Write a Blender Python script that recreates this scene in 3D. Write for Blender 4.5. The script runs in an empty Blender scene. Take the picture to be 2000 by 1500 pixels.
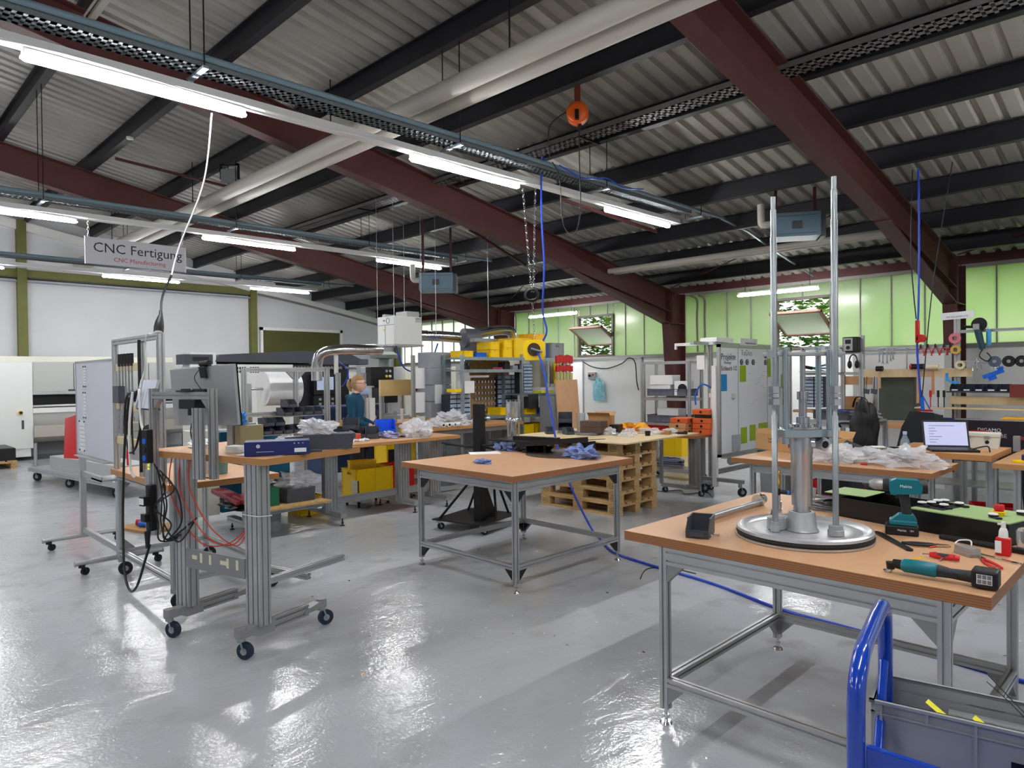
import bpy, math, random
from mathutils import Vector, Matrix, noise
S = bpy.context.scene
COL = S.collection
PI = math.pi
R = math.radians
random.seed(7)
# ---------------------------------------------------------------- camera, world, exposure
cam_d = bpy.data.cameras.new('camera'); cam = bpy.data.objects.new('camera', cam_d); COL.objects.link(cam)
cam_d.sensor_width = 36.0; cam_d.lens = 36.0 * 1351.26 / 2000.0; cam_d.clip_end = 200
_y, _p, _r = 0.786428682, -0.0125657326, -0.0115596068
_fw = Vector((-math.sin(_y) * math.cos(_p), math.cos(_y) * math.cos(_p), math.sin(_p)))
_rt = Vector((math.cos(_y), math.sin(_y), 0)); _up = _rt.cross(_fw)
_r2 = _rt * math.cos(_r) + _up * math.sin(_r); _u2 = _up * math.cos(_r) - _rt * math.sin(_r)
cam.matrix_world = Matrix(((_r2.x, _u2.x, -_fw.x, 0), (_r2.y, _u2.y, -_fw.y, 0), (_r2.z, _u2.z, -_fw.z, 1.65), (0, 0, 0, 1)))
S.camera = cam
S.view_settings.view_transform = 'Standard'; S.view_settings.look = 'None'
S.view_settings.gamma = 1.0; S.view_settings.use_curve_mapping = False
S.view_settings.exposure = 0.22
LED = 118.0          # brightness of every LED batten
SKY = 1.85           # overcast sky outside
w = bpy.data.worlds.new('overcast_sky'); S.world = w; w.use_nodes = True
wn = w.node_tree.nodes; wl = w.node_tree.links
bg = wn['Background']; tc = wn.new('ShaderNodeTexCoord'); sx = wn.new('ShaderNodeSeparateXYZ'); cr = wn.new('ShaderNodeValToRGB')
wl.new(tc.outputs['Generated'], sx.inputs[0]); wl.new(sx.outputs['Z'], cr.inputs[0]); wl.new(cr.outputs[0], bg.inputs[0])
cr.color_ramp.elements[0].position = 0.0; cr.color_ramp.elements[0].color = (.86, .88, .84, 1)
cr.color_ramp.elements[1].position = 0.5; cr.color_ramp.elements[1].color = (.95, .98, 1, 1)
bg.inputs[1].default_value = SKY
# ---------------------------------------------------------------- materials
def lin(c):
    return tuple((x / 255 / 12.92 if x / 255 <= .04045 else ((x / 255 + .055) / 1.055) ** 2.4) for x in c) + (1,)
_M = {}
def mat(name, c=(128, 128, 128), rough=.5, metal=0, var=0, vs=4, bump=0, bs=40, trans=0, coat=0, em=0, alpha=1, ior=1.45, stretch=None, c2=None, spec=None):
    """a procedural material: base colour with optional noise variation towards c2, and bump"""
    if name in _M: return _M[name]
    m = bpy.data.materials.new(name); m.use_nodes = True; n = m.node_tree.nodes; l = m.node_tree.links
    b = n['Principled BSDF']; b.inputs['Base Color'].default_value = lin(c); b.inputs['Roughness'].default_value = rough
    b.inputs['Metallic'].default_value = metal; b.inputs['IOR'].default_value = ior
    if spec is not None: b.inputs['Specular IOR Level'].default_value = spec
    if trans: b.inputs['Transmission Weight'].default_value = trans
    if coat: b.inputs['Coat Weight'].default_value = coat; b.inputs['Coat Roughness'].default_value = .08
    if alpha < 1: b.inputs['Alpha'].default_value = alpha
    if em: b.inputs['Emission Color'].default_value = lin(c); b.inputs['Emission Strength'].default_value = em
    co = None
    if var or bump:
        t = n.new('ShaderNodeTexCoord'); mp = n.new('ShaderNodeMapping'); l.new(t.outputs['Object'], mp.inputs[0])
        if stretch: mp.inputs['Scale'].default_value = stretch
        co = mp.outputs[0]
    if var:
        nz = n.new('ShaderNodeTexNoise'); nz.inputs['Scale'].default_value = vs; nz.inputs['Detail'].default_value = 6
        l.new(co, nz.inputs['Vector'])
        mx = n.new('ShaderNodeMix'); mx.data_type = 'RGBA'
        rp = n.new('ShaderNodeMapRange'); rp.inputs[1].default_value = .35; rp.inputs[2].default_value = .65; l.new(nz.outputs[0], rp.inputs[0])
        l.new(rp.outputs[0], mx.inputs[0]); a = lin(c)
        bcol = lin(c2) if c2 else tuple(x * (1 - var) for x in a[:3]) + (1,)
        mx.inputs[6].default_value = a; mx.inputs[7].default_value = bcol
        l.new(mx.outputs[2], b.inputs['Base Color'])
    if bump:
        nb = n.new('ShaderNodeTexNoise'); nb.inputs['Scale'].default_value = bs; nb.inputs['Detail'].default_value = 4
        l.new(co, nb.inputs['Vector'])
        bp = n.new('ShaderNodeBump'); bp.inputs['Strength'].default_value = bump; bp.inputs['Distance'].default_value = .01
        l.new(nb.outputs[0], bp.inputs['Height']); l.new(bp.outputs[0], b.inputs['Normal'])
    _M[name] = m
    return m
ALU = mat('anodised_aluminium', (188, 190, 192), .34, .75, .12, 3)
ALU2 = mat('cast_aluminium', (170, 171, 172), .45, .6, .1, 8)
STEEL = mat('bright_steel', (205, 207, 210), .16, 1.0)
BAR = mat('turned_steel_barrel', (196, 199, 203), .3, .85)
ZINC = mat('zinc_steel', (170, 178, 182), .3, .8, .15, 10)
GALV = mat('galvanised_steel', (165, 178, 186), .38, .7, .2, 14)
DARKS = mat('black_steel', (22, 22, 25), .4, .1)
BLACKP = mat('black_plastic', (20, 20, 23), .45)
RUB = mat('black_rubber', (26, 27, 30), .7)
BLUERUB = mat('dark_blue_rubber', (24, 36, 62), .55)
GREYP = mat('dark_grey_plastic', (66, 70, 80), .45)
MGREY = mat('mid_grey_plastic', (142, 145, 149), .5)
WHITEP = mat('white_plastic', (225, 225, 224), .4)
YEL = mat('yellow_plastic', (246, 204, 0), .42)
BLU = mat('blue_plastic', (18, 96, 205), .42)
REDP = mat('red_plastic', (200, 22, 30), .42)
GREENP = mat('green_plastic', (12, 92, 60), .45)
TEAL = mat('teal_tool_plastic', (0, 108, 122), .42)
PAPER = mat('white_paper', (228, 229, 232), .7)
CARD = mat('cardboard', (176, 132, 88), .8, 0, .15, 6)
CREAM = mat('machine_cream_paint', (214, 213, 200), .45)
MWHITE = mat('machine_white_paint', (222, 224, 222), .45)
ANTH = mat('anthracite_paint', (66, 68, 78), .5)
RUST = mat('oxide_red_paint', (80, 40, 39), .55, 0, .18, 5)
BLKST = mat('dark_purlin_paint', (29, 29, 36), .5, 0, .2, 5)
OLIVE = mat('olive_paint', (104, 106, 52), .6, 0, .12, 3)
DOORG = mat('olive_roller_door', (82, 82, 36), .6, 0, .12, 2)
BLUEPAINT = mat('glossy_blue_paint', (8, 60, 170), .18, 0, 0, coat=.8)
HOSE = mat('blue_air_hose', (25, 66, 190), .4)
BLKCORD = mat('black_cord', (18, 18, 18), .5)
WCORD = mat('white_cord', (225, 225, 225), .5)
GCORD = mat('grey_cord', (120, 124, 130), .5)
REDCORD = mat('red_cord', (205, 60, 40), .5)
ORANGE = mat('orange_enamel', (222, 92, 24), .4)
BRASS = mat('brass', (205, 160, 70), .25, 1)
CLOTHB = mat('blue_paper_towel', (130, 150, 205), .9, 0, .15, 30)
SKIN = mat('skin', (216, 170, 148), .55)
HAIR = mat('blond_hair', (176, 138, 96), .6, 0, .3, 60, .3, 120)
SWEAT = mat('petrol_blue_sweatshirt', (16, 70, 96), .85, 0, .15, 12)
NAVY = mat('navy_cloth', (34, 38, 66), .85)
TROUS = mat('dark_trousers', (34, 36, 46), .85)
GLASSC = mat('clear_plastic', (235, 240, 245), .12, 0, 0, trans=.85, ior=1.3)
FOIL = mat('clear_plastic_film', (240, 242, 247), .14, 0, 0, 4, .4, 40, alpha=.42, spec=1.0)
SCREEN = mat('dark_screen', (12, 13, 16), .15)
RED = mat('red_paint', (190, 24, 28), .35)
LBLUE = mat('pale_blue_plastic', (168, 205, 214), .5)
def ply(name, c, c2, edge=False):
    if name in _M: return _M[name]
    m = bpy.data.materials.new(name); m.use_nodes = True; n = m.node_tree.nodes; l = m.node_tree.links; b = n['Principled BSDF']
    b.inputs['Roughness'].default_value = .45 if not edge else .5
    t = n.new('ShaderNodeTexCoord'); mp = n.new('ShaderNodeMapping'); l.new(t.outputs['Object'], mp.inputs[0])
    mx = n.new('ShaderNodeMix'); mx.data_type = 'RGBA'; mx.inputs[6].default_value = lin(c); mx.inputs[7].default_value = lin(c2)
    if edge:
        wv = n.new('ShaderNodeTexWave'); wv.bands_direction = 'Z'; wv.inputs['Scale'].default_value = 34; wv.inputs['Distortion'].default_value = .4
        l.new(mp.outputs[0], wv.inputs[0]); l.new(wv.outputs[1], mx.inputs[0])
    else:
        mp.inputs['Scale'].default_value = (9, 2.0, 3)
        nz = n.new('ShaderNodeTexNoise'); nz.inputs['Scale'].default_value = 1.6; nz.inputs['Detail'].default_value = 8; nz.inputs['Distortion'].default_value = 1.5
        l.new(mp.outputs[0], nz.inputs[0]); l.new(nz.outputs[0], mx.inputs[0])
    l.new(mx.outputs[2], b.inputs['Base Color']); _M[name] = m
    return m
PLYT = ply('plywood_top', (206, 162, 124), (186, 140, 102))
PLYE = ply('plywood_edge', (164, 110, 68), (132, 84, 52), True)
PLYL = ply('pale_plywood', (222, 202, 164), (204, 178, 136))
OSB = mat('oriented_strand_board', (190, 152, 98), .75, 0, .35, 30)
PINE = mat('pallet_pine', (200, 164, 112), .75, 0, .3, 5, stretch=(1, 6, 6))
BEECH = ply('beech_panel', (204, 158, 112), (186, 136, 92))
# ---------------------------------------------------------------- mesh builder
class MB:
    def __init__(s, T=None): s.v = []; s.f = []; s.m = []; s.s = []; s.T = T or Matrix()
    def at(s, x=0, y=0, z=0, rz=0, rx=0, ry=0):
        s.T = Matrix.Translation((x, y, z)) @ Matrix.Rotation(rz, 4, 'Z') @ Matrix.Rotation(ry, 4, 'Y') @ Matrix.Rotation(rx, 4, 'X'); return s
    def add(s, vs, fs, m=0, sm=False):
        o = len(s.v); s.v += [tuple(s.T @ Vector(v)) for v in vs]
        for f in fs: s.f.append([i + o for i in f]); s.m.append(m); s.s.append(sm)
        return s
    def box(s, x0, x1, y0, y1, z0, z1, m=0):
        v = [(x, y, z) for x in (x0, x1) for y in (y0, y1) for z in (z0, z1)]
        return s.add(v, [(0, 1, 3, 2), (4, 6, 7, 5), (0, 4, 5, 1), (2, 3, 7, 6), (0, 2, 6, 4), (1, 5, 7, 3)], m)
    def cb(s, c, d, m=0):
        return s.box(c[0] - d[0] / 2, c[0] + d[0] / 2, c[1] - d[1] / 2, c[1] + d[1] / 2, c[2] - d[2] / 2, c[2] + d[2] / 2, m)
    def cyl(s, p0, p1, r0, r1=None, n=16, m=0, sm=True):
        r1 = r0 if r1 is None else r1; p0 = Vector(p0); p1 = Vector(p1); d = (p1 - p0).normalized()
        a = d.orthogonal().normalized(); b = d.cross(a)
        v = [p0 + (a * math.cos(2 * PI * i / n) + b * math.sin(2 * PI * i / n)) * r0 for i in range(n)]
        v += [p1 + (a * math.cos(2 * PI * i / n) + b * math.sin(2 * PI * i / n)) * r1 for i in range(n)]
        s.add(v, [(i, (i + 1) % n, n + (i + 1) % n, n + i) for i in range(n)], m, sm)
        return s.add(v, [tuple(range(n - 1, -1, -1)), tuple(range(n, 2 * n))], m)
    def tube(s, pts, r, n=8, m=0, closed=False, flat=1.0):
        P = [Vector(p) for p in pts]; k = len(P); rs = r if isinstance(r, (list, tuple)) else [r] * k
        ring = []; prev = None
        for i, p in enumerate(P):
            if closed: d = P[(i + 1) % k] - P[i - 1]
            else: d = P[min(i + 1, k - 1)] - P[max(i - 1, 0)]
            d = d.normalized() if d.length > 1e-9 else Vector((0, 0, 1))
            if prev is None: a = d.orthogonal().normalized()
            else:
                a = prev - d * prev.dot(d); a = a.normalized() if a.length > 1e-6 else d.orthogonal().normalized()
            prev = a; b = d.cross(a)
            ring.append([p + (a * math.cos(2 * PI * j / n) + b * math.sin(2 * PI * j / n) * flat) * rs[i] for j in range(n)])
        v = [q for g in ring for q in g]; f = []
        for i in range(k if closed else k - 1):
            for j in range(n):
                a0 = i * n + j; a1 = i * n + (j + 1) % n; c = (i + 1) % k
                f.append((a0, a1, c * n + (j + 1) % n, c * n + j))
        s.add(v, f, m, True)
        if not closed: s.add(ring[0], [tuple(range(n - 1, -1, -1))], m); s.add(ring[-1], [tuple(range(n))], m)
        return s
    def lathe(s, prof, n=24, c=(0, 0, 0), m=0, sm=True):
        v = [(c[0] + r * math.cos(2 * PI * j / n), c[1] + r * math.sin(2 * PI * j / n), c[2] + z) for r, z in prof for j in range(n)]
        f = [(i * n + j, i * n + (j + 1) % n, (i + 1) * n + (j + 1) % n, (i + 1) * n + j) for i in range(len(prof) - 1) for j in range(n)]
        return s.add(v, f, m, sm)
    def prism(s, poly, axis, a0, a1, m=0, sm=False):
        """poly: 2d points in the plane perpendicular to axis (x: y,z  y: x,z  z: x,y)"""
        k = len(poly)
        def P(p, a): return {'x': (a, p[0], p[1]), 'y': (p[0], a, p[1]), 'z': (p[0], p[1], a)}[axis]
        v = [P(p, a0) for p in poly] + [P(p, a1) for p in poly]
        s.add(v, [(i, (i + 1) % k, k + (i + 1) % k, k + i) for i in range(k)], m, sm)
        return s.add(v, [tuple(range(k - 1, -1, -1)), tuple(range(k, 2 * k))], m)
    def prof(s, p0, p1, w=.04, h=.04, m=0, up=(0, 0, 1), g=.0045, dp=.009):
        """slotted aluminium profile bar from p0 to p1; w across, h along up; one slot per 40 mm of side"""
        p0 = Vector(p0); p1 = Vector(p1); d = (p1 - p0).normalized(); u = Vector(up)
        if abs(d.dot(u)) > .95: u = Vector((0, 1, 0))
        a = d.cross(u).normalized(); b = a.cross(d).normalized()
        def side(L):
            n = max(1, round(L / .045)); q = L / n; out = []
            for i in range(n):
                c = -L / 2 + q * (i + .5); out += [(c - g, 0), (c - g, -dp), (c + g, -dp), (c + g, 0)]
            return out
        pts = []
        for L, D, o, t in ((w, h, Vector((1, 0)), Vector((0, -1))), (h, w, Vector((0, 1)), Vector((1, 0))), (w, h, Vector((-1, 0)), Vector((0, 1))), (h, w, Vector((0, -1)), Vector((-1, 0)))):
            pts.append(o * (-L / 2) + t * (D / 2))
            for x, y in side(L): pts.append(o * x + t * (D / 2 + y))
        k = len(pts); v = [p0 + a * p.x + b * p.y for p in pts] + [p1 + a * p.x + b * p.y for p in pts]
        s.add(v, [(i, (i + 1) % k, k + (i + 1) % k, k + i) for i in range(k)], m)
        return s.add(v, [tuple(range(k - 1, -1, -1)), tuple(range(k, 2 * k))], m)
    def ball(s, c, r, m=0, n=12, sc=(1, 1, 1)):
        k = n // 2; v = []; f = []
        for i in range(k + 1):
            for j in range(n):
                t = PI * i / k; q = 2 * PI * j / n
                v.append((c[0] + r * sc[0] * math.sin(t) * math.cos(q), c[1] + r * sc[1] * math.sin(t) * math.sin(q), c[2] + r * sc[2] * math.cos(t)))
        for i in range(k):
            for j in range(n): f.append((i * n + j, (i + 1) * n + j, (i + 1) * n + (j + 1) % n, i * n + (j + 1) % n))
        return s.add(v, f, m, True)
    def crumple(s, c, d, amp=.35, fr=2.2, seed=0, m=0, nu=22, nv=12, sm=False):
        """crumpled heap: a half-flattened, creased blob resting on z = c[2]"""
        v = []; f = []
        for i in range(nv + 1):
            t = PI * i / nv
            for j in range(nu):
                q = 2 * PI * j / nu; p = Vector((math.sin(t) * math.cos(q), math.sin(t) * math.sin(q), math.cos(t)))
                k = 1 + amp * (noise.noise(p * fr + Vector((seed, 0, seed))) * 1.6 + .6 * noise.noise(p * fr * 3.1 + Vector((0, seed, 5))))
                z = p.z * k
                v.append((c[0] + p.x * k * d[0] / 2, c[1] + p.y * k * d[1] / 2, c[2] + max(0, .35 + .65 * z) * d[2]))
        for i in range(nv):
            for j in range(nu): f.append((i * nu + j, (i + 1) * nu + j, (i + 1) * nu + (j + 1) % nu, i * nu + (j + 1) % nu))
        return s.add(v, f, m, sm)
def obj(name, b, mats, parent=None, label=None, bevel=0, cat=None, group=None, kind=None, loc=None, rz=0):
    me = bpy.data.meshes.new(name); me.from_pydata(b.v, [], b.f); me.update()
    if not isinstance(mats, (list, tuple)): mats = [mats]
    for m in mats: me.materials.append(m)
    me.polygons.foreach_set('material_index', b.m); me.polygons.foreach_set('use_smooth', b.s)
    if any(b.s): me.set_sharp_from_angle(angle=R(38))
    o = bpy.data.objects.new(name, me); COL.objects.link(o)
    if parent: o.parent = parent
    if loc: o.location = loc
    if rz: o.rotation_euler.z = rz
    if bevel:
        md = o.modifiers.new('bevel', 'BEVEL'); md.width = bevel; md.segments = 2; md.limit_method = 'ANGLE'; md.angle_limit = R(40)
    if label: o['label'] = label
    if cat: o['category'] = cat
    if group: o['group'] = group
    if kind: o['kind'] = kind
    if getattr(b, 'wheel', None): obj('wheel', b.wheel, mats[1], o)
    return o
def struct(name, b, mats, bevel=0, label=None, parent=None):
    return obj(name, b, mats, parent=parent, kind=None if parent else 'structure', bevel=bevel, label=label)
def thing(name, label, cat, loc=(0, 0, 0), rz=0, group=None):
    o = bpy.data.objects.new(name, None); COL.objects.link(o); o.empty_display_size = .1
    o.location = loc; o.rotation_euler = (0, 0, rz); o['label'] = label; o['category'] = cat
    if group: o['group'] = group
    return o
def kids(o): return [c for c in COL.objects if c.parent == o]
_K = {}
def dup(root, loc, rz=0, label=None, group=None):
    if root.name not in _K: _K[root.name] = [(c, [g for g in kids(c)]) for c in kids(root)]
    r = root.copy(); COL.objects.link(r); r.location = loc; r.rotation_euler = (0, 0, rz)
    if label: r['label'] = label
    if group: r['group'] = group
    for ch, gs in _K[root.name]:
        c = ch.copy(); COL.objects.link(c); c.parent = r
        for g in gs:
            d = g.copy(); COL.objects.link(d); d.parent = c
    return r
def text(name, s, size, mat_, parent, loc, rot, ext=.0006, align='CENTER', sx=1.0, label=None):
    """flat printed lettering as a mesh"""
    cu = bpy.data.curves.new(name, 'FONT'); cu.body = s; cu.size = size; cu.extrude = ext; cu.align_x = align; cu.align_y = 'CENTER'; cu.resolution_u = 2
    t = bpy.data.objects.new(name, cu); COL.objects.link(t); bpy.context.view_layer.update()
    me = bpy.data.meshes.new_from_object(t.evaluated_get(bpy.context.evaluated_depsgraph_get()))
    bpy.data.objects.remove(t); bpy.data.curves.remove(cu)
    me.name = name; me.materials.clear(); me.materials.append(mat_)
    o = bpy.data.objects.new(name, me); COL.objects.link(o); o.parent = parent; o.location = loc; o.rotation_euler = rot; o.scale = (sx, 1, 1)
    if label: o['label'] = label
    return o
def spl(pts, n=8):
    """smooth Catmull-Rom path through points"""
    P = [Vector(p) for p in pts]; out = []
    for i in range(len(P) - 1):
        a = P[max(i - 1, 0)]; b = P[i]; c = P[i + 1]; d = P[min(i + 2, len(P) - 1)]
        for k in range(n):
            t = k / n
            out.append(.5 * ((2 * b) + (c - a) * t + (2 * a - 5 * b + 4 * c - d) * t * t + (3 * b - a - 3 * c + d) * t ** 3))
    out.append(P[-1]); return out
# ================================================================ THE HALL
YW = 13.4; XG = -18.45; XE = 8.0; YB = -9.0; RY = -1.2     # window wall, gable wall, far side walls, ridge
def zr(y): return 3.3 + .183 * (13.4 - y) if y > RY else 3.3 + .183 * (13.4 - RY) - .183 * (RY - y)   # underside of the purlins
# floor
fm = bpy.data.materials.new('sealed_concrete_floor'); fm.use_nodes = True; n = fm.node_tree.nodes; l = fm.node_tree.links; b = n['Principled BSDF']
t = n.new('ShaderNodeTexCoord')
def nz(scale, detail=5, st=(1, 1, 1), dist=0):
    mp = n.new('ShaderNodeMapping'); mp.inputs['Scale'].default_value = st; l.new(t.outputs['Object'], mp.inputs[0])
    q = n.new('ShaderNodeTexNoise'); q.inputs['Scale'].default_value = scale; q.inputs['Detail'].default_value = detail; q.inputs['Distortion'].default_value = dist
    l.new(mp.outputs[0], q.inputs[0]); return q.outputs[0]
def rng(s, a, b_, c=0, d=1):
    q = n.new('ShaderNodeMapRange'); q.inputs[1].default_value = a; q.inputs[2].default_value = b_; q.inputs[3].default_value = c; q.inputs[4].default_value = d; l.new(s, q.inputs[0]); return q.outputs[0]
def mixc(f, a, b_):
    q = n.new('ShaderNodeMix'); q.data_type = 'RGBA'; l.new(f, q.inputs[0])
    for i, x in ((6, a), (7, b_)):
        if isinstance(x, tuple): q.inputs[i].default_value = x
        else: l.new(x, q.inputs[i])
    return q.outputs[2]
c1 = mixc(rng(nz(.55, 8, (1, .6, 1), .6), .4, .62), lin((178, 183, 190)), lin((164, 167, 172)))
c2 = mixc(rng(nz(3.5, 8), .55, .72), c1, lin((156, 158, 160)))
c3 = mixc(rng(nz(26, 3, (1, 1, 1)), .70, .74), c2, lin((215, 218, 222)))
c4 = mixc(rng(nz(14, 2), .76, .78), c3, lin((96, 90, 84)))
l.new(c4, b.inputs['Base Color'])
l.new(rng(nz(2.2, 6), .3, .7, .08, .22), b.inputs['Roughness'])
b.inputs['Specular IOR Level'].default_value = .75
bp = n.new('ShaderNodeBump'); bp.inputs['Strength'].default_value = .5; bp.inputs['Distance'].default_value = .012; l.new(nz(3.0, 5, (1.6, .8, 1), .8), bp.inputs['Height'])
bpm = n.new('ShaderNodeBump'); bpm.inputs['Strength'].default_value = .4; bpm.inputs['Distance'].default_value = .004; l.new(nz(14, 4, (1, .55, 1), 1.2), bpm.inputs['Height']); l.new(bp.outputs[0], bpm.inputs['Normal'])
bp2 = n.new('ShaderNodeBump'); bp2.inputs['Strength'].default_value = .35; bp2.inputs['Distance'].default_value = .003; l.new(nz(55, 3), bp2.inputs['Height']); l.new(bpm.outputs[0], bp2.inputs['Normal'])
l.new(bp2.outputs[0], b.inputs['Normal'])
struct('floor', MB().box(XG - .3, XE, YB, YW + .3, -.15, 0), fm)
WALL = mat('white_wall_paint', (206, 207, 211), .8, 0, .05, 1.2)
WALLW = mat('white_plaster', (234, 234, 233), .85, 0, .05, 2)
# window wall: plinth, glazing
struct('wall_window_side', MB().box(XG - .25, XE, YW, YW + .25, 0, 2.02), WALLW)
struct('trim_1', MB().box(XG, XE, YW - .06, YW + .22, 2.02, 2.06), mat('grey_sill', (150, 150, 150), .6))
def panel(name, c, rough=.35, clear=0):
    m = bpy.data.materials.new(name); m.use_nodes = True; n = m.node_tree.nodes; l = m.node_tree.links; n.remove(n['Principled BSDF'])
    tr = n.new('ShaderNodeBsdfTranslucent'); gl = n.new('ShaderNodeBsdfGlossy'); df = n.new('ShaderNodeBsdfDiffuse'); a = n.new('ShaderNodeMixShader'); c_ = n.new('ShaderNodeMixShader')
    tc = n.new('ShaderNodeTexCoord'); nzz = n.new('ShaderNodeTexNoise'); nzz.inputs['Scale'].default_value = .9; nzz.inputs['Detail'].default_value = 3; l.new(tc.outputs['Object'], nzz.inputs[0])
    mx = n.new('ShaderNodeMix'); mx.data_type = 'RGBA'; mr = n.new('ShaderNodeMapRange'); mr.inputs[1].default_value = .35; mr.inputs[2].default_value = .65; l.new(nzz.outputs[0], mr.inputs[0]); l.new(mr.outputs[0], mx.inputs[0])
    mx.inputs[6].default_value = lin(c); mx.inputs[7].default_value = tuple(x * f for x, f in zip(lin(c)[:3], (.84, .94, .78))) + (1,)
    l.new(mx.outputs[2], tr.inputs[0]); df.inputs[0].default_value = lin(c); gl.inputs['Roughness'].default_value = .25; gl.inputs[0].default_value = (1, 1, 1, 1)
    a.inputs[0].default_value = .12; l.new(tr.outputs[0], a.inputs[1]); l.new(df.outputs[0], a.inputs[2])
    c_.inputs[0].default_value = .05; l.new(a.outputs[0], c_.inputs[1]); l.new(gl.outputs[0], c_.inputs[2]); l.new(c_.outputs[0], n['Material Output'].inputs[0])
    if clear:
        tp = n.new('ShaderNodeBsdfTransparent'); q = n.new('ShaderNodeMixShader'); q.inputs[0].default_value = clear; l.new(c_.outputs[0], q.inputs[1]); l.new(tp.outputs[0], q.inputs[2]); l.new(q.outputs[0], n['Material Output'].inputs[0])
    return m
GPAN = panel('frosted_glass_foliage_tint', (229, 241, 208)); WPAN = panel('white_profiled_glass', (250, 252, 252), clear=.6)  # green light from leaves behind the frosted panes is put into the first colour
WFR = mat('grey_window_frame', (150, 146, 140), .5); WOODF = mat('brown_sash_frame', (150, 118, 104), .6)
def glazing(nm, x0, x1, m, case=None):
    """strip of upright translucent panes between two columns, with an optional tilted casement"""
    fr = MB(); fr.box(x0, x1, YW + .02, YW + .1, 2.06, 2.09); fr.box(x0, x1, YW + .02, YW + .1, 3.34, 3.4)
    k = 0; xs = []; x = x1
    while x > x0 + .05: xs.append(x); x -= .524
    xs.append(x0)
    pane = MB()
    for a, b_ in zip(xs[1:], xs[:-1]):
        if case and a < case[1] - .1 and b_ > case[0] + .1:
            if a < case[0] - .03: pane.box(a + .012, case[0] - .02, YW + .05, YW + .062, 2.09, 3.34)
            if b_ > case[1] + .03: pane.box(case[1] + .02, b_ - .012, YW + .05, YW + .062, 2.09, 3.34)
        else: pane.box(a + .008, b_ - .008, YW + .05, YW + .062, 2.09, 3.34)
    if case: pane.box(case[0], case[1], YW + .05, YW + .062, 3.09, 3.34)
    o = struct(nm, fr, WFR)
    struct('pane', pane, m, parent=o)
    mb = MB()
    for x in xs:
        if case and case[0] + .02 < x < case[1] - .02: mb.box(x - .008, x + .008, YW + .03, YW + .08, 3.07, 3.34)
        else: mb.box(x - .008, x + .008, YW + .03, YW + .08, 2.09, 3.34)
    struct('mullion', mb, WFR, parent=o)
    if case:
        a, b_ = case; f = MB()
        for q in ((a - .03, a + .02, 2.09, 3.09), (b_ - .02, b_ + .03, 2.09, 3.09), (a, b_, 3.05, 3.1), (a, b_, 2.09, 2.13)): f.box(q[0], q[1], YW + .0, YW + .1, q[2], q[3])
        struct('casement_frame', f, mat('dark_frame', (92, 84, 76), .5), parent=o)
        sa = MB(); sa.at((a + b_) / 2, YW - .02, 2.58, rx=R(61)); W = (b_ - a) / 2 - .03; H = .42
        for q in ((-W, -W + .05, -H, H), (W - .05, W, -H, H), (-W, W, -H, -H + .05), (-W, W, H - .05, H)): sa.box(q[0], q[1], -.02, .03, q[2], q[3])
        sh = struct('sash', sa, WOODF, parent=o)
        g = MB(); g.at((a + b_) / 2, YW - .02, 2.58, rx=R(61)); g.box(-W + .05, W - .05, 0, .006, -H + .05, H - .05)
        gl = _M.get('sash_glass_sky_white') or panel('sash_glass_sky_white', (250, 250, 246)); _M['sash_glass_sky_white'] = gl  # milky white stands in for the sky reflecting in the pane
        struct('sash_pane', g, gl, parent=sh)
glazing('window_1', -2.86, 2.34, GPAN)
glazing('window_2', -8.07, -2.88, GPAN, (-6.0, -4.96))
glazing('window_3', -13.29, -8.09, GPAN, (-11.07, -10.02))
glazing('window_4', -18.4, -13.31, WPAN)
glazing('window_5', 2.36, 7.95, GPAN)
struct('wall_above_windows', MB().box(XG - .25, XE, YW + .0, YW + .2, 3.4, 3.62), RUST)
# gable wall, other walls
g = MB(); GY = [YB, YW]
g.prism([(YB, 0), (YW, 0), (YW, 3.6), (RY, zr(RY) + .3), (YB, zr(YB) + .3)], 'x', XG - .25, XG)
struct('wall_gable_left', g, WALL)
struct('wall_right', MB().prism([(YB, 0), (YW, 0), (YW, 3.6), (RY, zr(RY) + .3), (YB, zr(YB) + .3)], 'x', XE, XE + .2), WALL)
struct('wall_back', MB().box(XG - .25, XE, YB - .2, YB, 0, zr(YB) + .3), WALL)
# corrugated deck
DECK = mat('coated_steel_deck', (168, 166, 158), .42, .15, .12, 1.5)
def deck(name, ya, yb):
    per = .207; top = .045; pts = []; x = XG - .2
    while x < XE + .2:
        pts += [(x, 0), (x + .115, 0), (x + .14, top), (x + .182, top)]; x += per
    v = []; f = []
    for y in (ya, yb):
        for p in pts: v.append((p[0], y, zr(y) + .245 + p[1]))
    k = len(pts)
    for i in range(k - 1): f.append((i, i + 1, k + i + 1, k + i))
    for y in (ya, yb):                                  # outer skin 8 cm higher so the roof has thickness
        v.append((XG - .2, y, zr(y) + .38)); v.append((XE + .2, y, zr(y) + .38))
    q = 2 * k; f.append((q, q + 1, q + 3, q + 2))
    f.append((0, k, q + 2, q)); f.append((k - 1, q + 1, q + 3, 2 * k - 1))
    b_ = MB(); b_.add(v, f); return struct(name, b_, DECK)
deck('ceiling', RY, YW + .5); deck('ceiling_far_slope', YB, RY)
struct('trim_2', MB().box(XG, XE, YW + .3, YW + .5, 3.3, 3.62), DECK)
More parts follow.
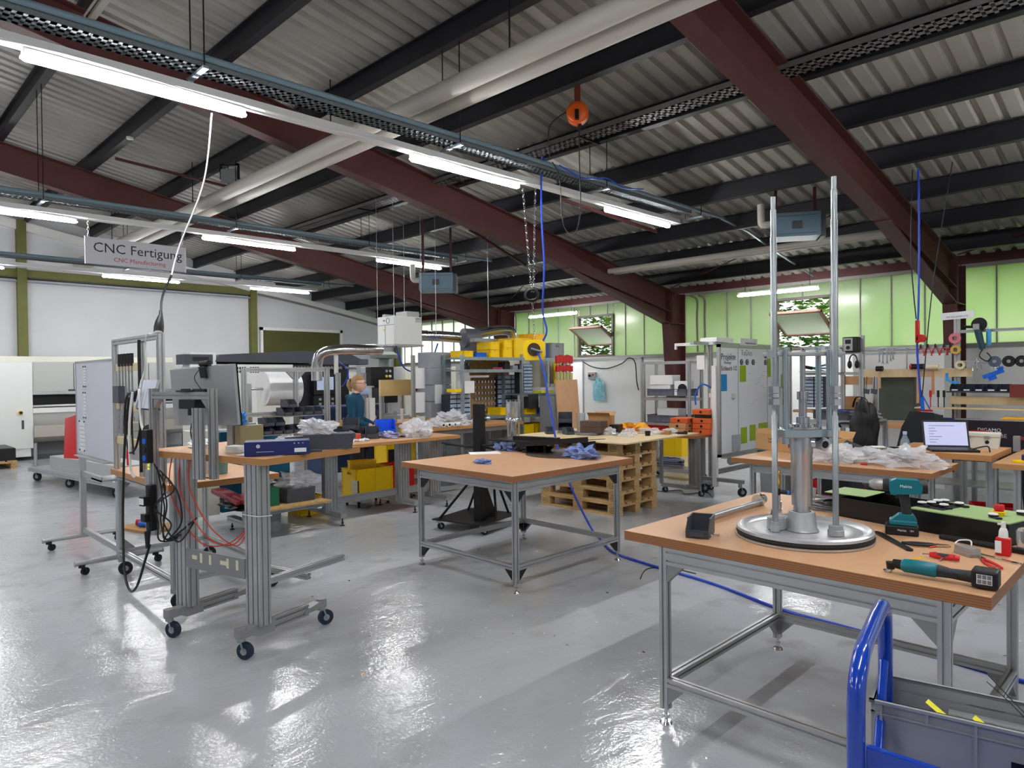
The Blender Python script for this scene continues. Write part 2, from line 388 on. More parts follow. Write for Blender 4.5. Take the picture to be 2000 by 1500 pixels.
# purlins
PY = [2.02 - 1.2 * 2, .82, 2.02, 3.24, 4.48, 5.68, 6.84, 7.95, 9.08, 10.18, 11.3, 12.4]
def ibeam(b, p0, p1, h, wd, tf=.012, tw=.01, m=0):
    b.box(p0[0], p1[0], p0[1] - wd / 2, p0[1] + wd / 2, 0, tf, m) if False else None
    p0 = Vector(p0); p1 = Vector(p1); d = (p1 - p0).normalized(); a = d.cross(Vector((0, 0, 1))).normalized(); u = a.cross(d)
    pr = [(-wd / 2, 0), (wd / 2, 0), (wd / 2, tf), (tw / 2, tf), (tw / 2, h - tf), (wd / 2, h - tf), (wd / 2, h), (-wd / 2, h), (-wd / 2, h - tf), (-tw / 2, h - tf), (-tw / 2, tf), (-wd / 2, tf)]
    k = 12; v = [p0 + a * x + u * y for x, y in pr] + [p1 + a * x + u * y for x, y in pr]
    b.add(v, [(i, (i + 1) % k, k + (i + 1) % k, k + i) for i in range(k)] , m); b.add(v, [tuple(range(k)), tuple(range(k, 2 * k))], m)
for i, y in enumerate(PY + [-4, -6.5]):
    b_ = MB(); ibeam(b_, (XG, y, zr(y)), (XE, y, zr(y)), .235, .1)
    o = struct('trim_%d' % (i + 3), b_, BLKST)
# portal frames (rafter, haunch, column)
def portal(i, x):
    o = MB(); d = .45; fw_ = .1
    def zt(y): return zr(y) - .004
    def side(y0, y1, zt0, zt1, zb0, zb1, hw, m=0):
        o.add([(x + a, y, z) for a in (-hw, hw) for y, z in ((y0, zb0), (y1, zb1), (y1, zt1), (y0, zt0))], [(0, 1, 2, 3), (7, 6, 5, 4), (0, 4, 5, 1), (1, 5, 6, 2), (2, 6, 7, 3), (3, 7, 4, 0)], m)
    ys = RY; ye = 12.78
    side(ys, ye, zt(ys), zt(ye), zt(ys) - d, zt(ye) - d, .006)              # web
    side(ys, 13.0, zt(ys), zt(13.0), zt(ys) - .016, zt(13.0) - .016, fw_)      # top flange
    side(ys, ye, zt(ys) - d, zt(ye) - d, zt(ys) - d - .016, zt(ye) - d - .016, fw_)   # bottom flange
    h0 = 9.5; zb = zt(h0) - d - .012; zk = 2.72
    side(h0, 12.72, zb, zt(12.72) - d, zb - .01, zk, .006); side(h0, 12.72, zb, zk, zb - .02, zk - .02, fw_)   # haunch plate and flange
    # knee + tapered column
    o.add([(x + a, y, z) for a in (-.006, .006) for y, z in ((12.98, 0), (13.3, 0), (13.3, 3.36), (12.72, zt(12.72)), (12.7, 2.7))], [(0, 1, 2, 3, 4), (9, 8, 7, 6, 5), (0, 5, 6, 1), (1, 6, 7, 2), (2, 7, 8, 3), (3, 8, 9, 4), (4, 9, 5, 0)])
    side(13.28, 13.3, 3.36, 3.36, 0, 0, fw_)
    o.add([(x + a, y, z) for a in (-fw_, fw_) for y, z in ((12.96, 0), (12.98, 0), (12.72, 2.7), (12.7, 2.7))], [(0, 1, 2, 3), (7, 6, 5, 4), (0, 4, 5, 1), (1, 5, 6, 2), (2, 6, 7, 3), (3, 7, 4, 0)])
    side(12.72, 12.74, zt(12.72), zt(12.74), 2.72, 2.72, fw_); side(12.78, 12.8, zt(12.78), zt(12.8), 2.72, 2.72, fw_)
    side(12.75, 13.29, 2.73, 2.73, 2.71, 2.71, fw_)
    for z in (2.95, 3.12, 3.25): o.cyl((x - .07, 12.69, z), (x - .07, 12.83, z), .012, n=6); o.cyl((x + .07, 12.69, z), (x + .07, 12.83, z), .012, n=6)
    # far slope
    side(YB, ys, zt(YB), zt(ys), zt(YB) - d, zt(ys) - d, .006); side(YB, ys, zt(YB) - d, zt(ys) - d, zt(YB) - d - .016, zt(ys) - d - .016, fw_)
    struct('trim_%d' % (i + 20), o, RUST)
for i, x in enumerate((-2.87, -8.08, -13.3, 2.35, 7.5)): portal(i, x)
# gable: olive columns, rail, roller door, white sloping edge beam
for i, y in enumerate((3.15, 8.37)):
    b_ = MB(); b_.box(XG, XG + .16, y - .09, y + .09, 0, zr(y)); struct('trim_%d' % (i + 30), b_, OLIVE, bevel=.004)
b_ = MB(); b_.box(XG, XG + .1, -2, 8.3, 3.93, 4.1); struct('trim_32', b_, OLIVE)
b_ = MB(); b_.add([(x, y, z) for x in (XG, XG + .14) for y, z in ((-1, zr(-1) - .22), (13.3, zr(13.3) - .22), (13.3, zr(13.3) - .02), (-1, zr(-1) - .02))], [(0, 1, 2, 3), (7, 6, 5, 4), (0, 4, 5, 1), (1, 5, 6, 2), (2, 6, 7, 3), (3, 7, 4, 0)])
struct('trim_33', b_, WALLW)
b_ = MB(); b_.box(XG, XG + .12, 13.05, 13.25, 0, 3.3); struct('trim_34', b_, OLIVE)
dr = MB(); dr.box(XG - .02, XG + .03, 8.66, 11.07, 0, 2.98)
d0 = struct('door_1', dr, DOORG)
b_ = MB()
for k in range(24): b_.box(XG + .03, XG + .04, 8.68, 11.05, .06 + k * .122, .06 + k * .122 + .105)
struct('slat', b_, DOORG, parent=d0)
b_ = MB(); b_.box(XG, XG + .07, 8.58, 8.66, 0, 3.06); b_.box(XG, XG + .07, 11.07, 11.15, 0, 3.06); b_.box(XG, XG + .07, 8.58, 11.15, 2.98, 3.06); struct('door_frame', b_, WALLW, parent=d0)
# ================================================================ services under the roof
def led(x, y, z=3.77, along='y', L=1.5, label='', group=None):
    t = thing('led_batten', label, 'light', (x, y, z), 0 if along == 'y' else -PI / 2, group)
    d = MB(); n_ = 10; pr = [(math.cos(a) * .04, -.03 * math.sin(a) - .0) for a in [PI * i / n_ for i in range(n_ + 1)]]
    d.prism(pr, 'y', -L / 2 + .03, L / 2 - .03); d.add([(x, s_ * (L / 2 - .03), z) for s_ in (1,) for x, z in pr] + [(x * .45, L / 2, z * .5 - .004) for x, z in pr], [(i, i + 1, n_ + 2 + i, n_ + 1 + i) for i in range(n_)] + [tuple(range(n_ + 1, 2 * n_ + 2))]); d.add([(x, -L / 2 + .03, z) for x, z in pr] + [(x * .45, -L / 2, z * .5 - .004) for x, z in pr], [(i, i + 1, n_ + 2 + i, n_ + 1 + i) for i in range(n_)] + [tuple(range(n_ + 1, 2 * n_ + 2))])
    obj('diffuser', d, _M['led'], t)
    h = MB(); h.box(-.034, .034, -L / 2 + .01, L / 2 - .01, .001, .05)
    obj('housing', h, WHITEP, t, bevel=.004)
    return t
m_ = mat('led', (255, 255, 255), .5, em=LED)
rows = [(-5.45, 'front'), (-10.63, 'second'), (-15.85, 'third'), (-.25, 'right')]
ys = (1.7, 4.83, 7.92)
nth = {'front': ('nearest the camera', 'middle one, over the square table', 'farthest one, before the orange reel cord'), 'second': ('cut by the left edge of the photo', 'right of the hanging sign', 'behind the near beam, left of the blue heater'), 'third': ('under the hanging sign', 'above the roller door end of the hall', 'far one over the machines')}
first = None
for x, nm in rows[:3]:
    for k, y in enumerate(ys):
        lb = 'white LED tube light, %s row, %s' % (nm, nth[nm][k])
        if not first: first = led(x, y, label=lb, group='LED battens under the cable trays')
        else: dup(first, (x, y, 3.77), 0, lb)
for x, y in ((-5.45, -1.5), (-5.45, -4.7), (-10.63, -1.5), (-10.63, -4.7), (-15.85, -1.5), (-.25, 2.2), (-.25, 5.3), (-.25, 8.4), (-.25, -1.5), (-.25, -4.7), (4.9, 2), (4.9, 6), (4.9, -2)):  # unseen rows continue here; farthest right-row tube is added to brighten the whiteboard side
    dup(first, (x, y, 3.77), 0, 'unseen white LED tube light out of the frame', 'LED battens out of the frame')
tL = led(-5.5, 12.3, 3.11, 'x', 1.5, 'white LED tube light hung along the green window strip, right of the centre column')
tM = led(-10.95, 12.3, 3.07, 'x', 1.5, 'white LED tube light hung along the window strip, above the yellow boxes')
for t_, z_ in ((tL, 3.11), (tM, 3.07)):
    for q in (-.6, .6): b_ = MB(); b_.cyl((0, q, .05), (0, q, zr(12.3) - z_ + .26), .005, n=6); obj('hanging_rod', b_, BLKCORD if 'BLKCORD' in globals() else WHITEP, t_)
# aluminium rail carrying the lights, cable tray with blue round tube
TRAYM = mat('perforated_galvanised', (112, 120, 124), .6, .15, .25, 60)
def rail_row(x, label, tl, bl, y1):
    r = thing('light_carrier_rail', label, 'rail', (x, 0, 3.86))
    b_ = MB(); b_.box(-.04, .04, -6, y1, -.035, .03); b_.box(-.06, -.04, -6, y1, -.035, -.02); b_.box(.04, .06, -6, y1, -.035, -.02); obj('channel', b_, WHITEP, r)
    b_ = MB(); b_.tube(spl([(.07, -6 + k * .8, -.03 - .02 * (k % 3)) for k in range(int((y1 + 6) / .8))], 3), .007, 6); obj('cable', b_, WCORD, r)
    t = thing('cable_tray', tl, 'cable tray', (x + .13, 0, 3.98))
    b_ = MB(); y = -6.0
    b_.box(-.1, -.097, -6, y1, -.03, .03); b_.box(.097, .1, -6, y1, -.03, .03)
    while y < y1 - .05:                                   # rungs of the perforated floor
        b_.box(-.1, .1, y, y + .035, -.03, -.027); y += .06
    b_.box(-.1, -.06, -6, y1, -.03, -.028); b_.box(.06, .1, -6, y1, -.03, -.028); b_.box(-.02, .02, -6, y1, -.03, -.028)
    obj('tray', b_, TRAYM, t)
    b_ = MB(); b_.tube([(.0, -6, .0), (.0, y1, .0)], .02, 6); b_.tube([(-.05, -6, -.01), (-.05, y1, -.01)], .012, 6); obj('cable_bundle', b_, GCORD, t)
    p = obj('conduit_pipe', MB().cyl((0, -6, 0), (0, y1 + .9, 0), .024, n=12), mat('blue_grey_conduit', (112, 136, 148), .45), label=bl, cat='pipe', loc=(x + .25, 0, 4.01))
    k = 0
    for y in PY:
        if y < 1 or y > y1 + .3: continue
        if k % 2 == 0:
            h = thing('threaded_hanger', 'thin black threaded rods over the %s light row, %s pair from the camera' % ({-5.45: 'nearest', -10.63: 'second'}.get(x, 'far'), ['first', 'second', 'third', 'fourth', 'fifth'][k // 2]), 'hanger', (x, y, 3.86), 0, 'threaded rods over the light rows')
            for dx in (.02, .28): q = MB(); q.cyl((dx, 0, .06), (dx, 0, zr(y) - 3.86), .006, n=6); obj('rod', q, BLKCORD, h)
            q = MB(); q.box(-.01, .31, -.02, .02, .05, .07); q.box(-.02, .02, -.02, .02, .03, .06); obj('bracket', q, GALV, h)
        k += 1
rail_row(-5.45, 'white channel rail carrying the nearest row of LED lights', 'perforated metal cable tray above the nearest row of LED lights', 'blue-grey conduit pipe beside the nearest cable tray', 8.9)
rail_row(-10.63, 'white channel rail carrying the second row of LED lights, over the hanging sign', 'perforated metal cable tray above the second row of LED lights', 'blue-grey conduit pipe beside the second cable tray', 8.9)
rail_row(-15.85, 'white channel rail carrying the far row of LED lights', 'perforated metal cable tray above the far row of LED lights', 'blue-grey conduit pipe beside the far cable tray', 8.9)
# ================================================================ shared workshop furniture
def foot(b, x, y, z=.075):
    b.cyl((x, y, .012), (x, y, z), .008, n=8); b.cyl((x, y, 0), (x, y, .012), .03, .022, 16); b.cyl((x, y, .03), (x, y, .042), .016, n=6)
def gusset(b, x, y, z, sx, sy, up=-1, s=.085):
    """triangular corner bracket at (x,y,z) reaching sx/sy horizontally and up/down"""
    if sx: b.prism([(x, z), (x + sx * s, z), (x, z + up * s)], 'y', y - .017, y + .017)
    else: b.prism([(y, z), (y + sy * s, z), (y, z + up * s)], 'x', x - .017, x + .017)
def work_table(label, x0, x1, y0, y1, top, lx0, lx1, ly0, ly1, group=None, gm=None, rail=.2, aw=.08, cat='table', name='work_table', back_open=False):
    t = thing(name, label, cat, ((x0 + x1) / 2, (y0 + y1) / 2, 0), 0, group); cx, cy = t.location.x, t.location.y
    x0 -= cx; x1 -= cx; y0 -= cy; y1 -= cy; lx0 -= cx; lx1 -= cx; ly0 -= cy; ly1 -= cy; zb = top - .045
    b = MB(); b.box(x0, x1, y0, y1, zb, top); o = obj('tabletop', b, [PLYT, PLYE], t, bevel=.0015)
    for p in o.data.polygons: p.material_index = 0 if abs(p.normal.z) > .5 else 1
    a = .02
    for x in (lx0, lx1):
        for y in (ly0, ly1):
            b = MB(); b.prof((x, y, .07), (x, y, zb)); obj('leg', b, ALU, t)
            b = MB(); foot(b, x, y); obj('levelling_foot', b, STEEL, t)
    for y in (ly0, ly1):
        b = MB(); b.prof((lx0 + a, y, zb - aw / 2), (lx1 - a, y, zb - aw / 2), .04, aw); obj('apron_rail', b, ALU, t)
        if rail and not (back_open and y == ly1): b = MB(); b.prof((lx0 + a, y, rail), (lx1 - a, y, rail)); obj('lower_rail', b, ALU, t)
    for x in (lx0, lx1):
        b = MB(); b.prof((x, ly0 + a, zb - aw / 2), (x, ly1 - a, zb - aw / 2), .04, aw); obj('apron_rail', b, ALU, t)
        if rail: b = MB(); b.prof((x, ly0 + a, rail), (x, ly1 - a, rail)); obj('lower_rail', b, ALU, t)
    if gm:
        for x, sx in ((lx0, 1), (lx1, -1)):
            for y, sy in ((ly0, 1), (ly1, -1)):
                for z in (zb - aw, rail - .02):
                    if z < .06: continue
                    b = MB(); gusset(b, x + sx * a, y, z, sx, 0); obj('corner_bracket', b, gm, t)
                    b = MB(); gusset(b, x, y + sy * a, z, 0, sy); obj('corner_bracket', b, gm, t)
    return t
CASTM = mat('cast_grey_bracket', (150, 150, 152), .45, .5)
def bin_mesh(L=.17, W=.105, H=.085, th=.0025, low=.45):
    """open-fronted stacking bin: front towards -y, with a low slanting front lip"""
    b = MB(); w = W / 2; prf = [(-L / 2, 0), (L / 2, 0), (L / 2, H), (-L / 2 + .045, H), (-L / 2 - .012, H * low), (-L / 2 - .004, .002)]
    for sx in (-1, 1): b.prism(prf, 'x', sx * w - (th if sx > 0 else 0), sx * w + (th if sx < 0 else 0))
    b.box(-w, w, -L / 2, L / 2, 0, th); b.box(-w, w, L / 2 - th, L / 2, 0, H)
    b.add([(-w, -L / 2 - .004, 0), (w, -L / 2 - .004, 0), (w, -L / 2 - .013, H * low), (-w, -L / 2 - .013, H * low), (-w, -L / 2 - .001, 0), (w, -L / 2 - .001, 0), (w, -L / 2 - .010, H * low), (-w, -L / 2 - .010, H * low)],
          [(0, 1, 2, 3), (7, 6, 5, 4), (3, 2, 6, 7), (0, 4, 5, 1), (0, 3, 7, 4), (1, 5, 6, 2)])
    r = .005                                              # rim bead along the top
    b.box(-w - r / 2, -w + r, -L / 2 + .045, L / 2, H - r, H + .002); b.box(w - r, w + r / 2, -L / 2 + .045, L / 2, H - r, H + .002); b.box(-w, w, L / 2 - r, L / 2 + r / 2, H - r, H + .002)
    b.box(-w * .6, w * .6, -L / 2 - .016, -L / 2 - .012, H * .12, H * .36)
    return b
_bins = {}
def bin_at(loc, rz, m, label, group, s=1.0, L=.17, W=.105, H=.085, cat='storage bin'):
    k = (m.name, s, L)
    o = obj('storage_bin', bin_mesh(L * s, W * s, H * s), m) if k not in _bins else _bins[k].copy()
    if k in _bins: COL.objects.link(o)
    _bins[k] = o; o.location = loc; o.rotation_euler = (0, 0, rz); o['label'] = label; o['category'] = cat
    if group: o['group'] = group
    elif 'group' in o: del o['group']
    return o
def euro_crate(name, L, W, H, m, label, loc, rz=0, group=None, ribs=True, cat='crate', holes=True):
    """open stacking crate: walls, floor, reinforced rim and ribs; handle slots in the short ends"""
    b = MB(); th = .004; l, w = L / 2, W / 2; c = .012
    b.box(-l + c, l - c, -w + c, w - c, 0, th)
    hz0, hz1, hw = H - .075, H - .045, .05
    for sx in (-1, 1):
        x = sx * (l - c)
        for y0, y1, z0, z1 in ((-w + c, -hw, 0, H), (hw, w - c, 0, H), (-hw, hw, 0, hz0), (-hw, hw, hz1, H)) if holes else ((-w + c, w - c, 0, H),):
            b.box(x - th / 2, x + th / 2, y0, y1, z0, z1)
    for sy in (-1, 1): y = sy * (w - c); b.box(-l + c, l - c, y - th / 2, y + th / 2, 0, H)
    for z0, z1, e in ((H - .008, H, 0), (H - .04, H - .034, .004)):
        for sx in (-1, 1): b.box(sx * (l - c) - .002 if sx > 0 else -l + e, l - e if sx > 0 else -l + c + .002, -w + e, w - e, z0, z1)
        for sy in (-1, 1): b.box(-l + e, l - e, w - c - .002 if sy > 0 else -w + e, w - e if sy > 0 else -w + c + .002, z0, z1)
    if ribs:
        n_ = max(2, int(L / .12))
        for k in range(n_ + 1):
            x = -l + .03 + (L - .06) * k / n_
            for sy in (-1, 1): b.box(x - .0035, x + .0035, sy * (w - .002) if sy < 0 else w - c, w - .002 if sy > 0 else -w + c, H - .04 if k % 2 else .0, H - .008)
        for k in range(3):
            y = -w + .03 + (W - .06) * k / 2
            for sx in (-1, 1): b.box(l - c if sx > 0 else -l + .002, l - .002 if sx > 0 else -l + c, y - .002, y + .002, 0 if k != 1 else H - .04, H - .008)
    return obj(name, b, m, label=label, cat=cat, loc=loc, rz=rz, group=group)
def castor(b, x, y, r=.05, a=0, wheel=1, fork=0, plate=2, top=None):
    """swivel castor: fork + wheel on the floor; materials by index"""
    top = top or 2 * r + .035; c, s = math.cos(a), math.sin(a)
    wx, wy = x + c * .028, y + s * .028
    b.wheel = MB(); b.wheel.T = b.T.copy(); b.wheel.cyl((wx - s * .014, wy + c * .014, r), (wx + s * .014, wy - c * .014, r), r, n=20)
    b.cyl((wx - s * .02, wy + c * .02, r), (wx + s * .02, wy - c * .02, r), r * .42, n=12, m=fork)
    for q in (-1, 1):
        p = Vector((wx - s * .02 * q, wy + c * .02 * q, 0)); t = Vector((x - s * .02 * q, y + c * .02 * q, 0))
        b.tube([p + Vector((0, 0, r)), (p + t) / 2 + Vector((0, 0, 2 * r - .005)), t + Vector((0, 0, top - .006))], .006, 6, m=fork)
    b.cyl((x, y, 2 * r + .004), (x, y, top), .026, n=12, m=fork)
# ================================================================ FRONT TABLE, RIGHT
ZT = .88
work_table('plywood-topped aluminium work table in the right foreground, carrying the round metal plate', -2.02, -.51, 2.785, 4.28, ZT, -1.80, -.65, 2.80, 4.01, gm=CASTM)
# --- pump rig on a round follower plate
rg = thing('pump_rig', 'tall aluminium pump rig with two upright rods on a round plate, on the front table', 'machine', (-1.325, 3.235, ZT))
b = MB(); b.lathe([(0, .006), (.285, .006), (.297, .0), (.3, .003), (.3, .012), (.29, .014)], 64); obj('lower_rim', b, BAR, rg)
b = MB(); b.lathe([(.285, .013), (.297, .014), (.3, .022), (.297, .031), (.285, .032)], 64); obj('rubber_seal', b, RUB, rg, label='black rubber seal around the round plate')
DISC = mat('turned_aluminium_disc', (206, 208, 212), .36, .7, .06, 9)
b = MB(); b.lathe([(0, .03), (.05, .031), (.19, .034), (.205, .04), (.225, .037), (.25, .036), (.262, .048), (.285, .052), (.296, .046), (.298, .034), (.29, .031)], 64); obj('round_plate', b, DISC, rg)
b = MB(); b.lathe([(0, .034), (.075, .034), (.066, .045), (.058, .115), (.056, .12), (.04, .121)], 32, (-.005, -.005, 0)); obj('centre_hub', b, ALU2, rg)
b = MB(); b.lathe([(.036, .12), (.036, .15), (.044, .15), (.046, .195), (.047, .2), (.047, .39), (.05, .395), (.052, .45), (.052, .47)], 32, (-.005, -.005, 0)); obj('barrel', b, BAR, rg)
b = MB(); b.lathe([(.0461, .198), (.0466, .198), (.0466, .201), (.046, .201)], 32, (-.005, -.005, 0)); obj('barrel_joint_ring', b, DARKS, rg)
b = MB(); d = Vector((.707, .707, 0)); c0 = Vector((.045, .03, .445)); e = Vector((.85, -.5, -.1)).normalized(); b.cyl(Vector((0, 0, .445)), c0 + e * .03, .03, .028, 16); b.cyl(c0 + e * .03, c0 + e * .06, .034, n=6); b.cyl(c0 + e * .06, c0 + e * .068, .026, n=20); obj('outlet_fitting', b, STEEL, rg)
b = MB(); b.cyl(c0 + e * .0685, c0 + e * .069, .017, n=16); obj('outlet_bore', b, DARKS, rg)
ZB = mat('blueish_zinc_plate', (176, 190, 198), .22, .9)
b = MB(); b.at(0, 0, 0, rz=R(45)); b.box(-.115, .115, -.075, .075, .47, .508); obj('flange_plate', b, ZB, rg, bevel=.004)
b = MB(); b.lathe([(0, .508), (.085, .508), (.085, .516), (.05, .518), (.05, .53), (.03, .532), (.03, .56), (.018, .562), (.018, .64), (.026, .642), (.026, .68), (.012, .682), (.012, .86)], 24); obj('piston_coupling', b, STEEL, rg)
for k in range(8): a = k * PI / 4 + .2; b = MB(); b.cyl((.066 * math.cos(a), .066 * math.sin(a), .516), (.066 * math.cos(a), .066 * math.sin(a), .528), .009, n=6); obj('bolt', b, STEEL, rg)
q = Matrix.Rotation(R(45), 3, 'Z')
for x, y in ((-.1, -.05), (.1, -.05), (-.1, .06), (.1, .06)):
    p = q @ Vector((x, y, 0)); b = MB(); b.cyl((p.x, p.y, .45), (p.x, p.y, .87), .0125, n=14); b.cyl((p.x, p.y, .44), (p.x, p.y, .468), .017, n=6); b.cyl((p.x, p.y, .872), (p.x, p.y, .885), .016, n=6); obj('tie_rod', b, ZB, rg)
b = MB(); b.at(0, 0, 0, rz=R(45)); b.box(-.17, .18, -.045, .045, .845, .862); obj('bridge_plate', b, ALU2, rg, bevel=.003)
b = MB(); b.at(0, 0, 0, rz=R(45)); b.cb((-.165, -.05, .853), (.03, .02, .03)); b.cb((.185, .05, .853), (.03, .025, .03)); obj('end_clamp', b, ZINC, rg)
for sx, base, tp in ((-1, .052, 1.575), (1, .052, 1.64)):
    p = q @ Vector((.125 * sx, -.0, 0)); 
    p = Vector((-.078, -.127, 0)) if sx < 0 else Vector((.154, -.023, 0))
    b = MB(); k_ = .6 if sx < 0 else 1; b.lathe([(0, .036), (.035 * k_, .036), (.035 * k_, .06), (.03 * k_, .062), (.03 * k_, .08), (.014, .082)], 24, (p.x, p.y, 0)); obj('rod_socket', b, ALU2, rg)
    b = MB(); b.lathe([(.0132, .07), (.0132, .57), (.0095, .575), (.0095, .60), (.0125, .60), (.0125, .72), (.0145, .72), (.0145, tp - .19), (.013, tp - .185), (.013, tp - .06), (.0105, tp - .058), (.0105, tp), (0, tp)], 20, (p.x, p.y, 0)); obj('upright_rod', b, ZINC, rg)
    b = MB()
    for z0, z1 in ((.62, .648), (.655, .672), (.675, .705)): b.cyl((p.x, p.y, z0), (p.x, p.y, z1), .027, n=6)
    obj('hex_coupling', b, STEEL, rg)
# small valve block with brass fitting
vb = MB(); vb.lathe([(0, .036), (.04, .036), (.04, .09), (.036, .093), (0, .093)], 24, (-.10, -.07, 0)); vb.cb((-.075, -.06, .065), (.04, .03, .05)); obj('valve_block', vb, ALU2, rg, bevel=.001)
b = MB(); b.cyl((-.093, -.068, .093), (-.093, -.068, .13), .022, n=6); b.cyl((-.093, -.068, .13), (-.093, -.068, .165), .018, n=16); b.cyl((-.093, -.068, .165), (-.093, -.068, .195), .013, n=16); obj('valve_stem', b, STEEL, rg)
b = MB(); b.cyl((-.093, -.068, .195), (-.093, -.068, .225), .013, n=12); b.cyl((-.093, -.068, .21), (-.06, -.04, .205), .01, n=12); obj('push_in_elbow', b, BLACKP, rg)
b = MB(); b.cyl((-.06, -.04, .205), (-.052, -.035, .204), .0105, n=12); obj('blue_collar', b, BLU, rg)
b = MB(); b.lathe([(0, .225), (.011, .225), (.011, .24), (.016, .242), (.016, .26), (.013, .265), (.013, .29), (.016, .292), (.015, .31), (.009, .318), (0, .318)], 16, (-.093, -.068, 0)); obj('brass_silencer', b, BRASS, rg)
for k, (x, y) in enumerate(((-.16, .03), (-.135, -.0))):
    b = MB(); b.tube(spl([(x, y, .05), (x, y, .1), (x + .012, y + .012, .115), (x + .02, y + .02, .105)], 4), .007, 8); obj('hose_stub', b, BLACKP, rg)
b = MB(); b.at(-.15, .06, .045, rz=R(-35)); b.box(-.05, .05, -.012, .012, 0, .03); b.cyl((-.045, 0, .03), (-.045, 0, .04), .008, n=8); obj('clamp_bar', b, ALU2, rg, bevel=.001)
# things lying on the front table
bin_at((-1.70, 2.955, ZT), R(20), GREYP, 'dark grey open-fronted bin on the left corner of the front table, holding bolts', None)
for k in range(5):
    b = MB(); x, y = -1.71 + .02 * k, 2.93 + .012 * (k % 3); b.cyl((x, y, ZT + .008), (x + .022, y + .012, ZT + .011), .004, n=8); b.cyl((x + .022, y + .012, ZT + .011), (x + .027, y + .015, ZT + .011), .0075, n=6)
    obj('bolt', b, STEEL, label='small steel bolt lying in the dark grey bin on the front table', cat='bolt', group='bolts in the grey bin')
rd = thing('piston_rod', 'straight aluminium rod with a hexagon nut end, lying on the left of the front table', 'rod', (-1.82, 3.22, ZT))
b = MB(); b.cyl((0, -.08, .02), (0, .58, .02), .0165, n=20); obj('shaft', b, ALU, rd)
b = MB(); b.cyl((0, .58, .034), (0, .60, .034), .034, n=24); b.cyl((0, .60, .034), (0, .635, .034), .034, n=6); b.cyl((0, .635, .034), (0, .65, .034), .028, n=24); obj('end_nut', b, STEEL, rd)
# cordless drill
TRIM = mat('black_soft_grip', (34, 38, 42), .6)
dl = thing('cordless_drill', 'teal and black cordless drill driver standing on its battery by the round plate', 'power drill', (-1.0, 3.60, ZT), R(196)); dl.scale = (1.15, 1.15, 1.15)
b = MB(); b.box(-.05, .07, -.038, .038, 0, .04); obj('battery', b, BLACKP, dl, bevel=.006)
b = MB(); b.box(-.045, .055, -.036, .036, .04, .062); b.prism([(-.045, .058), (.05, .058), (.02, .085), (-.03, .085)], 'y', -.03, .03); obj('foot', b, TEAL, dl, bevel=.006)
b = MB(); b.tube([(-.01, 0, .07), (-.004, 0, .12), (.004, 0, .17)], [.021, .019, .023], 12, flat=.85); obj('grip', b, TRIM, dl)
b = MB(); b.prism([(-.06, .17), (.05, .165), (.055, .19), (.055, .215), (.03, .228), (-.05, .226), (-.065, .2)], 'y', -.03, .03); obj('motor_housing', b, TEAL, dl, bevel=.009)
b = MB(); b.cyl((-.082, 0, .198), (-.055, 0, .198), .027, .03, 20); obj('rear_cap', b, BLACKP, dl)
b = MB(); b.cyl((.055, 0, .2), (.078, 0, .2), .026, .024, 20); b.tube([(.02, 0, .165), (.026, 0, .145)], .007, 8); obj('clutch_ring', b, TRIM, dl)
b = MB(); b.lathe([(0, 0), (.022, 0), (.023, .01), (.023, .03), (.018, .04), (.012, .05), (.006, .05)], 20); b.v = [(z + .078, x, y + .2) for x, y, z in b.v]; obj('chuck', b, ALU2, dl)
text('print', 'Makita', .016, PAPER, dl, (-.005, .0305, .2), (PI / 2, 0, PI))
text('print', 'Makita', .012, PAPER, dl, (.01, .0388, .022), (PI / 2, 0, PI))
text('print', '18V', .01, PAPER, dl, (-.025, .0388, .022), (PI / 2, 0, PI))
# cordless angle ratchet
ir = thing('cordless_ratchet', 'long teal cordless ratchet wrench with black battery, at the front edge of the front table', 'power tool', (-.70, 2.885, ZT + .003), R(3))
b = MB(); b.tube([(-.14, 0, .035), (-.11, 0, .033)], [.016, .019], 12); b.cyl((-.148, -.0, .038), (-.148, 0, .012), .017, .014, 16); obj('ratchet_head', b, DARKS, ir)
b = MB(); b.cyl((-.148, 0, .012), (-.16, 0, -.0) , .01, n=8); b.cyl((-.155, 0, .006), (-.172, 0, .003), .005, n=6); obj('drive_socket', b, STEEL, ir)
b = MB(); b.tube([(-.112, 0, .033), (-.10, 0, .033), (-.06, 0, .034), (0, 0, .033), (.008, 0, .033)], [.018, .025, .026, .027, .022], 16); obj('body', b, TEAL, ir)
b = MB(); b.tube([(.006, 0, .033), (.05, 0, .03), (.12, 0, .03)], [.023, .018, .022], 14); b.box(.01, .07, -.022, -.014, .02, .038); obj('grip', b, TRIM, ir)
b = MB(); b.box(.115, .195, -.037, .037, .002, .066); obj('battery', b, BLACKP, ir, bevel=.008)
b = MB(); b.box(.132, .178, -.0385, -.037, .018, .052); obj('warning_label', b, PAPER, ir)
b = MB()
for k in range(3):
    for j in range(2): b.box(.1345 + .0145 * k, .147 + .0145 * k, -.0392, -.0384, .02 + j * .017, .034 + j * .017)
obj('label_pictograms', b, mat('grey_print', (120, 118, 118), .6), ir)
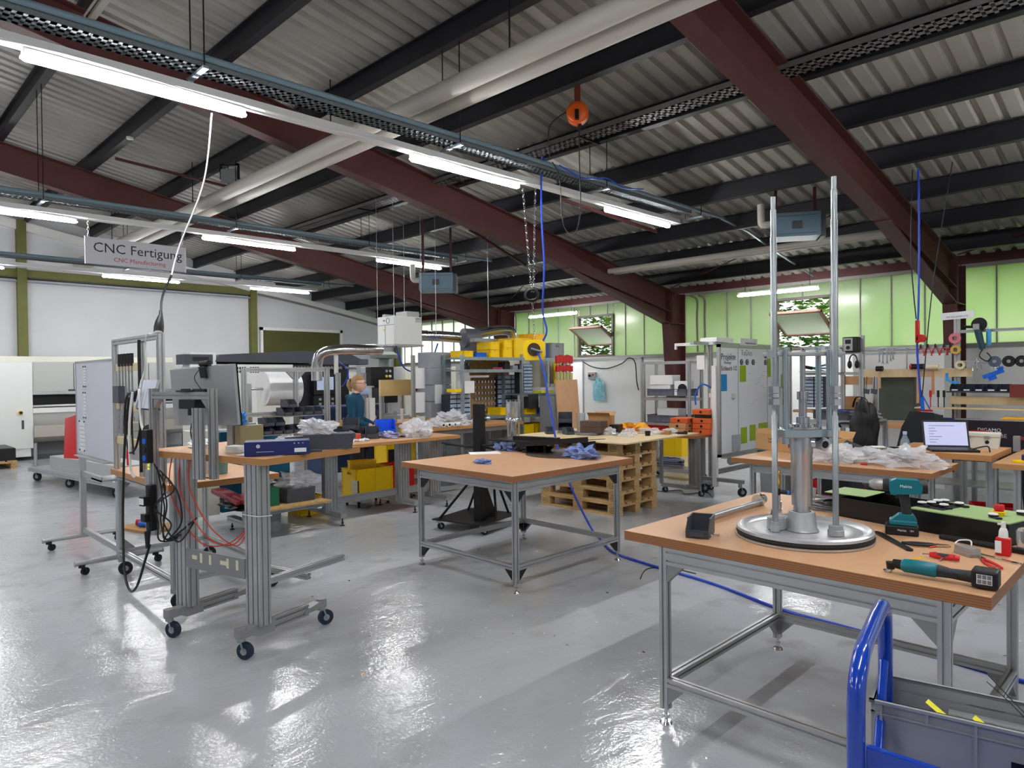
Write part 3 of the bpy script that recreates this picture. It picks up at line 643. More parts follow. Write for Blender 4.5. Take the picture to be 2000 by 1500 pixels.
# black electronics box with green lids
BX = thing('electronics_box', 'long black metal box with two green lids and white pucks, on the front table', 'box', (-.96, 3.885, ZT), R(-14.5))
L2, W2, H2 = .41, .155, .098; b = MB()
b.box(-L2, L2, -W2, -W2 + .004, 0, H2); b.box(-L2, L2, W2 - .004, W2, 0, H2); b.box(-L2, -L2 + .004, -W2, W2, 0, H2); b.box(L2 - .004, L2, -W2, W2, 0, H2); b.box(-L2, L2, -W2, W2, 0, .004); b.box(-.1, -.096, -W2, W2, 0, H2 * .8)
b.box(-L2, L2, -W2 - .012, -W2, 0, .004)
BOXB = mat('black_powder_coat', (16, 16, 18), .35); obj('case', b, BOXB, BX)
LG = mat('pale_green_lid', (158, 186, 128), .35)
b = MB(); b.box(-.02, L2 + .004, -W2 - .002, W2 + .002, H2, H2 + .005); obj('right_lid', b, LG, BX)
b = MB(); b.at(-.4, .05, 0, rz=R(8)); b.box(-.14, .08, -.13, .1, H2 + .0045, H2 + .0085); obj('left_lid', b, LG, BX)
b = MB(); b.box(-.02, .11, -.1, .12, H2 + .0052, H2 + .0068); obj('black_mat', b, BLACKP, BX)
def puck(x, y, a, z=H2 + .006):
    p = MB(); p.at(x, y, z, rz=a); p.box(-.03, .03, -.012, .012, .0, .008); p.cyl((.018, 0, .004), (.018, 0, .014), .019, .021, 20); obj('puck_base', p, BLACKP, BX)
    p = MB(); p.at(x, y, z, rz=a); p.lathe([(.021, .014), (.019, .019), (.01, .021), (0, .021)], 20, (.018, 0, 0)); obj('puck_dome', p, WHITEP, BX)
for x, y, a in ((.0, -.06, 2.6), (.02, -.015, 2.6), (.015, .055, 2.7), (.03, .09, 2.7), (.09, -.035, 2.6), (.11, .07, 2.8), (.33, -.09, 2.5), (.37, .08, 2.6)): puck(x, y, a)
es = thing('emergency_stop', 'red emergency stop mushroom button with yellow collar on the green lid', 'button', (-.665, 3.80, ZT + H2 + .005))
b = MB(); b.lathe([(0, .0), (.02, 0), (.02, .016), (.032, .017), (.032, .02), (.0, .02)], 24); obj('yellow_collar', b, YEL, es)
b = MB(); b.lathe([(0, .02), (.018, .02), (.018, .026), (.021, .028), (.021, .046), (.018, .05), (0, .051)], 24); obj('mushroom_head', b, RED, es)
# cables behind the rig
def coil(name, label, loc, r, n, tr, m, cat='cable', seed=1, flat=.9, tail=None, group=None, bunch=.3):
    rnd = random.Random(seed); pts = []
    for k in range(n * 18):
        a = k / 18 * 2 * PI; rr = r * (1 - bunch * rnd.random() * .35 - .25 * ((k // 18) % 3) / 3)
        pts.append((rr * math.cos(a), flat * rr * math.sin(a), tr + tr * 1.5 * (k / 18 / n) * n * .6 + rnd.random() * tr))
    if tail: pts += [tuple(p) for p in tail]
    b = MB(); b.tube(pts, tr, 6); return obj(name, b, m, label=label, cat=cat, loc=loc, group=group)
coil('cable_coil', 'coil of thin grey cable lying behind the round plate, next to the black box', (-1.47, 3.99, ZT), .13, 7, .0045, GCORD, seed=3)
coil('cable_coil', 'black cable coiled over the grey cable behind the round plate', (-1.42, 3.95, ZT + .035), .11, 3, .004, BLKCORD, seed=5)
b = MB(); b.at(0, 0, 0, rz=R(-30)); b.box(-.1, .1, -.008, .008, 0, .0015); obj('yellow_strip', b, mat('pale_yellow_tape', (224, 232, 150), .5), label='pale yellow strip lying behind the round plate', cat='strip', loc=(-1.36, 3.72, ZT))
b = MB(); b.lathe([(0, 0), (.03, 0), (.04, .08), (.038, .08), (.029, .004), (0, .004)], 24); obj('plastic_cup', b, GLASSC, label='clear plastic cup at the back edge of the front table', cat='cup', loc=(-1.66, 4.14, ZT))
# small tools
b = MB(); b.at(0, 0, 0); b.prism([(-.16, -.016), (.12, -.012), (.16, -.014), (.17, 0), (.16, .014), (.12, .012), (-.16, .016), (-.185, .006), (-.18, -.012)], 'z', 0, .009); obj('black_steel_bar', b, DARKS, label='flat black steel lever bar lying between round plate and drill', cat='tool', loc=(-.99, 3.40, ZT), rz=R(-51), bevel=.002)
pl = thing('side_cutters', 'small cutting pliers with black handles lying near the drill', 'pliers', (-.83, 3.43, ZT), R(28))
b = MB()
for s_ in (-1, 1): b.tube(spl([(.0, .003 * s_, .008), (-.03, .018 * s_, .008), (-.09, .02 * s_, .009), (-.13, .004 * s_, .01)], 5), .006, 8)
obj('handles', b, BLACKP, pl); b = MB(); b.prism([(0, -.012), (.05, -.003), (.05, .003), (0, .012)], 'z', .002, .012); obj('jaws', b, STEEL, pl)
b = MB(); b.tube(spl([(-.07, 0, .004), (-.02, .01, .006), (.03, 0, .004)], 5), .0035, 6); obj('marker_stub', b, ORANGE, label='orange pen stub between pliers and aluminium block', cat='pen', loc=(-.80, 3.44, ZT), rz=.9)
b = MB(); b.box(-.03, .03, -.002, .002, 0, .004); obj('cable_tie', b, YEL, label='short yellow strip beside the ratchet wrench', cat='cable tie', loc=(-.83, 3.16, ZT), rz=R(62))
ts = thing('t_handle_screwdriver', 'red and black T-handle hex key behind the ratchet wrench', 'screwdriver', (-.75, 3.215, ZT), R(3))
b = MB(); b.tube([(-.05, 0, .014), (-.03, 0, .015), (.0, 0, .013), (.03, 0, .015), (.055, 0, .014)], [.01, .014, .012, .014, .011], 12, flat=.8); obj('grip', b, REDP, ts)
b = MB(); b.tube([(-.035, 0, .0158), (.0, 0, .0145), (.04, 0, .0155)], [.0115, .0115, .0115], 10, flat=.9); obj('grip_insert', b, TRIM, ts)
b = MB(); b.cyl((0, -.01, .012), (-.005, -.05, .005), .003, n=6); b.cyl((-.05, 0, .014), (-.075, 0, .012), .003, n=6); obj('blade', b, STEEL, ts)
b = MB()
for z in range(5): b.box(-.045, .045, -.026 + .001 * z, .026 - .001 * z, .002 + z * .0065, .007 + z * .0065)
b.box(-.043, .043, -.02, .02, 0, .03); obj('ribbed_aluminium_block', b, ALU, label='small ribbed aluminium block with a white cord, on the front table', cat='block', loc=(-.70, 3.37, ZT), rz=R(-38))
b = MB(); b.tube(spl([(-.03, 0, .034), (-.02, .03, .045), (.02, .03, .05), (.03, 0, .036)], 5), .003, 6); obj('cord_loop', b, WCORD, label='loop of white cord on the ribbed aluminium block', cat='cord', loc=(-.72, 3.39, ZT))
b = MB(); b.cyl((-.17, 0, .013), (.2, 0, .013), .012, n=12); obj('black_handle_tube', b, BLACKP, label='black tube lying in front of the black electronics box', cat='tube', loc=(-.69, 3.565, ZT), rz=R(-14))
b = MB(); b.prism([(-.085, -.006), (.06, -.007), (.075, -.014), (.098, -.012), (.092, -.004), (.082, 0), (.092, .004), (.098, .012), (.075, .014), (.06, .007), (-.085, .006)], 'z', 0, .006); b.cyl((-.085, 0, 0), (-.085, 0, .007), .012, n=12); obj('combination_wrench', b, STEEL, label='chrome open-end wrench lying near the spray bottle', cat='wrench', loc=(-.60, 3.37, ZT), rz=R(-28))
p2 = thing('pliers', 'pliers with slim red handles lying behind the ratchet battery', 'pliers', (-.63, 3.30, ZT), R(-58))
b = MB()
for s_ in (-1, 1): b.tube(spl([(.0, .004 * s_, .006), (.04, .014 * s_, .006), (.1, .016 * s_, .007), (.13, .012 * s_, .007)], 5), .005, 8)
obj('handles', b, REDP, p2); b = MB(); b.prism([(0, -.011), (-.05, -.003), (-.05, .003), (0, .011)], 'z', .001, .011); obj('jaws', b, STEEL, p2)
b = MB(); b.cyl((0, 0, 0), (0, 0, .008), .006, n=10); obj('plastic_plug', b, WHITEP, label='tiny white plastic plug near the cutting pliers', cat='plug', loc=(-.79, 3.30, ZT))
sb = thing('spray_bottle', 'small red spray bottle with white pump on the right edge of the front table', 'bottle', (-.59, 3.455, ZT))
b = MB(); b.box(-.026, .026, -.018, .018, 0, .075); obj('bottle_body', b, REDP, sb, bevel=.006)
b = MB(); b.box(-.0265, -.004, -.0186, -.018, .012, .062); obj('paper_label', b, PAPER, sb)
b = MB(); b.lathe([(0, .075), (.018, .075), (.016, .1), (.012, .112), (.009, .114), (.008, .14), (0, .142)], 16); b.cyl((0, 0, .128), (-.018, -.01, .13), .004, n=8); obj('pump_head', b, WHITEP, sb)
b = MB(); b.lathe([(0, 0), (.03, 0), (.035, .03), (.035, .075), (.025, .085), (0, .086)], 20); obj('clear_jar', b, GLASSC, label='clear plastic jar beyond the corner of the black box', cat='jar', loc=(-.545, 3.66, ZT))
# ================================================================ BLUE TROLLEY IN THE CORNER
ct = thing('platform_trolley', 'glossy blue tube-framed trolley in the lower right corner', 'trolley', (-.58, 1.71, 0))
pts = spl([(0, 0, .2), (0, 0, .5), (0, 0, .86), (-.01, .06, .945), (-.03, .15, .955)], 5)[:-1] + spl([(-.03, .15, .955), (-.085, .44, .955), (-.1, .53, .94), (-.105, .56, .85), (-.105, .56, .5), (-.105, .56, .2)], 5)
b = MB(); b.tube(pts, .0205, 18); obj('push_handle', b, BLUEPAINT, ct)
b = MB(); b.cyl((-.1, .53, .78), (-.03, .2, .42), .013, n=12); obj('brace', b, BLUEPAINT, ct)
b = MB(); b.box(.0, .95, .0, .58, .42, .44); obj('deck', b, BLUEPAINT, ct, bevel=.003)
b = MB(); b.at(0, 0, 0, rz=R(2)); b.box(.02, .95, .0, .018, .44, .775); obj('side_panel', b, BLUEPAINT, ct, bevel=.004)
for x, y in ((.08, .08), (.87, .08), (.08, .5), (.87, .5)): b = MB(); castor(b, x, y, .08, .4, top=.42); obj('castor', b, [ZINC, RUB], ct)
cr = euro_crate('grey_crate', .62, .215, .24, MGREY, 'grey plastic crate on the blue trolley, holding aluminium bars and yellow strips', (-.395, 2.27, .472), R(11), ribs=True)
b = MB(); b.box(.02, .2, -.1085, -.107, .10, .16); obj('handle_opening', b, DARKS, cr)
for i, (x, y, a, tl) in enumerate(((-.52, 2.27, 52, 'left'), (-.40, 2.25, 50, 'right'))):
    b = MB(); b.tube([(.03, -.035, .13), (.0, .0, .19), (-.045, .03, .225)], .013, 4, flat=.15); obj('yellow_strip', b, mat('yellow_tape', (232, 224, 60), .5), label='yellow plastic strip sticking out of the grey crate, the %s one' % tl, cat='strip', loc=(x, y, .46), rz=R(a - 20), group='yellow strips in the crate')
for i in range(3):
    b = MB(); b.box(-.2, .2, -.016, .016, 0, .02); obj('aluminium_bar', b, ALU, label='aluminium bar lying in the grey crate, %s one' % ['nearest', 'middle', 'farthest'][i], cat='bar', loc=(-.33, 2.25 + .045 * i, .60 + .02 * i), rz=R(11), group='aluminium bars in the crate')
b = MB(); b.box(-.1, .1, -.055, .055, 0, .1); obj('metal_block', b, mat('oiled_casting', (138, 140, 122), .35, .5, .4, 20), label='oily grey metal block inside the grey crate', cat='block', loc=(-.38, 2.29, .452), rz=R(11), bevel=.004)
for k in range(2):
    b = MB(); b.tube(spl([(.1, -.02, .0), (.0, .01 * k, .10), (-.07, .02, .16), (-.14, .05 + .02 * k, .2)], 6), .0013, 5); obj('black_wire', b, BLKCORD, label='thin black wire sticking up out of the grey crate, %s one' % ['lower', 'upper'][k], cat='wire', loc=(-.30, 2.29, .56 + .012 * k), group='wires in the crate')
# ================================================================ SQUARE TABLE IN THE MIDDLE
ZM = .893
work_table('square plywood-topped work table with black brackets, standing in the middle of the floor', -5.05, -3.65, 3.64, 5.17, ZM, -4.85, -3.69, 3.70, 4.98, gm=BLACKP, rail=.19)
def towel(loc, d, seed, label, m=CLOTHB, cat='cloth', name='crumpled_cloth', amp=.55, group=None):
    return obj(name, MB().crumple((0, 0, 0), d, amp, 2.6, seed, nu=36, nv=20, sm=False), m, label=label, cat=cat, loc=loc, group=group)
towel((-4.40, 4.03, ZM), (.15, .09, .035), 3, 'small crumpled blue paper towel alone on the middle table')
b = MB(); b.box(-.15, .15, -.105, .105, 0, .001); obj('paper_sheet', b, PAPER, label='printed paper sheet near the far left edge of the middle table', cat='paper', loc=(-4.98, 4.58, ZM), rz=R(55))
towel((-5.0, 4.88, ZM), (.22, .15, .09), 8, 'crumpled blue towel beside the black bracket plate, far side of the middle table')
towel((-3.98, 4.86, ZM), (.32, .17, .11), 12, 'large crumpled blue towel under the black metal tray, right side of the middle table')
tr = thing('black_metal_tray', 'black L-shaped sheet metal part propped on the right of the middle table', 'metal part', (-4.33, 5.0, ZM), R(8))
b = MB(); b.at(0, 0, .115, rx=R(-3), ry=R(-6)); b.box(-.42, .38, -.17, .15, 0, .006); b.box(-.42, .38, -.17, -.164, -.02, .03); obj('plate', b, DARKS, tr, bevel=.001)
b = MB(); b.box(.28, .38, -.15, -.13, 0, .13); b.box(.28, .3, -.15, .1, 0, .13); b.box(-.38, -.36, -.1, .1, 0, .07); obj('flange', b, DARKS, tr)
b = MB(); b.lathe([(0, 0), (.36, 0), (.36, .006), (0, .006)], 40); obj('round_base_sheet', b, mat('dark_round_sheet', (74, 62, 56), .45), tr)
tr = thing('black_bracket_plate', 'low black welded bracket with legs on the far left of the middle table', 'metal part', (-4.80, 4.95, ZM), R(12))
b = MB(); b.box(-.36, .36, -.12, .12, .10, .112); obj('plate', b, DARKS, tr, bevel=.001)
b = MB(); b.box(-.1, .4, -.05, .02, .112, .15); obj('box_section', b, DARKS, tr)
for x, y in ((-.2, -.1), (.1, .1), (.3, -.1), (-.3, .1)): b = MB(); b.cyl((x, y, 0), (x, y, .1), .012, n=8); obj('leg', b, DARKS, tr)
b = MB(); b.crumple((.12, .0, 0), (.34, .2, .07), .4, 2, 4, nu=24, nv=12); obj('black_hoses', b, DARKS, tr)
gp = thing('glass_pump', 'clear cylinder pump with metal flange, standing on the black bracket of the middle table', 'machine', (-5.02, 5.02, ZM + .112), 0)
b = MB(); b.lathe([(0, 0), (.09, 0), (.09, .012), (0, .012)], 24); b.lathe([(0, .17), (.085, .17), (.085, .2), (.08, .21), (0, .21)], 24); obj('flange', b, STEEL, gp)
for k in range(4): a = k * PI / 2 + .4; b = MB(); b.cyl((.06 * math.cos(a), .06 * math.sin(a), .012), (.06 * math.cos(a), .06 * math.sin(a), .17), .008, n=8); obj('column', b, STEEL, gp)
b = MB(); b.cyl((0, 0, .012), (0, 0, .17), .022, n=16); b.cb((.02, -.02, .05), (.05, .04, .05)); obj('valve_body', b, ALU2, gp)
b = MB(); b.lathe([(.065, .21), (.068, .21), (.068, .36), (.06, .362)], 24); b.lathe([(0, .36), (.06, .36), (.06, .372), (0, .374)], 24); obj('cylinder_glass', b, GLASSC, gp)
for k in range(4): a = k * PI / 2 + .4; b = MB(); b.cyl((.072 * math.cos(a), .072 * math.sin(a), .2), (.072 * math.cos(a), .072 * math.sin(a), .39), .006, n=8); obj('tie_rod', b, STEEL, gp)
# black wheeled stand behind the table
bs = thing('black_column_stand', 'black steel column on a low wheeled plate with slanting struts, behind the middle table', 'stand', (-5.65, 4.98, 0), R(14))
b = MB(); b.box(-.30, .36, -.30, .42, .105, .117); obj('base_plate', b, DARKS, bs, bevel=.002)
b = MB(); b.box(.15, .245, -.16, -.06, .117, 1.35); obj('column', b, DARKS, bs, bevel=.003)
b = MB(); b.prism([(.117, .0), (.117, .12)], 'x', 0, .01) if False else None
b = MB(); b.add([(.19 + a, y, z) for a in (-.006, .006) for y, z in ((-.06, .117), (.22, .117), (-.06, .62))], [(0, 1, 2), (5, 4, 3), (0, 3, 4, 1), (1, 4, 5, 2), (2, 5, 3, 0)]); obj('gusset_plate', b, DARKS, bs)
for p0, p1 in (((-.24, -.24, .117), (.15, -.12, .60)), ((.33, .0, .117), (.22, .12, .62)), ((.25, .38, .117), (.22, .12, .62)), ((-.24, .3, .117), (.17, .0, .66))): b = MB(); b.cyl(p0, p1, .014, n=8); obj('strut', b, DARKS, bs)
b = MB(); b.box(.05, .12, .04, .12, .117, 1.18); obj('rear_column', b, DARKS, bs, bevel=.003)
b = MB(); b.tube(spl([(-.3, -.1, .92), (-.1, -.12, .905), (.1, -.14, .9), (.42, -.1, .93)], 4), .013, 8); b.tube(spl([(-.3, -.04, .90), (0, -.02, .88), (.3, .02, .86), (.34, .04, .7), (.33, .05, .5)], 4), .011, 8); obj('hose', b, RUB, bs)
b = MB(); b.cb((.2, -.0, 1.2), (.09, .06, .07)); b.cyl((.1, -.13, 1.21), (.1, -.15, 1.21), .03, n=16); b.cyl((.12, -.1, 1.2), (.3, -.05, 1.2), .014, n=8); obj('regulator', b, ZINC, bs)
for x, y in ((-.25, -.25), (.31, -.25), (-.25, .37), (.31, .37)): b = MB(); castor(b, x, y, .036, 1.0, top=.105); obj('castor', b, [ZINC, RUB], bs)
# ================================================================ PALLETS
def pallet_bm():
    b = MB()
    for x in (-.6 + .0, -.0725, .6 - .145): pass
    for y0 in (-.4, -.05, .3):                                      # runners along x with three blocks each
        b.box(-.6, .6, y0, y0 + .1, 0, .022)
        for x0 in (-.6, -.0725, .455): b.box(x0, x0 + .145, y0, y0 + .1, .022, .1)
    for x0 in (-.6, -.0725, .455): b.box(x0, x0 + .145, -.4, .4, .1, .122)
    for y0, wd in ((-.4, .145), (-.215, .1), (-.0725, .145), (.115, .1), (.255, .145)): b.box(-.6, .6, y0, y0 + wd, .122, .144)
    return b
PJ = [(0, 0, 0), (.006, .008, .4), (-.01, .004, -.5), (.012, -.006, .3), (-.006, .01, -.3), (.004, 0, .5)]
lv = ['bottom pallet, on the floor', 'second pallet from the floor', 'third pallet from the floor', 'fourth pallet from the floor', 'fifth pallet, second from the top', 'top pallet, under the pale board']
p0 = None
for k in range(6):
    dx, dy, a = PJ[k]
    if not p0:
        p0 = thing('wooden_pallet', '', 'pallet', group='stacked wooden pallets'); obj('timber', pallet_bm(), PINE, p0)
        for x in (-.5275, .5275):
            text('stamp', 'EPAL' if x < 0 else 'EUR', .034, mat('burnt_stamp', (70, 48, 34), .8), p0, (x, -.4005, .06), (PI / 2, 0, 0))
            o = obj('stamp_ring', MB().tube([(x + .05 * math.cos(t_ * PI / 12), -.4004, .06 + .03 * math.sin(t_ * PI / 12)) for t_ in range(24)], .0022, 4, closed=True), _M['burnt_stamp'], p0)
        r = p0
    else: r = dup(p0, (0, 0, 0))
    r.location = (-5.39 + dx, 6.88 + dy, .1445 * k); r.rotation_euler.z = R(a); r['label'] = 'light wooden pallet, ' + lv[k] + ' of the stack'
ZP = .1445 * 6
b = MB(); b.at(0, 0, 0, rz=R(3)); b.box(-.88, .87, -.75, .95, 0, .016); obj('board', b, PLYL, label='large pale plywood board lying on the pallet stack', cat='board', loc=(-5.42, 6.98, ZP), bevel=.001)
ZP += .016
bin_at((-6.05, 6.72, ZP), R(50), GREYP, 'small dark grey bin at the left corner of the pallet board', None, s=1.0)
bin_at((-5.78, 6.78, ZP), R(60), GREYP, 'small dark grey bin in front of the stacked large bins on the pallet board', None, s=1.0)
for k in range(2):
    bin_at((-6.12, 7.12, ZP + .125 * k), R(40), GREYP, 'large dark grey stacking bin on the pallet board, ' + ('lower one' if k == 0 else 'upper one'), 'large bins on the pallet board', s=1.45, H=.09, W=.13)
coil('cable_coil', 'flat coil of grey cable left of the brown cartons on the pallet board', (-5.92, 6.95, ZP), .16, 3, .006, GCORD, seed=9)
coil('cable_coil', 'flat coil of grey cable under the dark brown carton on the pallet board', (-5.55, 6.92, ZP), .19, 3, .006, GCORD, seed=11)
DBR = mat('dark_brown_carton', (92, 72, 62), .7, 0, .15, 6)
def carton(loc, d, rz, label, m=CARD, open_=True, group=None, name='carton', flaps=True, tape=True):
    t = thing(name, label, 'box', loc, rz, group); b = MB(); l, w, h = d[0] / 2, d[1] / 2, d[2]
    if open_:
        q = .004; b.box(-l, l, -w, -w + q, 0, h); b.box(-l, l, w - q, w, 0, h); b.box(-l, -l + q, -w, w, 0, h); b.box(l - q, l, -w, w, 0, h); b.box(-l, l, -w, w, 0, q)
    else: b.box(-l, l, -w, w, 0, h)
    obj('carton_body', b, m, t, bevel=.002)
    if open_ and flaps:
        for s_ in (-1, 1):
            b = MB(); b.at(0, s_ * w, h, rx=R(-s_ * 50)); b.box(-l, l, -.002, .002, 0, w * .7); obj('flap', b, m, t)
    elif tape: b = MB(); b.box(-l, l, -.025, .025, h, h + .001); b.box(l, l + .001, -.025, .025, h - .05, h); b.box(-l - .001, -l, -.025, .025, h - .05, h); obj('tape', b, mat('brown_tape', (176, 142, 104), .3), t)
    return t
for k in range(2): carton((-5.50, 6.95, ZP + .03 + .075 * k), (.29, .2, .072), R(12), 'dark brown flat carton on the pallet board, ' + ('lower one' if k == 0 else 'upper one'), DBR, False, 'dark cartons on the pallet board', tape=False)
carton((-5.66, 7.32, ZP), (.3, .2, .22), R(20), 'brown open carton behind the dark flat cartons on the pallet board', CARD, True)
b = MB(); b.lathe([(0, 0), (.05, 0), (.055, .02), (.06, .25), (.057, .25), (.05, .01)], 20); obj('clear_beaker', b, GLASSC, label='tall clear plastic container behind the large grey bins on the pallet board', cat='container', loc=(-5.93, 7.22, ZP))
carton((-5.35, 7.22, ZP), (.12, .16, .12), R(15), 'small black box right of the brown cartons on the pallet board', BLACKP, False, tape=False)
towel((-5.32, 7.5, ZP), (.34, .22, .12), 21, 'yellow and orange cloth rag at the back of the pallet board', mat('yellow_orange_rag', (236, 200, 60), .8, 0, .5, 4, c2=(224, 110, 40)))
for i, (x, y, dx, dy, dz) in enumerate(((-5.30, 7.02, .16, .12, .09), (-5.12, 7.18, .2, .14, .08), (-5.02, 7.5, .34, .16, .07), (-5.0, 6.95, .18, .1, .05), (-4.86, 7.72, .2, .12, .06))):
    towel((x, y, ZP), (dx, dy, dz), 30 + i, ['clear bag of fittings next to the dark cartons', 'clear bag of grey metal parts in the middle of the pallet board', 'long clear bag at the back of the pallet board', 'small clear bag near the front edge of the pallet board', 'clear bag at the far right corner of the pallet board'][i], FOIL, 'bag', 'plastic_bag', .36)
for i, (x, y) in enumerate(((-5.22, 6.98), (-5.17, 7.08), (-5.08, 7.12), (-5.12, 7.02))):
    b = MB(); b.cyl((0, 0, .02), (.05, .02, .02), .02, n=10); b.cyl((.05, .02, .02), (.065, .026, .02), .026, n=6); obj('pipe_fitting', b, STEEL, label='small metal pipe fitting on the pallet board beside the clear bags', cat='fitting', loc=(x, y, ZP), rz=i * 1.1, group='fittings on the pallet board')
b = MB(); b.lathe([(0, 0), (.03, 0), (.036, .06), (.03, .06), (.026, .005)], 20); obj('black_cup', b, BLACKP, label='black plastic cup near the right front edge of the pallet board', cat='cup', loc=(-4.87, 7.22, ZP))
carton((-4.80, 7.52, ZP), (.12, .08, .05), R(10), 'small brown box behind the black cup on the pallet board', CARD, False)
b = MB(); b.box(-.06, .06, -.03, .03, 0, .03); b.cyl((-.02, -.031, .015), (-.02, -.036, .015), .009, n=12); b.cyl((.03, 0, .03), (.03, 0, .04), .018, n=12); obj('black_tape_measure', b, BLACKP, label='flat black tool at the far right corner of the pallet board', cat='tool', loc=(-4.66, 7.68, ZP), rz=R(15), bevel=.004)
b = MB(); b.box(-.18, .1, -.012, .012, 0, .02); b.box(-.18, .1, .02, .04, 0, .02); obj('aluminium_strip', b, ALU, label='pair of short aluminium profiles behind the black cup', cat='bar', loc=(-4.84, 7.68, ZP), rz=R(-12))
# ================================================================ LIFT DESK WITH THE MONITOR (left foreground)
ZD = 1.175
dk = thing('lift_desk', 'height-adjustable plywood desk on two wide aluminium legs with blue castors, left foreground', 'desk', (-3.90, 1.83, 0), R(14))
b = MB(); b.box(-1.2, 0, 0, .80, ZD - .042, ZD); o = obj('desktop', b, [BEECH, ply('beech_edge', (186, 136, 84), (160, 108, 60), True)], dk, bevel=.002)
for p in o.data.polygons: p.material_index = 0 if abs(p.normal.z) > .5 else 1
for x in (-.13, -.83):
    b = MB(); b.prof((x, .05, .17), (x, .05, ZD - .042), .13, .08, up=(0, 1, 0)); obj('leg', b, ALU, dk)
    b = MB(); b.prism([(-.10, .125), (-.02, .125), (.02, .105), (.14, .105), (.14, .15), (.15, .175), (-.1, .175)], 'x', x - .035, x + .035); b.prism([(.38, .125), (.56, .125), (.56, .17), (.50, .17), (.38, .145)], 'x', x - .03, x + .03); b.prof((x, .1, .145), (x, .42, .145), .05, .07); b.cyl((x, -.08, .125), (x, -.08, .18), .034, n=16); b.cyl((x, .55, .125), (x, .55, .18), .034, n=16); obj('foot_beam', b, CASTM, dk)
    for y, a in ((-.08, .3), (.55, 1.2)): b = MB(); castor(b, x, y, .05, a, top=.125); obj('castor', b, [ZINC, BLUERUB], dk)
b = MB(); b.box(-.765, -.195, -.0, .012, .44, .56); obj('cross_plate', b, mat('grey_sheet_metal', (140, 142, 144), .5, .4), dk)
b = MB()
for x, wd in ((-.70, .05), (-.62, .022), (-.53, .022), (-.42, .06), (-.36, .022), (-.27, .022)): b.box(x, x + wd, -.0012, 0, .485 if wd < .03 else .5, .545 if wd < .03 else .525)
obj('paper_stickers', b, mat('cream_sticker', (214, 208, 180), .7), dk, label='cream paper stickers on the cross plate')
b = MB(); b.prof((-.1, .09, .42), (-.1, .72, .42), .04, .04); obj('side_rail', b, ALU, dk)
b = MB(); b.prof((-.19, .5, .33), (-.77, .5, .33), .04, .04); obj('rear_rail', b, ALU, dk)
# monitor frame
for x, z0 in ((-1.06, .62), (-.44, 1.03)):
    b = MB(); b.prof((x, -.02, z0), (x, -.02, 1.59), .045, .04, up=(0, 1, 0)); obj('frame_post', b, ALU, dk)
b = MB(); b.prof((-1.04, -.02, 1.545), (-.46, -.02, 1.545), .04, .045); obj('frame_bar', b, ALU, dk)
b = MB(); b.prof((-.52, -.065, 1.03), (-.52, -.065, 1.47), .09, .03, up=(0, 1, 0)); obj('cable_channel', b, ALU, dk)
b = MB(); b.box(-1.13, -1.08, -.045, -.02, .62, 1.05); obj('side_channel', b, ALU, dk)
for x, s_ in ((-1.03, 1), (-.47, -1)): b = MB(); gusset(b, x, -.02, 1.52, s_, 0, s=.06); obj('corner_bracket', b, CASTM, dk)
b = MB(); b.cyl((-.13, .0, ZD - .33), (-.13, .12, ZD - .33), .002, n=6); b.tube([(-.2, .0, .83), (-.2, .1, .83), (-.06, .1, .82), (-.06, .0, .83)], .003, 6, closed=True); obj('cable_tie', b, WCORD, dk)
def P(x, y, z=0, base=dk):
    v = Matrix.Rotation(base.rotation_euler.z, 4, 'Z') @ Vector((x, y, 0)); return (base.location.x + v.x, base.location.y + v.y, z)
mo = thing('monitor', 'large flat monitor seen from behind on the lift desk, silver-grey back', 'monitor', P(-.72, .12, 1.345), R(14 - 3))
MONB = mat('silver_monitor_back', (166, 168, 172), .4, .3)
b = MB(); b.at(0, 0, 0, ry=R(-2), rx=R(3)); b.box(-.36, .36, .0, .022, 0, .385); obj('back_shell', b, MONB, mo, bevel=.004)
b = MB(); b.at(0, 0, 0, ry=R(-2), rx=R(3)); b.box(-.36, .363, .022, .028, -.002, .387); obj('screen', b, SCREEN, mo)
b = MB(); b.box(-.09, .05, -.03, .0, .13, .24); b.box(-.05, .03, -.13, -.03, .17, .21); obj('mount', b, BLACKP, mo, bevel=.002)
wc = thing('webcam', 'black webcam clipped on top of the monitor with its cable hanging down', 'webcam', P(-.66, .10, 1.735), R(14))
b = MB(); b.cyl((-.05, -.01, .012), (.04, -.01, .018), .018, n=14); obj('webcam_body', b, BLACKP, wc)
b = MB(); b.at(0, 0, 0, rx=R(12)); b.box(-.045, .015, -.035, -.02, -.075, .0); b.box(-.03, .01, -.03, .03, -.008, .0); obj('clip', b, BLACKP, wc, bevel=.003)
b = MB(); b.tube(spl([(-.03, -.04, -.03), (-.06, -.05, -.08), (-.02, -.04, -.14), (.0, -.03, -.17)], 5), .0025, 6); obj('cable', b, BLKCORD, wc)
b = MB(); b.box(-.06, .05, -.05, .01, 0, .012); b.cyl((0, -.02, .012), (0, -.02, .02), .03, n=14); obj('usb_hub', b, BLACKP, label='flat black hub lying on top of the monitor frame bar', cat='hub', loc=P(-.68, -.02, 1.5685), rz=R(14), bevel=.003)
b = MB(); b.box(-.1, .06, -.05, .03, -.06, 0); b.cyl((.0, -.02, -.06), (.0, -.02, -.1), .03, n=10); obj('black_adapter', b, BLACKP, label='black power adapter hung under the monitor frame bar', cat='adapter', loc=P(-.64, .0, 1.5215), rz=R(14), bevel=.003)
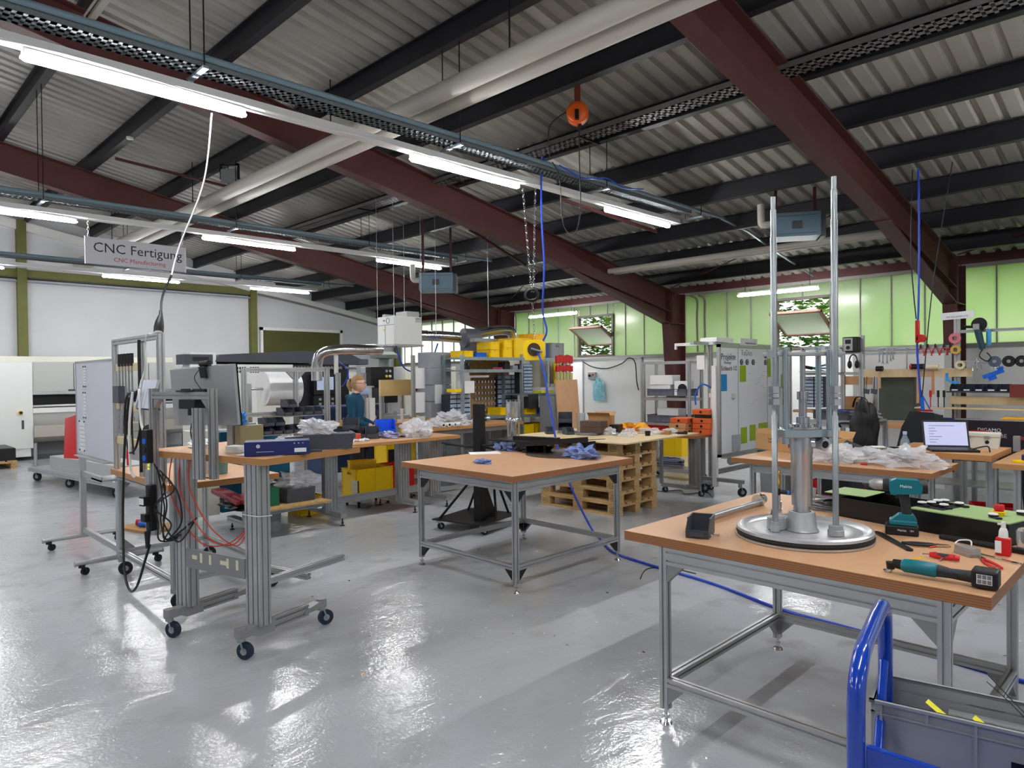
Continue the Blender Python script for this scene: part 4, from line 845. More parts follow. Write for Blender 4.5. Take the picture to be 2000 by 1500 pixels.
b = MB(); b.tube(spl([(0, -.01, -.1), (.03, -.03, -.2), (.02, -.03, -.32), (.01, .0, -.345)], 6), .006, 8); b.tube(spl([(0, -.01, -.1), (-.01, -.03, -.2), (.03, -.03, -.3), (.05, .0, -.345)], 6), .004, 8); obj('monitor_cable', b, BLKCORD, label='black monitor cables hanging behind the monitor', cat='cable', loc=P(-.64, .0, 1.5215), rz=R(14))
# power strips on the left post
for z, h in ((1.10, .22), (.66, .30)):
    t = thing('power_strip', 'black upright power strip on the left post, ' + ('upper one with blue sockets' if z > 1 else 'lower one with white label'), 'power strip', P(-1.06 + (.0 if z > 1 else .03), -.065, z), R(14))
    b = MB(); b.box(-.028, .028, -.022, .022, 0, h); obj('strip_body', b, BLACKP, t, bevel=.004)
    for k in range(int(h / .06)):
        b = MB(); b.cyl((0, -.022, .035 + k * .055), (0, -.026, .035 + k * .055), .02, n=16); obj('socket', b, BLU if z > 1 and k in (0, 2) else DARKS, t)
    if z < 1:
        b = MB(); b.cb((.005, -.045, .2), (.05, .05, .06)); b.cb((.0, -.04, .09), (.045, .04, .05)); b.cyl((0, -.03, .0), (0, -.03, -.11), .02, .012, 10); obj('plug', b, BLACKP, t)
        b = MB(); b.box(-.02, .03, -.0715, -.07, .18, .22); obj('white_label', b, PAPER, t)
# power cord: from ceiling outlet plug over the frame, loop to the strip
b = MB()
b.tube(spl([(-5.50, 2.2, 3.73), (-5.55, 2.15, 3.2), (-5.66, 2.0, 2.7), (-5.62, 1.92, 2.45)], 8), .006, 8); b.tube(spl([(-5.62, 1.92, 2.45), (-5.58, 1.84, 2.28), (-5.50, 1.80, 2.15)], 6), .0085, 8, m=1)
sc_ = obj('ceiling_cord', b, [WCORD, BLKCORD], label='white cord hanging from the nearest LED light down to the black socket', cat='cord'); sc_.name = 'ceiling_cord'
ps = thing('hanging_socket', 'black cone-shaped extension socket hanging above the tall aluminium frame', 'socket', (-5.43, 1.76, 2.0))
b = MB(); b.tube([(-.06, .035, .16), (-.045, .03, .13), (-.015, .01, .07), (.0, .0, .03), (.01, -.005, 0)], [.011, .014, .03, .035, .034], 16); obj('socket_body', b, BLACKP, ps)
b = MB(); b.cyl((.0, -.002, .02), (.01, -.006, -.015), .028, n=16); obj('white_plug', b, WHITEP, ps)
b = MB(); b.tube(spl([(.0, -.05, -.02), (-.06, -.06, -.02), (-.11, -.06, -.1), (-.10, -.06, -.22), (-.15, -.06, -.3), (-.17, -.08, -.38)], 8), .006, 8); obj('white_cord', b, WCORD, ps)
def rope(name, pts, r, m, label, cat='cable', n=8, seg=8, group=None): return obj(name, MB().tube(spl(pts, seg), r, n), m, label=label, cat=cat, group=group)
rope('black_cable', [(-5.56, 1.64, 1.56), (-5.72, 1.62, 1.52), (-5.78, 1.62, 1.3), (-5.62, 1.6, 1.12), (-5.46, 1.6, 1.16), (-5.42, 1.62, 1.3)], .008, BLKCORD, 'thick black cable looped in a wide circle on the tall frame')
rope('black_cable', [(-5.56, 1.66, 1.58), (-5.66, 1.64, 1.5), (-5.68, 1.64, 1.28), (-5.58, 1.62, 1.1)], .008, BLKCORD, 'black cable loop inside the wide circle on the tall frame')
rope('power_cable', [(-5.60, 1.60, 1.52), (-5.64, 1.58, 1.2), (-5.62, 1.56, .9), (-5.58, 1.54, .6), (-5.42, 1.5, .3), (-5.24, 1.48, .2), (-5.08, 1.48, .26), (-4.96, 1.5, .46), (-4.93, 1.52, .56)], .0085, BLKCORD, 'long black power cord hanging in a low loop between bench and desk')
rope('white_cable', [(-5.54, 1.66, 1.56), (-5.50, 1.64, 1.56), (-5.47, 1.64, 1.35), (-5.42, 1.64, 1.28)], .009, WCORD, 'thick white cable hanging inside the black loops')
rope('white_cable', [(-5.58, 1.62, 1.56), (-5.60, 1.60, 1.3), (-5.59, 1.6, 1.0), (-5.57, 1.62, .93)], .009, WCORD, 'white cable running straight down the front of the tall frame')
# clutter on the lift desk
def box_obj(name, loc, d, rz, m, label, cat='box', bevel=.002, group=None):
    b = MB(); b.box(-d[0] / 2, d[0] / 2, -d[1] / 2, d[1] / 2, 0, d[2]); return obj(name, b, m, label=label, cat=cat, loc=loc, rz=rz, bevel=bevel, group=group)
NB = mat('navy_blue_carton', (20, 34, 96), .5)
nb = thing('navy_carton', 'long navy blue product box lying on papers near the desk corner', 'box', P(-.13, .21, ZD + .003), R(62))
b = MB(); b.box(-.19, .19, -.08, .08, 0, .085); obj('carton_body', b, NB, nb, bevel=.002)
b = MB(); b.box(.10, .17, -.0812, -.08, .015, .04); obj('barcode_label', b, PAPER, nb)
b = MB(); b.cyl((-.11, -.08, .058), (-.11, -.0812, .058), .012, n=14); b.box(-.12, -.02, -.0812, -.08, .022, .025)
for k in range(3): b.cyl((.1 + .025 * k, -.08, .07), (.1 + .025 * k, -.0812, .07), .004, n=8)
obj('printed_emblem', b, mat('pale_print', (180, 190, 220), .6), nb)
for k in range(3): b = MB(); b.at(0, 0, 0, rz=R(8 * k - 6)); b.box(-.15, .15, -.1, .1, .0011 * k, .0011 * k + .001); obj('paper_sheet', b, PAPER, label=['lowest', 'middle', 'topmost'][k] + ' white paper sheet under the navy box on the lift desk', cat='paper', loc=P(-.22, .20, ZD), rz=R(40), group='papers under the navy box')
t = thing('grey_storage_box', 'large dark grey plastic box with clear bag on top, right end of the lift desk', 'storage box', P(-.12, .62, ZD), R(64))
b = MB(); b.prism([(-.15, 0), (.15, 0), (.165, .1), (-.165, .1)], 'y', -.09, .09); b.box(.15, .175, -.1, .1, .07, .105); obj('box_body', b, GREYP, t, bevel=.006)
towel(P(-.2, .60, ZD + .102), (.34, .2, .09), 41, 'crumpled clear plastic bag on top of the dark grey box', FOIL, 'bag', 'plastic_bag', .36)
box_obj('grey_storage_box', P(-.28, .5, ZD), (.16, .12, .085), R(64), GREYP, 'smaller dark grey box left of the large dark grey box on the desk', 'storage box', .006)
box_obj('flat_tray', P(-.04, .42, ZD), (.1, .06, .012), R(64), GREYP, 'small flat dark lid in front of the grey boxes', 'lid')
box_obj('white_box', P(-.46, .16, ZD), (.11, .08, .045), R(20), MWHITE, 'small white box behind the front post on the lift desk', 'box', .004)
b = MB(); b.cyl((0, 0, 0), (0, 0, .035), .04, n=20); obj('round_jar', b, WHITEP, label='round white cap lying behind the navy box', cat='cap', loc=P(-.3, .42, ZD))
for i, (x, y, d, m, lb) in enumerate(((-.34, .30, (.14, .03, .018), BLACKP, 'thin black tool behind the navy box'), (-.45, .33, (.1, .04, .02), DARKS, 'short black tool in the middle of the lift desk'), (-.40, .42, (.16, .02, .012), ALU, 'aluminium strip in the middle of the lift desk'), (-.55, .38, (.12, .1, .006), CARD, 'piece of brown card on the lift desk'), (-.62, .3, (.1, .06, .03), BLACKP, 'black device under the monitor'), (-.5, .6, (.3, .1, .008), CARD, 'brown cardboard sheet on the far half of the lift desk'), (-.36, .55, (.09, .04, .016), BLACKP, 'black clamp on the far half of the lift desk'))):
    box_obj('desk_item', P(x, y, ZD), d, R(14 + 40 * i), m, lb, 'tool')
box_obj('ring_binder', P(-.78, .45, ZD), (.06, .2, .16), R(14), mat('grey_binder', (150, 158, 162), .5), 'grey ring binder standing under the monitor', 'binder')
box_obj('ring_binder', P(-.70, .45, ZD), (.05, .2, .15), R(16), mat('olive_binder', (150, 146, 112), .5), 'olive yellow ring binder standing under the monitor', 'binder')
towel(P(-.74, .4, ZD + .161), (.12, .08, .08), 44, 'light blue glove lying on the binders', mat('blue_glove', (70, 150, 214), .5), 'glove', 'glove')
towel(P(-1.0, .28, ZD), (.22, .13, .06), 47, 'crumpled paper tray on the left end of the lift desk', PAPER, 'paper', 'crumpled_paper', .25)
# cable mess and red leads under the desk
for k in range(6):
    rnd = random.Random(k); x = -1.0 + .03 * k
    pts = [P(x, -.06, 1.1 - .02 * k)] + [P(x + rnd.uniform(.0, .12), -.08 + rnd.uniform(-.03, .05), 1.05 - .11 * j) for j in range(1, 5)] + [P(x + .12, .06, .60 + .03 * k)]
    rope('black_lead', pts, .005, BLKCORD, 'thin black lead tangled below the lift desk, %s strand from the left' % ['first', 'second', 'third', 'fourth', 'fifth', 'sixth'][k], group='leads under the lift desk')
for k in range(3):
    rnd = random.Random(50 + k); pts = [P(-.92 + .1 * k, .02, 1.16), P(-.93 + .1 * k, .0, 1.0), P(-.88 + .12 * k, .0, .84), P(-.7 + .08 * k, .05, .60 + .04 * k), P(-.55 + .05 * k, .15, .58), P(-.42, .22, .70)]
    rope('red_lead', pts, .004, REDCORD, 'thin red test lead drooping under the lift desk, %s one' % ['left', 'middle', 'right'][k], group='red leads under the lift desk')
# ================================================================ LEFT: tall frame bench, easel, machines
ZB = .90
lb = thing('mobile_bench', 'low beech-topped bench on castors carrying the tall aluminium frame, left of the lift desk', 'bench', (-6.50, 1.75, 0))
b = MB(); b.box(-.05, 1.33, -.03, .80, ZB - .045, ZB); o = obj('benchtop', b, [BEECH, _M['beech_edge']], lb, bevel=.002)
for p in o.data.polygons: p.material_index = 0 if abs(p.normal.z) > .5 else 1
for x in (.03, 1.27):
    for y in (.02, .72):
        b = MB(); b.prof((x, y, .15), (x, y, ZB - .085)); obj('leg', b, ALU, lb)
        b = MB(); castor(b, x, y, .055, 1.4, top=.15); obj('castor', b, [CASTM, RUB], lb)
for y in (.02, .72): b = MB(); b.prof((.05, y, .2), (1.25, y, .2)); obj('lower_rail', b, ALU, lb); b = MB(); b.prof((.0, y, ZB - .065), (1.3, y, ZB - .065)); obj('upper_rail', b, ALU, lb)
for x in (.03, 1.27): b = MB(); b.prof((x, .04, .2), (x, .70, .2)); obj('lower_rail', b, ALU, lb); b = MB(); gusset(b, x, .04, .22, 0, 1, 1); gusset(b, x, .04, .8, 0, 1, -1); obj('corner_bracket', b, CASTM, lb)
b = MB(); b.box(-.28, .02, -.12, .06, ZB - .1, ZB - .085); b.box(-.28, .02, -.12, -.11, ZB - .1, ZB - .06); obj('side_tray', b, ALU, lb)
for x0, x1, z0, z1 in ((.03, .03, ZB, 1.985), (1.13, 1.13, ZB, 1.985), (.70, .70, ZB, 1.945)):
    b = MB(); b.prof((x0, .0, z0), (x1, .0, z1), .06 if x0 > .5 else .045, .04, up=(0, 1, 0)); obj('frame_post', b, ALU, lb)
b = MB(); b.prof((.05, 0, 1.965), (1.10, 0, 1.965), .04, .045); obj('frame_bar', b, ALU, lb)
for z in (1.72, 1.40, 1.12): b = MB(); b.box(.08, .68, -.012, .012, z, z + .06); obj('wooden_slat', b, PLYL, lb, bevel=.002)
for x, L in ((.2, .34), (.28, .38), (.36, .36), (.44, .42), (.52, .38)):
    t = thing('nut_driver', 'long black-handled nut driver hanging from the tall frame, %s from the left' % {.2: 'first', .28: 'second', .36: 'third', .44: 'fourth', .52: 'fifth'}[x], 'tool', (-6.50 + x, 1.735, 1.72), 0, 'tools hanging in the tall frame')
    b = MB(); b.cyl((0, 0, .04), (0, 0, .14), .014, n=8); obj('grip', b, BLACKP, t); b = MB(); b.cyl((0, 0, -L), (0, 0, .04), .008, n=8); b.cb((0, 0, -L), (.03, .02, .03)); obj('shaft', b, STEEL, t)
box_obj('black_case', (-6.28, 1.72, 1.46), (.16, .05, .14), 0, GREYP, 'dark rectangular case held on the middle slat of the tall frame')
for x, m, lb_ in ((.16, STEEL, 'metal socket hanging from the middle slat'), (.26, STEEL, 'second metal socket hanging from the middle slat'), (.4, BLACKP, 'black clamp hanging from the middle slat')):
    b = MB(); b.cyl((0, 0, -.16), (0, 0, .0), .018, n=10); b.cyl((0, 0, -.2), (0, 0, -.16), .028, n=10); obj('hanging_socket_tool', b, m, label=lb_ + ' of the tall frame', cat='tool', loc=(-6.50 + x, 1.735, 1.41))
t = thing('red_pliers', 'pair of red-handled pliers hanging from the lowest slat of the tall frame', 'pliers', (-6.1, 1.735, 1.12))
b = MB(); b.tube(spl([(0, 0, .0), (-.03, 0, -.05), (-.03, 0, -.16)], 4), .009, 6); b.tube(spl([(0, 0, .0), (.03, 0, -.05), (.03, 0, -.16)], 4), .009, 6); obj('handles', b, REDP, t)
b = MB(); b.cyl((0, 0, 0), (0, 0, .05), .014, n=8); obj('jaws', b, STEEL, t)
for k in range(5):
    x = -5.62 + .075 * k; b = MB(); b.at(0, 0, 0, rx=R(-12), rz=R(-4 + 3 * k)); b.box(-.034, .034, -.01, .01, 0, .21)
    box = obj('card_pocket', b, [mat('frosted_pocket', (206, 212, 226), .3, 0, .1, 5)], label='clear plastic card pocket with a %s edge on the tall frame' % ['blue', 'white', 'red', 'dark blue', 'grey'][k], cat='pocket', loc=(x, 1.66, 1.44), group='card pockets on the tall frame')
    b = MB(); b.at(0, 0, 0, rx=R(-12), rz=R(-4 + 3 * k)); b.box(.026, .034, -.0115, -.0102, .0, .15); obj('coloured_edge', b, [BLU, PAPER, RED, NB, MGREY][k], box)
b = MB(); b.box(-.2, .2, -.02, .02, -.012, 0); obj('pocket_ledge', b, GREYP, label='dark ledge under the plastic card pockets', cat='ledge', loc=(-5.47, 1.69, 1.44))
b = MB(); b.cyl((0, 0, 0), (.06, -.03, .02), .045, n=14); b.cyl((.06, -.03, .02), (.1, -.05, .03), .03, n=12); b.cyl((-.12, 0, -.02), (0, 0, 0), .025, n=10); obj('black_lamp_head', b, BLACKP, label='black round clamp lamp behind the looped cables', cat='lamp', loc=(-5.32, 1.66, 1.27))
b = MB(); b.cyl((.0, .0, .0), (.0, .0, 1.0), .012, n=8); obj('black_tube', b, BLACKP, label='thin upright black tube inside the tall frame', cat='tube', loc=(-5.68, 1.70, .95))
t = thing('white_tub', 'white plastic tub with blue rim on the low bench', 'tub', (-5.62, 2.12, ZB))
b = MB(); b.lathe([(0, 0), (.055, 0), (.065, .125), (0, .125)], 24); obj('tub_body', b, WHITEP, t); b = MB(); b.lathe([(.066, .12), (.07, .12), (.07, .145), (0, .147)], 24); obj('blue_lid', b, BLU, t)
b = MB(); b.lathe([(0, 0), (.05, 0), (.052, .1), (0, .101)], 20); obj('glass_jar', b, mat('teal_glass_jar', (120, 168, 176), .2, 0, 0, trans=.4), label='greenish jar beside the white tub on the low bench', cat='jar', loc=(-5.49, 2.22, ZB))
towel((-6.12, 1.92, ZB), (.26, .14, .05), 60, 'yellow cable ties and gloves heaped on the left of the low bench', mat('lime_cloth', (206, 214, 70), .7), 'gloves', 'glove_heap', .3)
for i, (x, y, a) in enumerate(((-5.42, 2.0, 20), (-5.36, 1.95, 24), (-5.3, 2.05, 15))):
    b = MB(); b.cyl((-.07, 0, .005), (.07, 0, .005), .0045, n=8); obj('screwdriver', b, [STEEL, RED, DARKS][i], label='%s lying on the front corner of the low bench' % ['steel rod', 'thin red screwdriver', 'thin black screwdriver'][i], cat='tool', loc=(x, y, ZB), rz=R(a))
# easel whiteboard
ea = thing('whiteboard_easel', 'mobile whiteboard on a grey tube stand with papers pinned to it, far left', 'whiteboard', (-7.30, 1.80, 0))
b = MB(); b.box(-.62, .62, -.01, .012, .93, 1.82); obj('board_panel', b, mat('glossy_whiteboard', (206, 209, 222), .12), ea)
b = MB()
for q in ((-.64, .64, 1.815, 1.835), (-.64, .64, .915, .935)): b.box(q[0], q[1], -.014, .016, q[2], q[3])
for x in (-.64, .62): b.box(x, x + .02, -.014, .016, .915, 1.835)
obj('board_frame', b, ALU, ea); b = MB(); b.box(-.5, .5, -.07, -.014, .915, .925); obj('pen_tray', b, ALU, ea)
for x in (-.6, .6): b = MB(); b.box(x - .03, x + .03, -.0, .05, .1, .93); obj('upright', b, ALU, ea); b = MB(); b.cyl((x, -.31, .105), (x, .36, .105), .02, n=12); b.cyl((x, -.325, .105), (x, -.31, .105), .024, n=12); b.cyl((x, .36, .105), (x, .375, .105), .024, n=12); obj('foot_tube', b, ALU, ea)
for z in (.70, .14): b = MB(); b.box(-.6, .6, .01, .045, z, z + .05); obj('cross_tube', b, ALU, ea)
for x in (-.6, .6):
    for y in (-.27, .31): b = MB(); castor(b, x, y, .032, 2, top=.09); obj('castor', b, [BLACKP, RUB], ea)
for x, z, w_, h_ in ((-.34, 1.58, .1, .21), (-.36, 1.28, .1, .26), (-.52, .96, .2, .3)):
    b = MB(); b.box(x, x + w_, -.0125, -.011, z, z + h_)
    for k in range(6): b.box(x + .015, x + w_ - .015, -.013, -.0126, z + h_ * (.15 + .13 * k), z + h_ * (.15 + .13 * k) + .004, 1)
    for cx in (x + .015, x + w_ - .015): b.cyl((cx, -.02, z + h_ - .01), (cx, -.0126, z + h_ - .01), .008, n=8, m=2); b.cyl((cx, -.02, z + .01), (cx, -.0126, z + .01), .008, n=8, m=2)
    obj('pinned_paper', b, [PAPER, _M['grey_print'], BLACKP], ea)
# silver flat cart and bag
fc = thing('flat_cart', 'low silver transport cart with black castors behind the easel', 'cart', (-12.1, 3.0, 0), R(8))
b = MB(); b.box(-1.7, 1.5, -.36, .36, .20, .23); obj('deck', b, ALU, fc, bevel=.003)
for y in (-.36, .36): b = MB(); b.prof((-1.7, y, .19), (1.5, y, .19), .04, .06); obj('side_rail', b, ALU, fc)
b = MB(); b.box(-1.3, 1.2, -.2, .3, .23, .42); obj('metal_case', b, mat('light_sheet_metal', (196, 198, 200), .35, .6), fc, bevel=.004)
for x in (-1.6, 1.4): b = MB(); b.cyl((x, -.3, .23), (x, -.3, .62), .025, n=10); obj('corner_post', b, ALU, fc)
for x in (-1.6, -.3, 1.3):
    for y in (-.3, .3): b = MB(); castor(b, x, y, .07, .5, top=.18); obj('castor', b, [ZINC, RUB], fc)
rb = obj('red_bag', MB().add([(-.3, 0, .62), (.25, .05, .7), (.05, -.1, .02), (.6, .1, .03), (.0, .18, .3), (.5, .22, .3)], [(0, 1, 2), (1, 3, 2), (0, 2, 4), (1, 5, 3), (0, 4, 1), (1, 4, 5), (2, 3, 5, 4)], sm=True), REDP, label='red cloth hanging over the silver cart behind the easel', cat='cloth', loc=(-12.6, 2.75, .42))
tw = thing('grey_work_stand', 'brown-grey metal work stand behind the red cloth', 'stand', (-14.2, 3.9, 0), 0)
b = MB(); b.box(-.9, .5, -.3, .3, .72, .86); obj('top_box', b, mat('taupe_metal', (150, 144, 132), .5, .2), tw); b = MB(); b.box(-.6, -.1, -.2, .2, .25, .72); obj('pedestal', b, mat('taupe_dark', (112, 108, 98), .5, .2), tw)
for x in (-.8, .4): b = MB(); b.box(x, x + .08, -.25, .25, 0, .72); obj('leg', b, ALU2, tw)
# CNC lathe at the far left
cn = thing('cnc_lathe', 'long cream-white CNC lathe with a dark opening, in front of the gable wall', 'machine', (-17.2, 3.0, 0))
b = MB(); b.box(-1.1, 0, -2.6, .1, .25, 2.04); b.box(-1.1, -.02, -2.6, .06, .08, .25); obj('headstock_housing', b, MWHITE, cn, bevel=.01)
b = MB(); b.box(-1.05, -.08, -2.5, 2.9, 2.04, 2.16); obj('roof_cover', b, CREAM, cn, bevel=.01)
b = MB(); b.box(-1.0, -.05, .1, 3.6, 1.42, 2.04); obj('upper_cover', b, mat('light_grey_cover', (178, 180, 178), .4), cn, bevel=.006)
b = MB()
for y in (.85, 1.6, 2.35): b.box(-.052, -.045, y, y + .012, 1.44, 2.02)
b.box(-.05, -.03, .75, .95, 1.34, 1.46); obj('cover_seams', b, ANTH, cn)
b = MB(); b.box(-.12, .0, .1, 3.6, 1.36, 1.42); b.cyl((-.04, .1, 1.12), (-.04, 3.6, 1.12), .025, n=10); obj('guide_rail', b, ALU, cn)
b = MB(); b.box(-1.0, -.2, .1, 3.6, .9, 1.40); obj('machine_opening', b, mat('dark_machine_interior', (24, 24, 26), .6), cn)
b = MB(); b.add([(-.05, .1, 1.0), (-.05, 3.6, 1.0), (-.3, 3.6, .62), (-.3, .1, .62), (-1.0, .1, 1.0), (-1.0, 3.6, 1.0)], [(0, 1, 2, 3), (0, 4, 5, 1), (3, 2, 5, 4), (0, 3, 4), (1, 5, 2)]); b.box(-.1, .02, .1, 3.6, .98, 1.08); obj('chip_chute', b, MWHITE, cn)
b = MB(); b.prism([(-.3, .62), (.1, .72), (.1, .48), (-.3, .35)], 'y', .1, 3.4); obj('chip_tray', b, mat('light_taupe_tray', (176, 170, 160), .5), cn)
b = MB(); b.box(0, .01, -.1, -.06, .66, .84); obj('vent_slot', b, ANTH, cn)
t_ = MB(); t_.cyl((.0, -.12, 1.0), (.06, -.12, 1.0), .04, n=12); obj('yellow_switch', t_, YEL, cn); t_ = MB(); t_.cyl((.06, -.12, 1.0), (.09, -.12, 1.0), .03, n=12); obj('black_knob', t_, BLACKP, cn)
for y in (-2.3, -.3, 3.3): b = MB(); b.cyl((-.5, y, 0), (-.5, y, .6), .07, n=12); obj('foot', b, DARKS, cn)
b = MB(); b.box(-.5, .5, -.4, .4, .12, .38); obj('black_coolant_unit', b, DARKS, label='black coolant unit on a small pallet under the white lathe housing', cat='machine', loc=(-16.5, 2.2, 0), bevel=.02)
r = dup(p0, (-16.5, 2.2, -.02), 0, 'wooden pallet under the black unit at the far left'); del r['group']; r.location.z = 0
# big white CNC machine in the middle background
c2 = thing('cnc_machining_centre', 'large white CNC machine with dark grey roof hood and black control side', 'machine', (-13.6, 5.5, 0))
b = MB(); b.box(-2.0, 0, .0, 1.55, 0, 1.93); obj('white_housing', b, MWHITE, c2, bevel=.01); b = MB(); b.box(-2.0, -.02, 2.75, 3.1, 0, 1.93); obj('right_housing', b, MWHITE, c2, bevel=.01)
b = MB(); b.prism([(-.08, 1.98), (.0, 2.12), (1.7, 2.22), (2.9, 2.18), (3.2, 2.05), (3.1, 1.95)], 'x', -1.9, .04); obj('roof_hood', b, ANTH, c2, bevel=.01)
b = MB(); b.box(-1.8, .03, 1.9, 3.4, 1.93, 2.06); obj('sloped_hood', b, mat('mid_anthracite', (84, 86, 98), .5), c2, bevel=.02)
b = MB(); b.box(-.4, .0, -.55, -.05, 1.7, 2.16); obj('side_cabinet', b, MWHITE, c2, bevel=.01); b = MB(); b.box(-.4, .004, -.66, -.12, 1.93, 2.12); b.box(.004, .008, -.5, -.2, 1.99, 2.07, 1); obj('grey_unit', b, [ANTH, DARKS], c2)
b = MB()
for i in range(4):
    for j in range(2): b.box(.0, .004, .35 + .05 * i, .38 + .05 * i, 1.76 + .07 * j, 1.81 + .07 * j); b.box(.0, .004, .62 + .05 * i, .65 + .05 * i, 1.76 + .07 * j, 1.81 + .07 * j)
b.box(.0, .004, 1.0, 1.45, 1.76, 1.84); obj('vents', b, DARKS, c2)
b = MB(); b.box(-1.5, -.01, 1.55, 2.9, .1, 1.93); obj('black_front', b, mat('black_machine_front', (28, 28, 32), .35), c2)
b = MB(); b.box(.0, .006, .75, 1.45, .6, 1.7); b.box(.0, .005, .3, .65, 1.0, 1.5); obj('door_panel', b, CREAM, c2, bevel=.002)
b = MB(); b.box(.006, .008, .85, 1.15, 1.25, 1.5); b.box(.006, .008, .85, 1.15, .8, .95); obj('info_plate', b, mat('brown_info_plate', (150, 134, 112), .6), c2)
b = MB(); b.box(.0, .14, 1.95, 2.55, 1.28, 1.72); b.box(.0, .12, 1.95, 2.6, 1.0, 1.26); obj('control_panel', b, DARKS, c2, bevel=.006)
b = MB(); b.box(.141, .145, 2.02, 2.42, 1.38, 1.66); obj('control_screen', b, mat('lit_screen', (150, 160, 185), .3, em=.5), c2)
for i in range(3):
    for j in range(2): b = MB(); b.cb((.125, 2.1 + .15 * i, 1.08 + .1 * j), (.01, .06, .05)); obj('key_block', b, ALU2, c2)
for i in range(21):
    if i in (8, 13, 16): continue
    b = MB(); y = 1.58 + .072 * i; b.cyl((.015, y, 1.86), (.05, y, 1.86), .03, n=8); b.cyl((.05, y, 1.86), (.09, y, 1.84), .018, n=8); obj('tool_holder', b, ALU, c2, label='steel tool holder in the rack along the black front')
# ================================================================ BENCH A with bins and paper roll
ba = thing('assembly_bench', 'long beech bench on wide aluminium columns, in front of the woman', 'bench', (-7.15, 4.35, 0))
b = MB(); b.box(-.47, .47, -1.35, 1.38, ZB - .04, ZB); o = obj('benchtop', b, [BEECH, _M['beech_edge']], ba, bevel=.002)
for p in o.data.polygons: p.material_index = 0 if abs(p.normal.z) > .5 else 1
for y in (-1.2, -.28, .72, 1.22):
    b = MB(); b.prof((.12, y, .12), (.12, y, ZB - .04), .08, .16, up=(0, 1, 0)); obj('column', b, ALU, ba)
    b = MB(); b.prof((-.4, y, .12), (.42, y, .12), .08, .06); obj('foot_beam', b, ALU, ba)
    for x in (-.36, .38): b = MB(); foot(b, x, y, .09); obj('levelling_foot', b, [DARKS], ba)
b = MB(); b.prof((.12, -1.2, .24), (.12, 1.22, .24), .04, .08); obj('long_rail', b, ALU, ba)
b = MB(); b.box(-.45, .45, -1.25, -.45, .30, .32); obj('osb_shelf', b, OSB, ba)
for y in (-.22,): b = MB(); b.prof((.3, -1.25, .28), (.3, -.4, .28)); b.prof((-.3, -1.25, .28), (-.3, -.4, .28)); obj('shelf_rail', b, ALU, ba)
XF = -7.2
fr = thing('bin_gantry', 'aluminium frame over the left half of the assembly bench, holding bins and paper roll', 'frame', (XF, 3.66, ZB))
for y in (-.49, .10, .49): b = MB(); b.prof((0, y, 0), (0, y, .86 if y != .1 else .82), .045 if y < .4 else .06, .045, up=(0, 1, 0)); obj('post', b, ALU, fr)
b = MB(); b.prof((0, -.49, .84), (0, .46, .84), .04, .045); obj('top_bar', b, ALU, fr)
for z, y0, y1 in ((.36, .12, .47), (.36, -.47, .1), (.2, -.47, .47)): b = MB(); b.prof((0, y0, z), (0, y1, z), .03, .045); obj('cross_bar', b, ALU, fr)
b = MB(); gusset(b, 0, .13, .82, 0, 1); gusset(b, 0, .07, .82, 0, -1); gusset(b, 0, .13, .34, 0, 1); obj('corner_bracket', b, CASTM, fr)
pr_ = thing('paper_roll', 'big white paper roll on an aluminium rod behind the bench frame', 'paper roll', (-7.55, 3.74, 1.53))
b = MB(); b.cyl((0, -.20, 0), (0, .20, 0), .195, n=36); obj('roll', b, PAPER, pr_)
b = MB(); b.cyl((0, -.34, 0), (0, .28, 0), .015, n=10); b.box(-.02, .02, -.38, -.34, -.63, .06); obj('rod', b, ALU, pr_)
nm = 0
for z, ys_, tag_ in ((1.24, (3.56, 3.68, 3.80, 3.92), 'upper row'), (1.05, (3.2, 3.32, 3.44, 3.56, 3.68, 3.80, 3.92), 'lower row')):
    for i, y in enumerate(ys_):
        bin_at((XF + .12, y, z), R(90), GREYP, 'dark grey bin hung on the bench frame, %s, %s from the left' % (tag_, ['first', 'second', 'third', 'fourth', 'fifth', 'sixth', 'seventh'][i]), 'bins on the bench frame')
for y, z in ((3.62, 1.327), (3.36, 1.137), (3.48, 1.137)): bin_at((XF + .1, y, z), R(90), GREYP, 'dark grey open bin stacked on top of the %s' % ('upper row' if z > 1.2 else 'lower row, left one' if y < 3.4 else 'lower row, right one'), 'bins stacked over the rows')
for z in (1.24, 1.05): b = MB(); b.box(-.03, .2, -.5 if z < 1.2 else -.16, .34, -.012, 0); obj('bin_shelf', b, ALU, fr, label=None).location = (0, 0, z - ZB)
t = thing('yellow_bin', 'yellow storage bin behind the upper row of dark bins', 'storage bin', (-7.75, 3.30, 1.13)); b = MB(); b.box(-.12, .12, -.16, .16, 0, .1); obj('bin_body', b, YEL, t, bevel=.02); b = MB(); b.box(-.12, .12, -.2, .3, -.03, 0); obj('carrier', b, ALU, t); b = MB(); b.box(-.02, .02, -.02, .02, -.23, -.03); obj('bracket', b, ALU, t)
bc = box_obj('teal_cabinet', (-8.05, 3.62, .12), (.28, .84, .92), 0, mat('petrol_cabinet', (22, 104, 138), .4), 'petrol blue steel cabinet behind the assembly bench', 'cabinet', .006)
box_obj('white_cabinet', (-8.0, 3.02, .12), (.3, .28, .95), 0, CREAM, 'cream cabinet left of the petrol blue cabinet', 'cabinet', .006)
b = MB(); b.cyl((0, -.08, 0), (0, .16, 0), .05, n=16); obj('pale_blue_roll', b, LBLUE, label='pale turquoise roll hanging right of the lower row of dark bins', cat='roll', loc=(-7.30, 4.02, 1.10))
towel((-7.35, 3.86, ZB), (.5, .3, .14), 70, 'long crumpled white plastic film lying on the bench beside the frame post', FOIL, 'film', 'plastic_film')
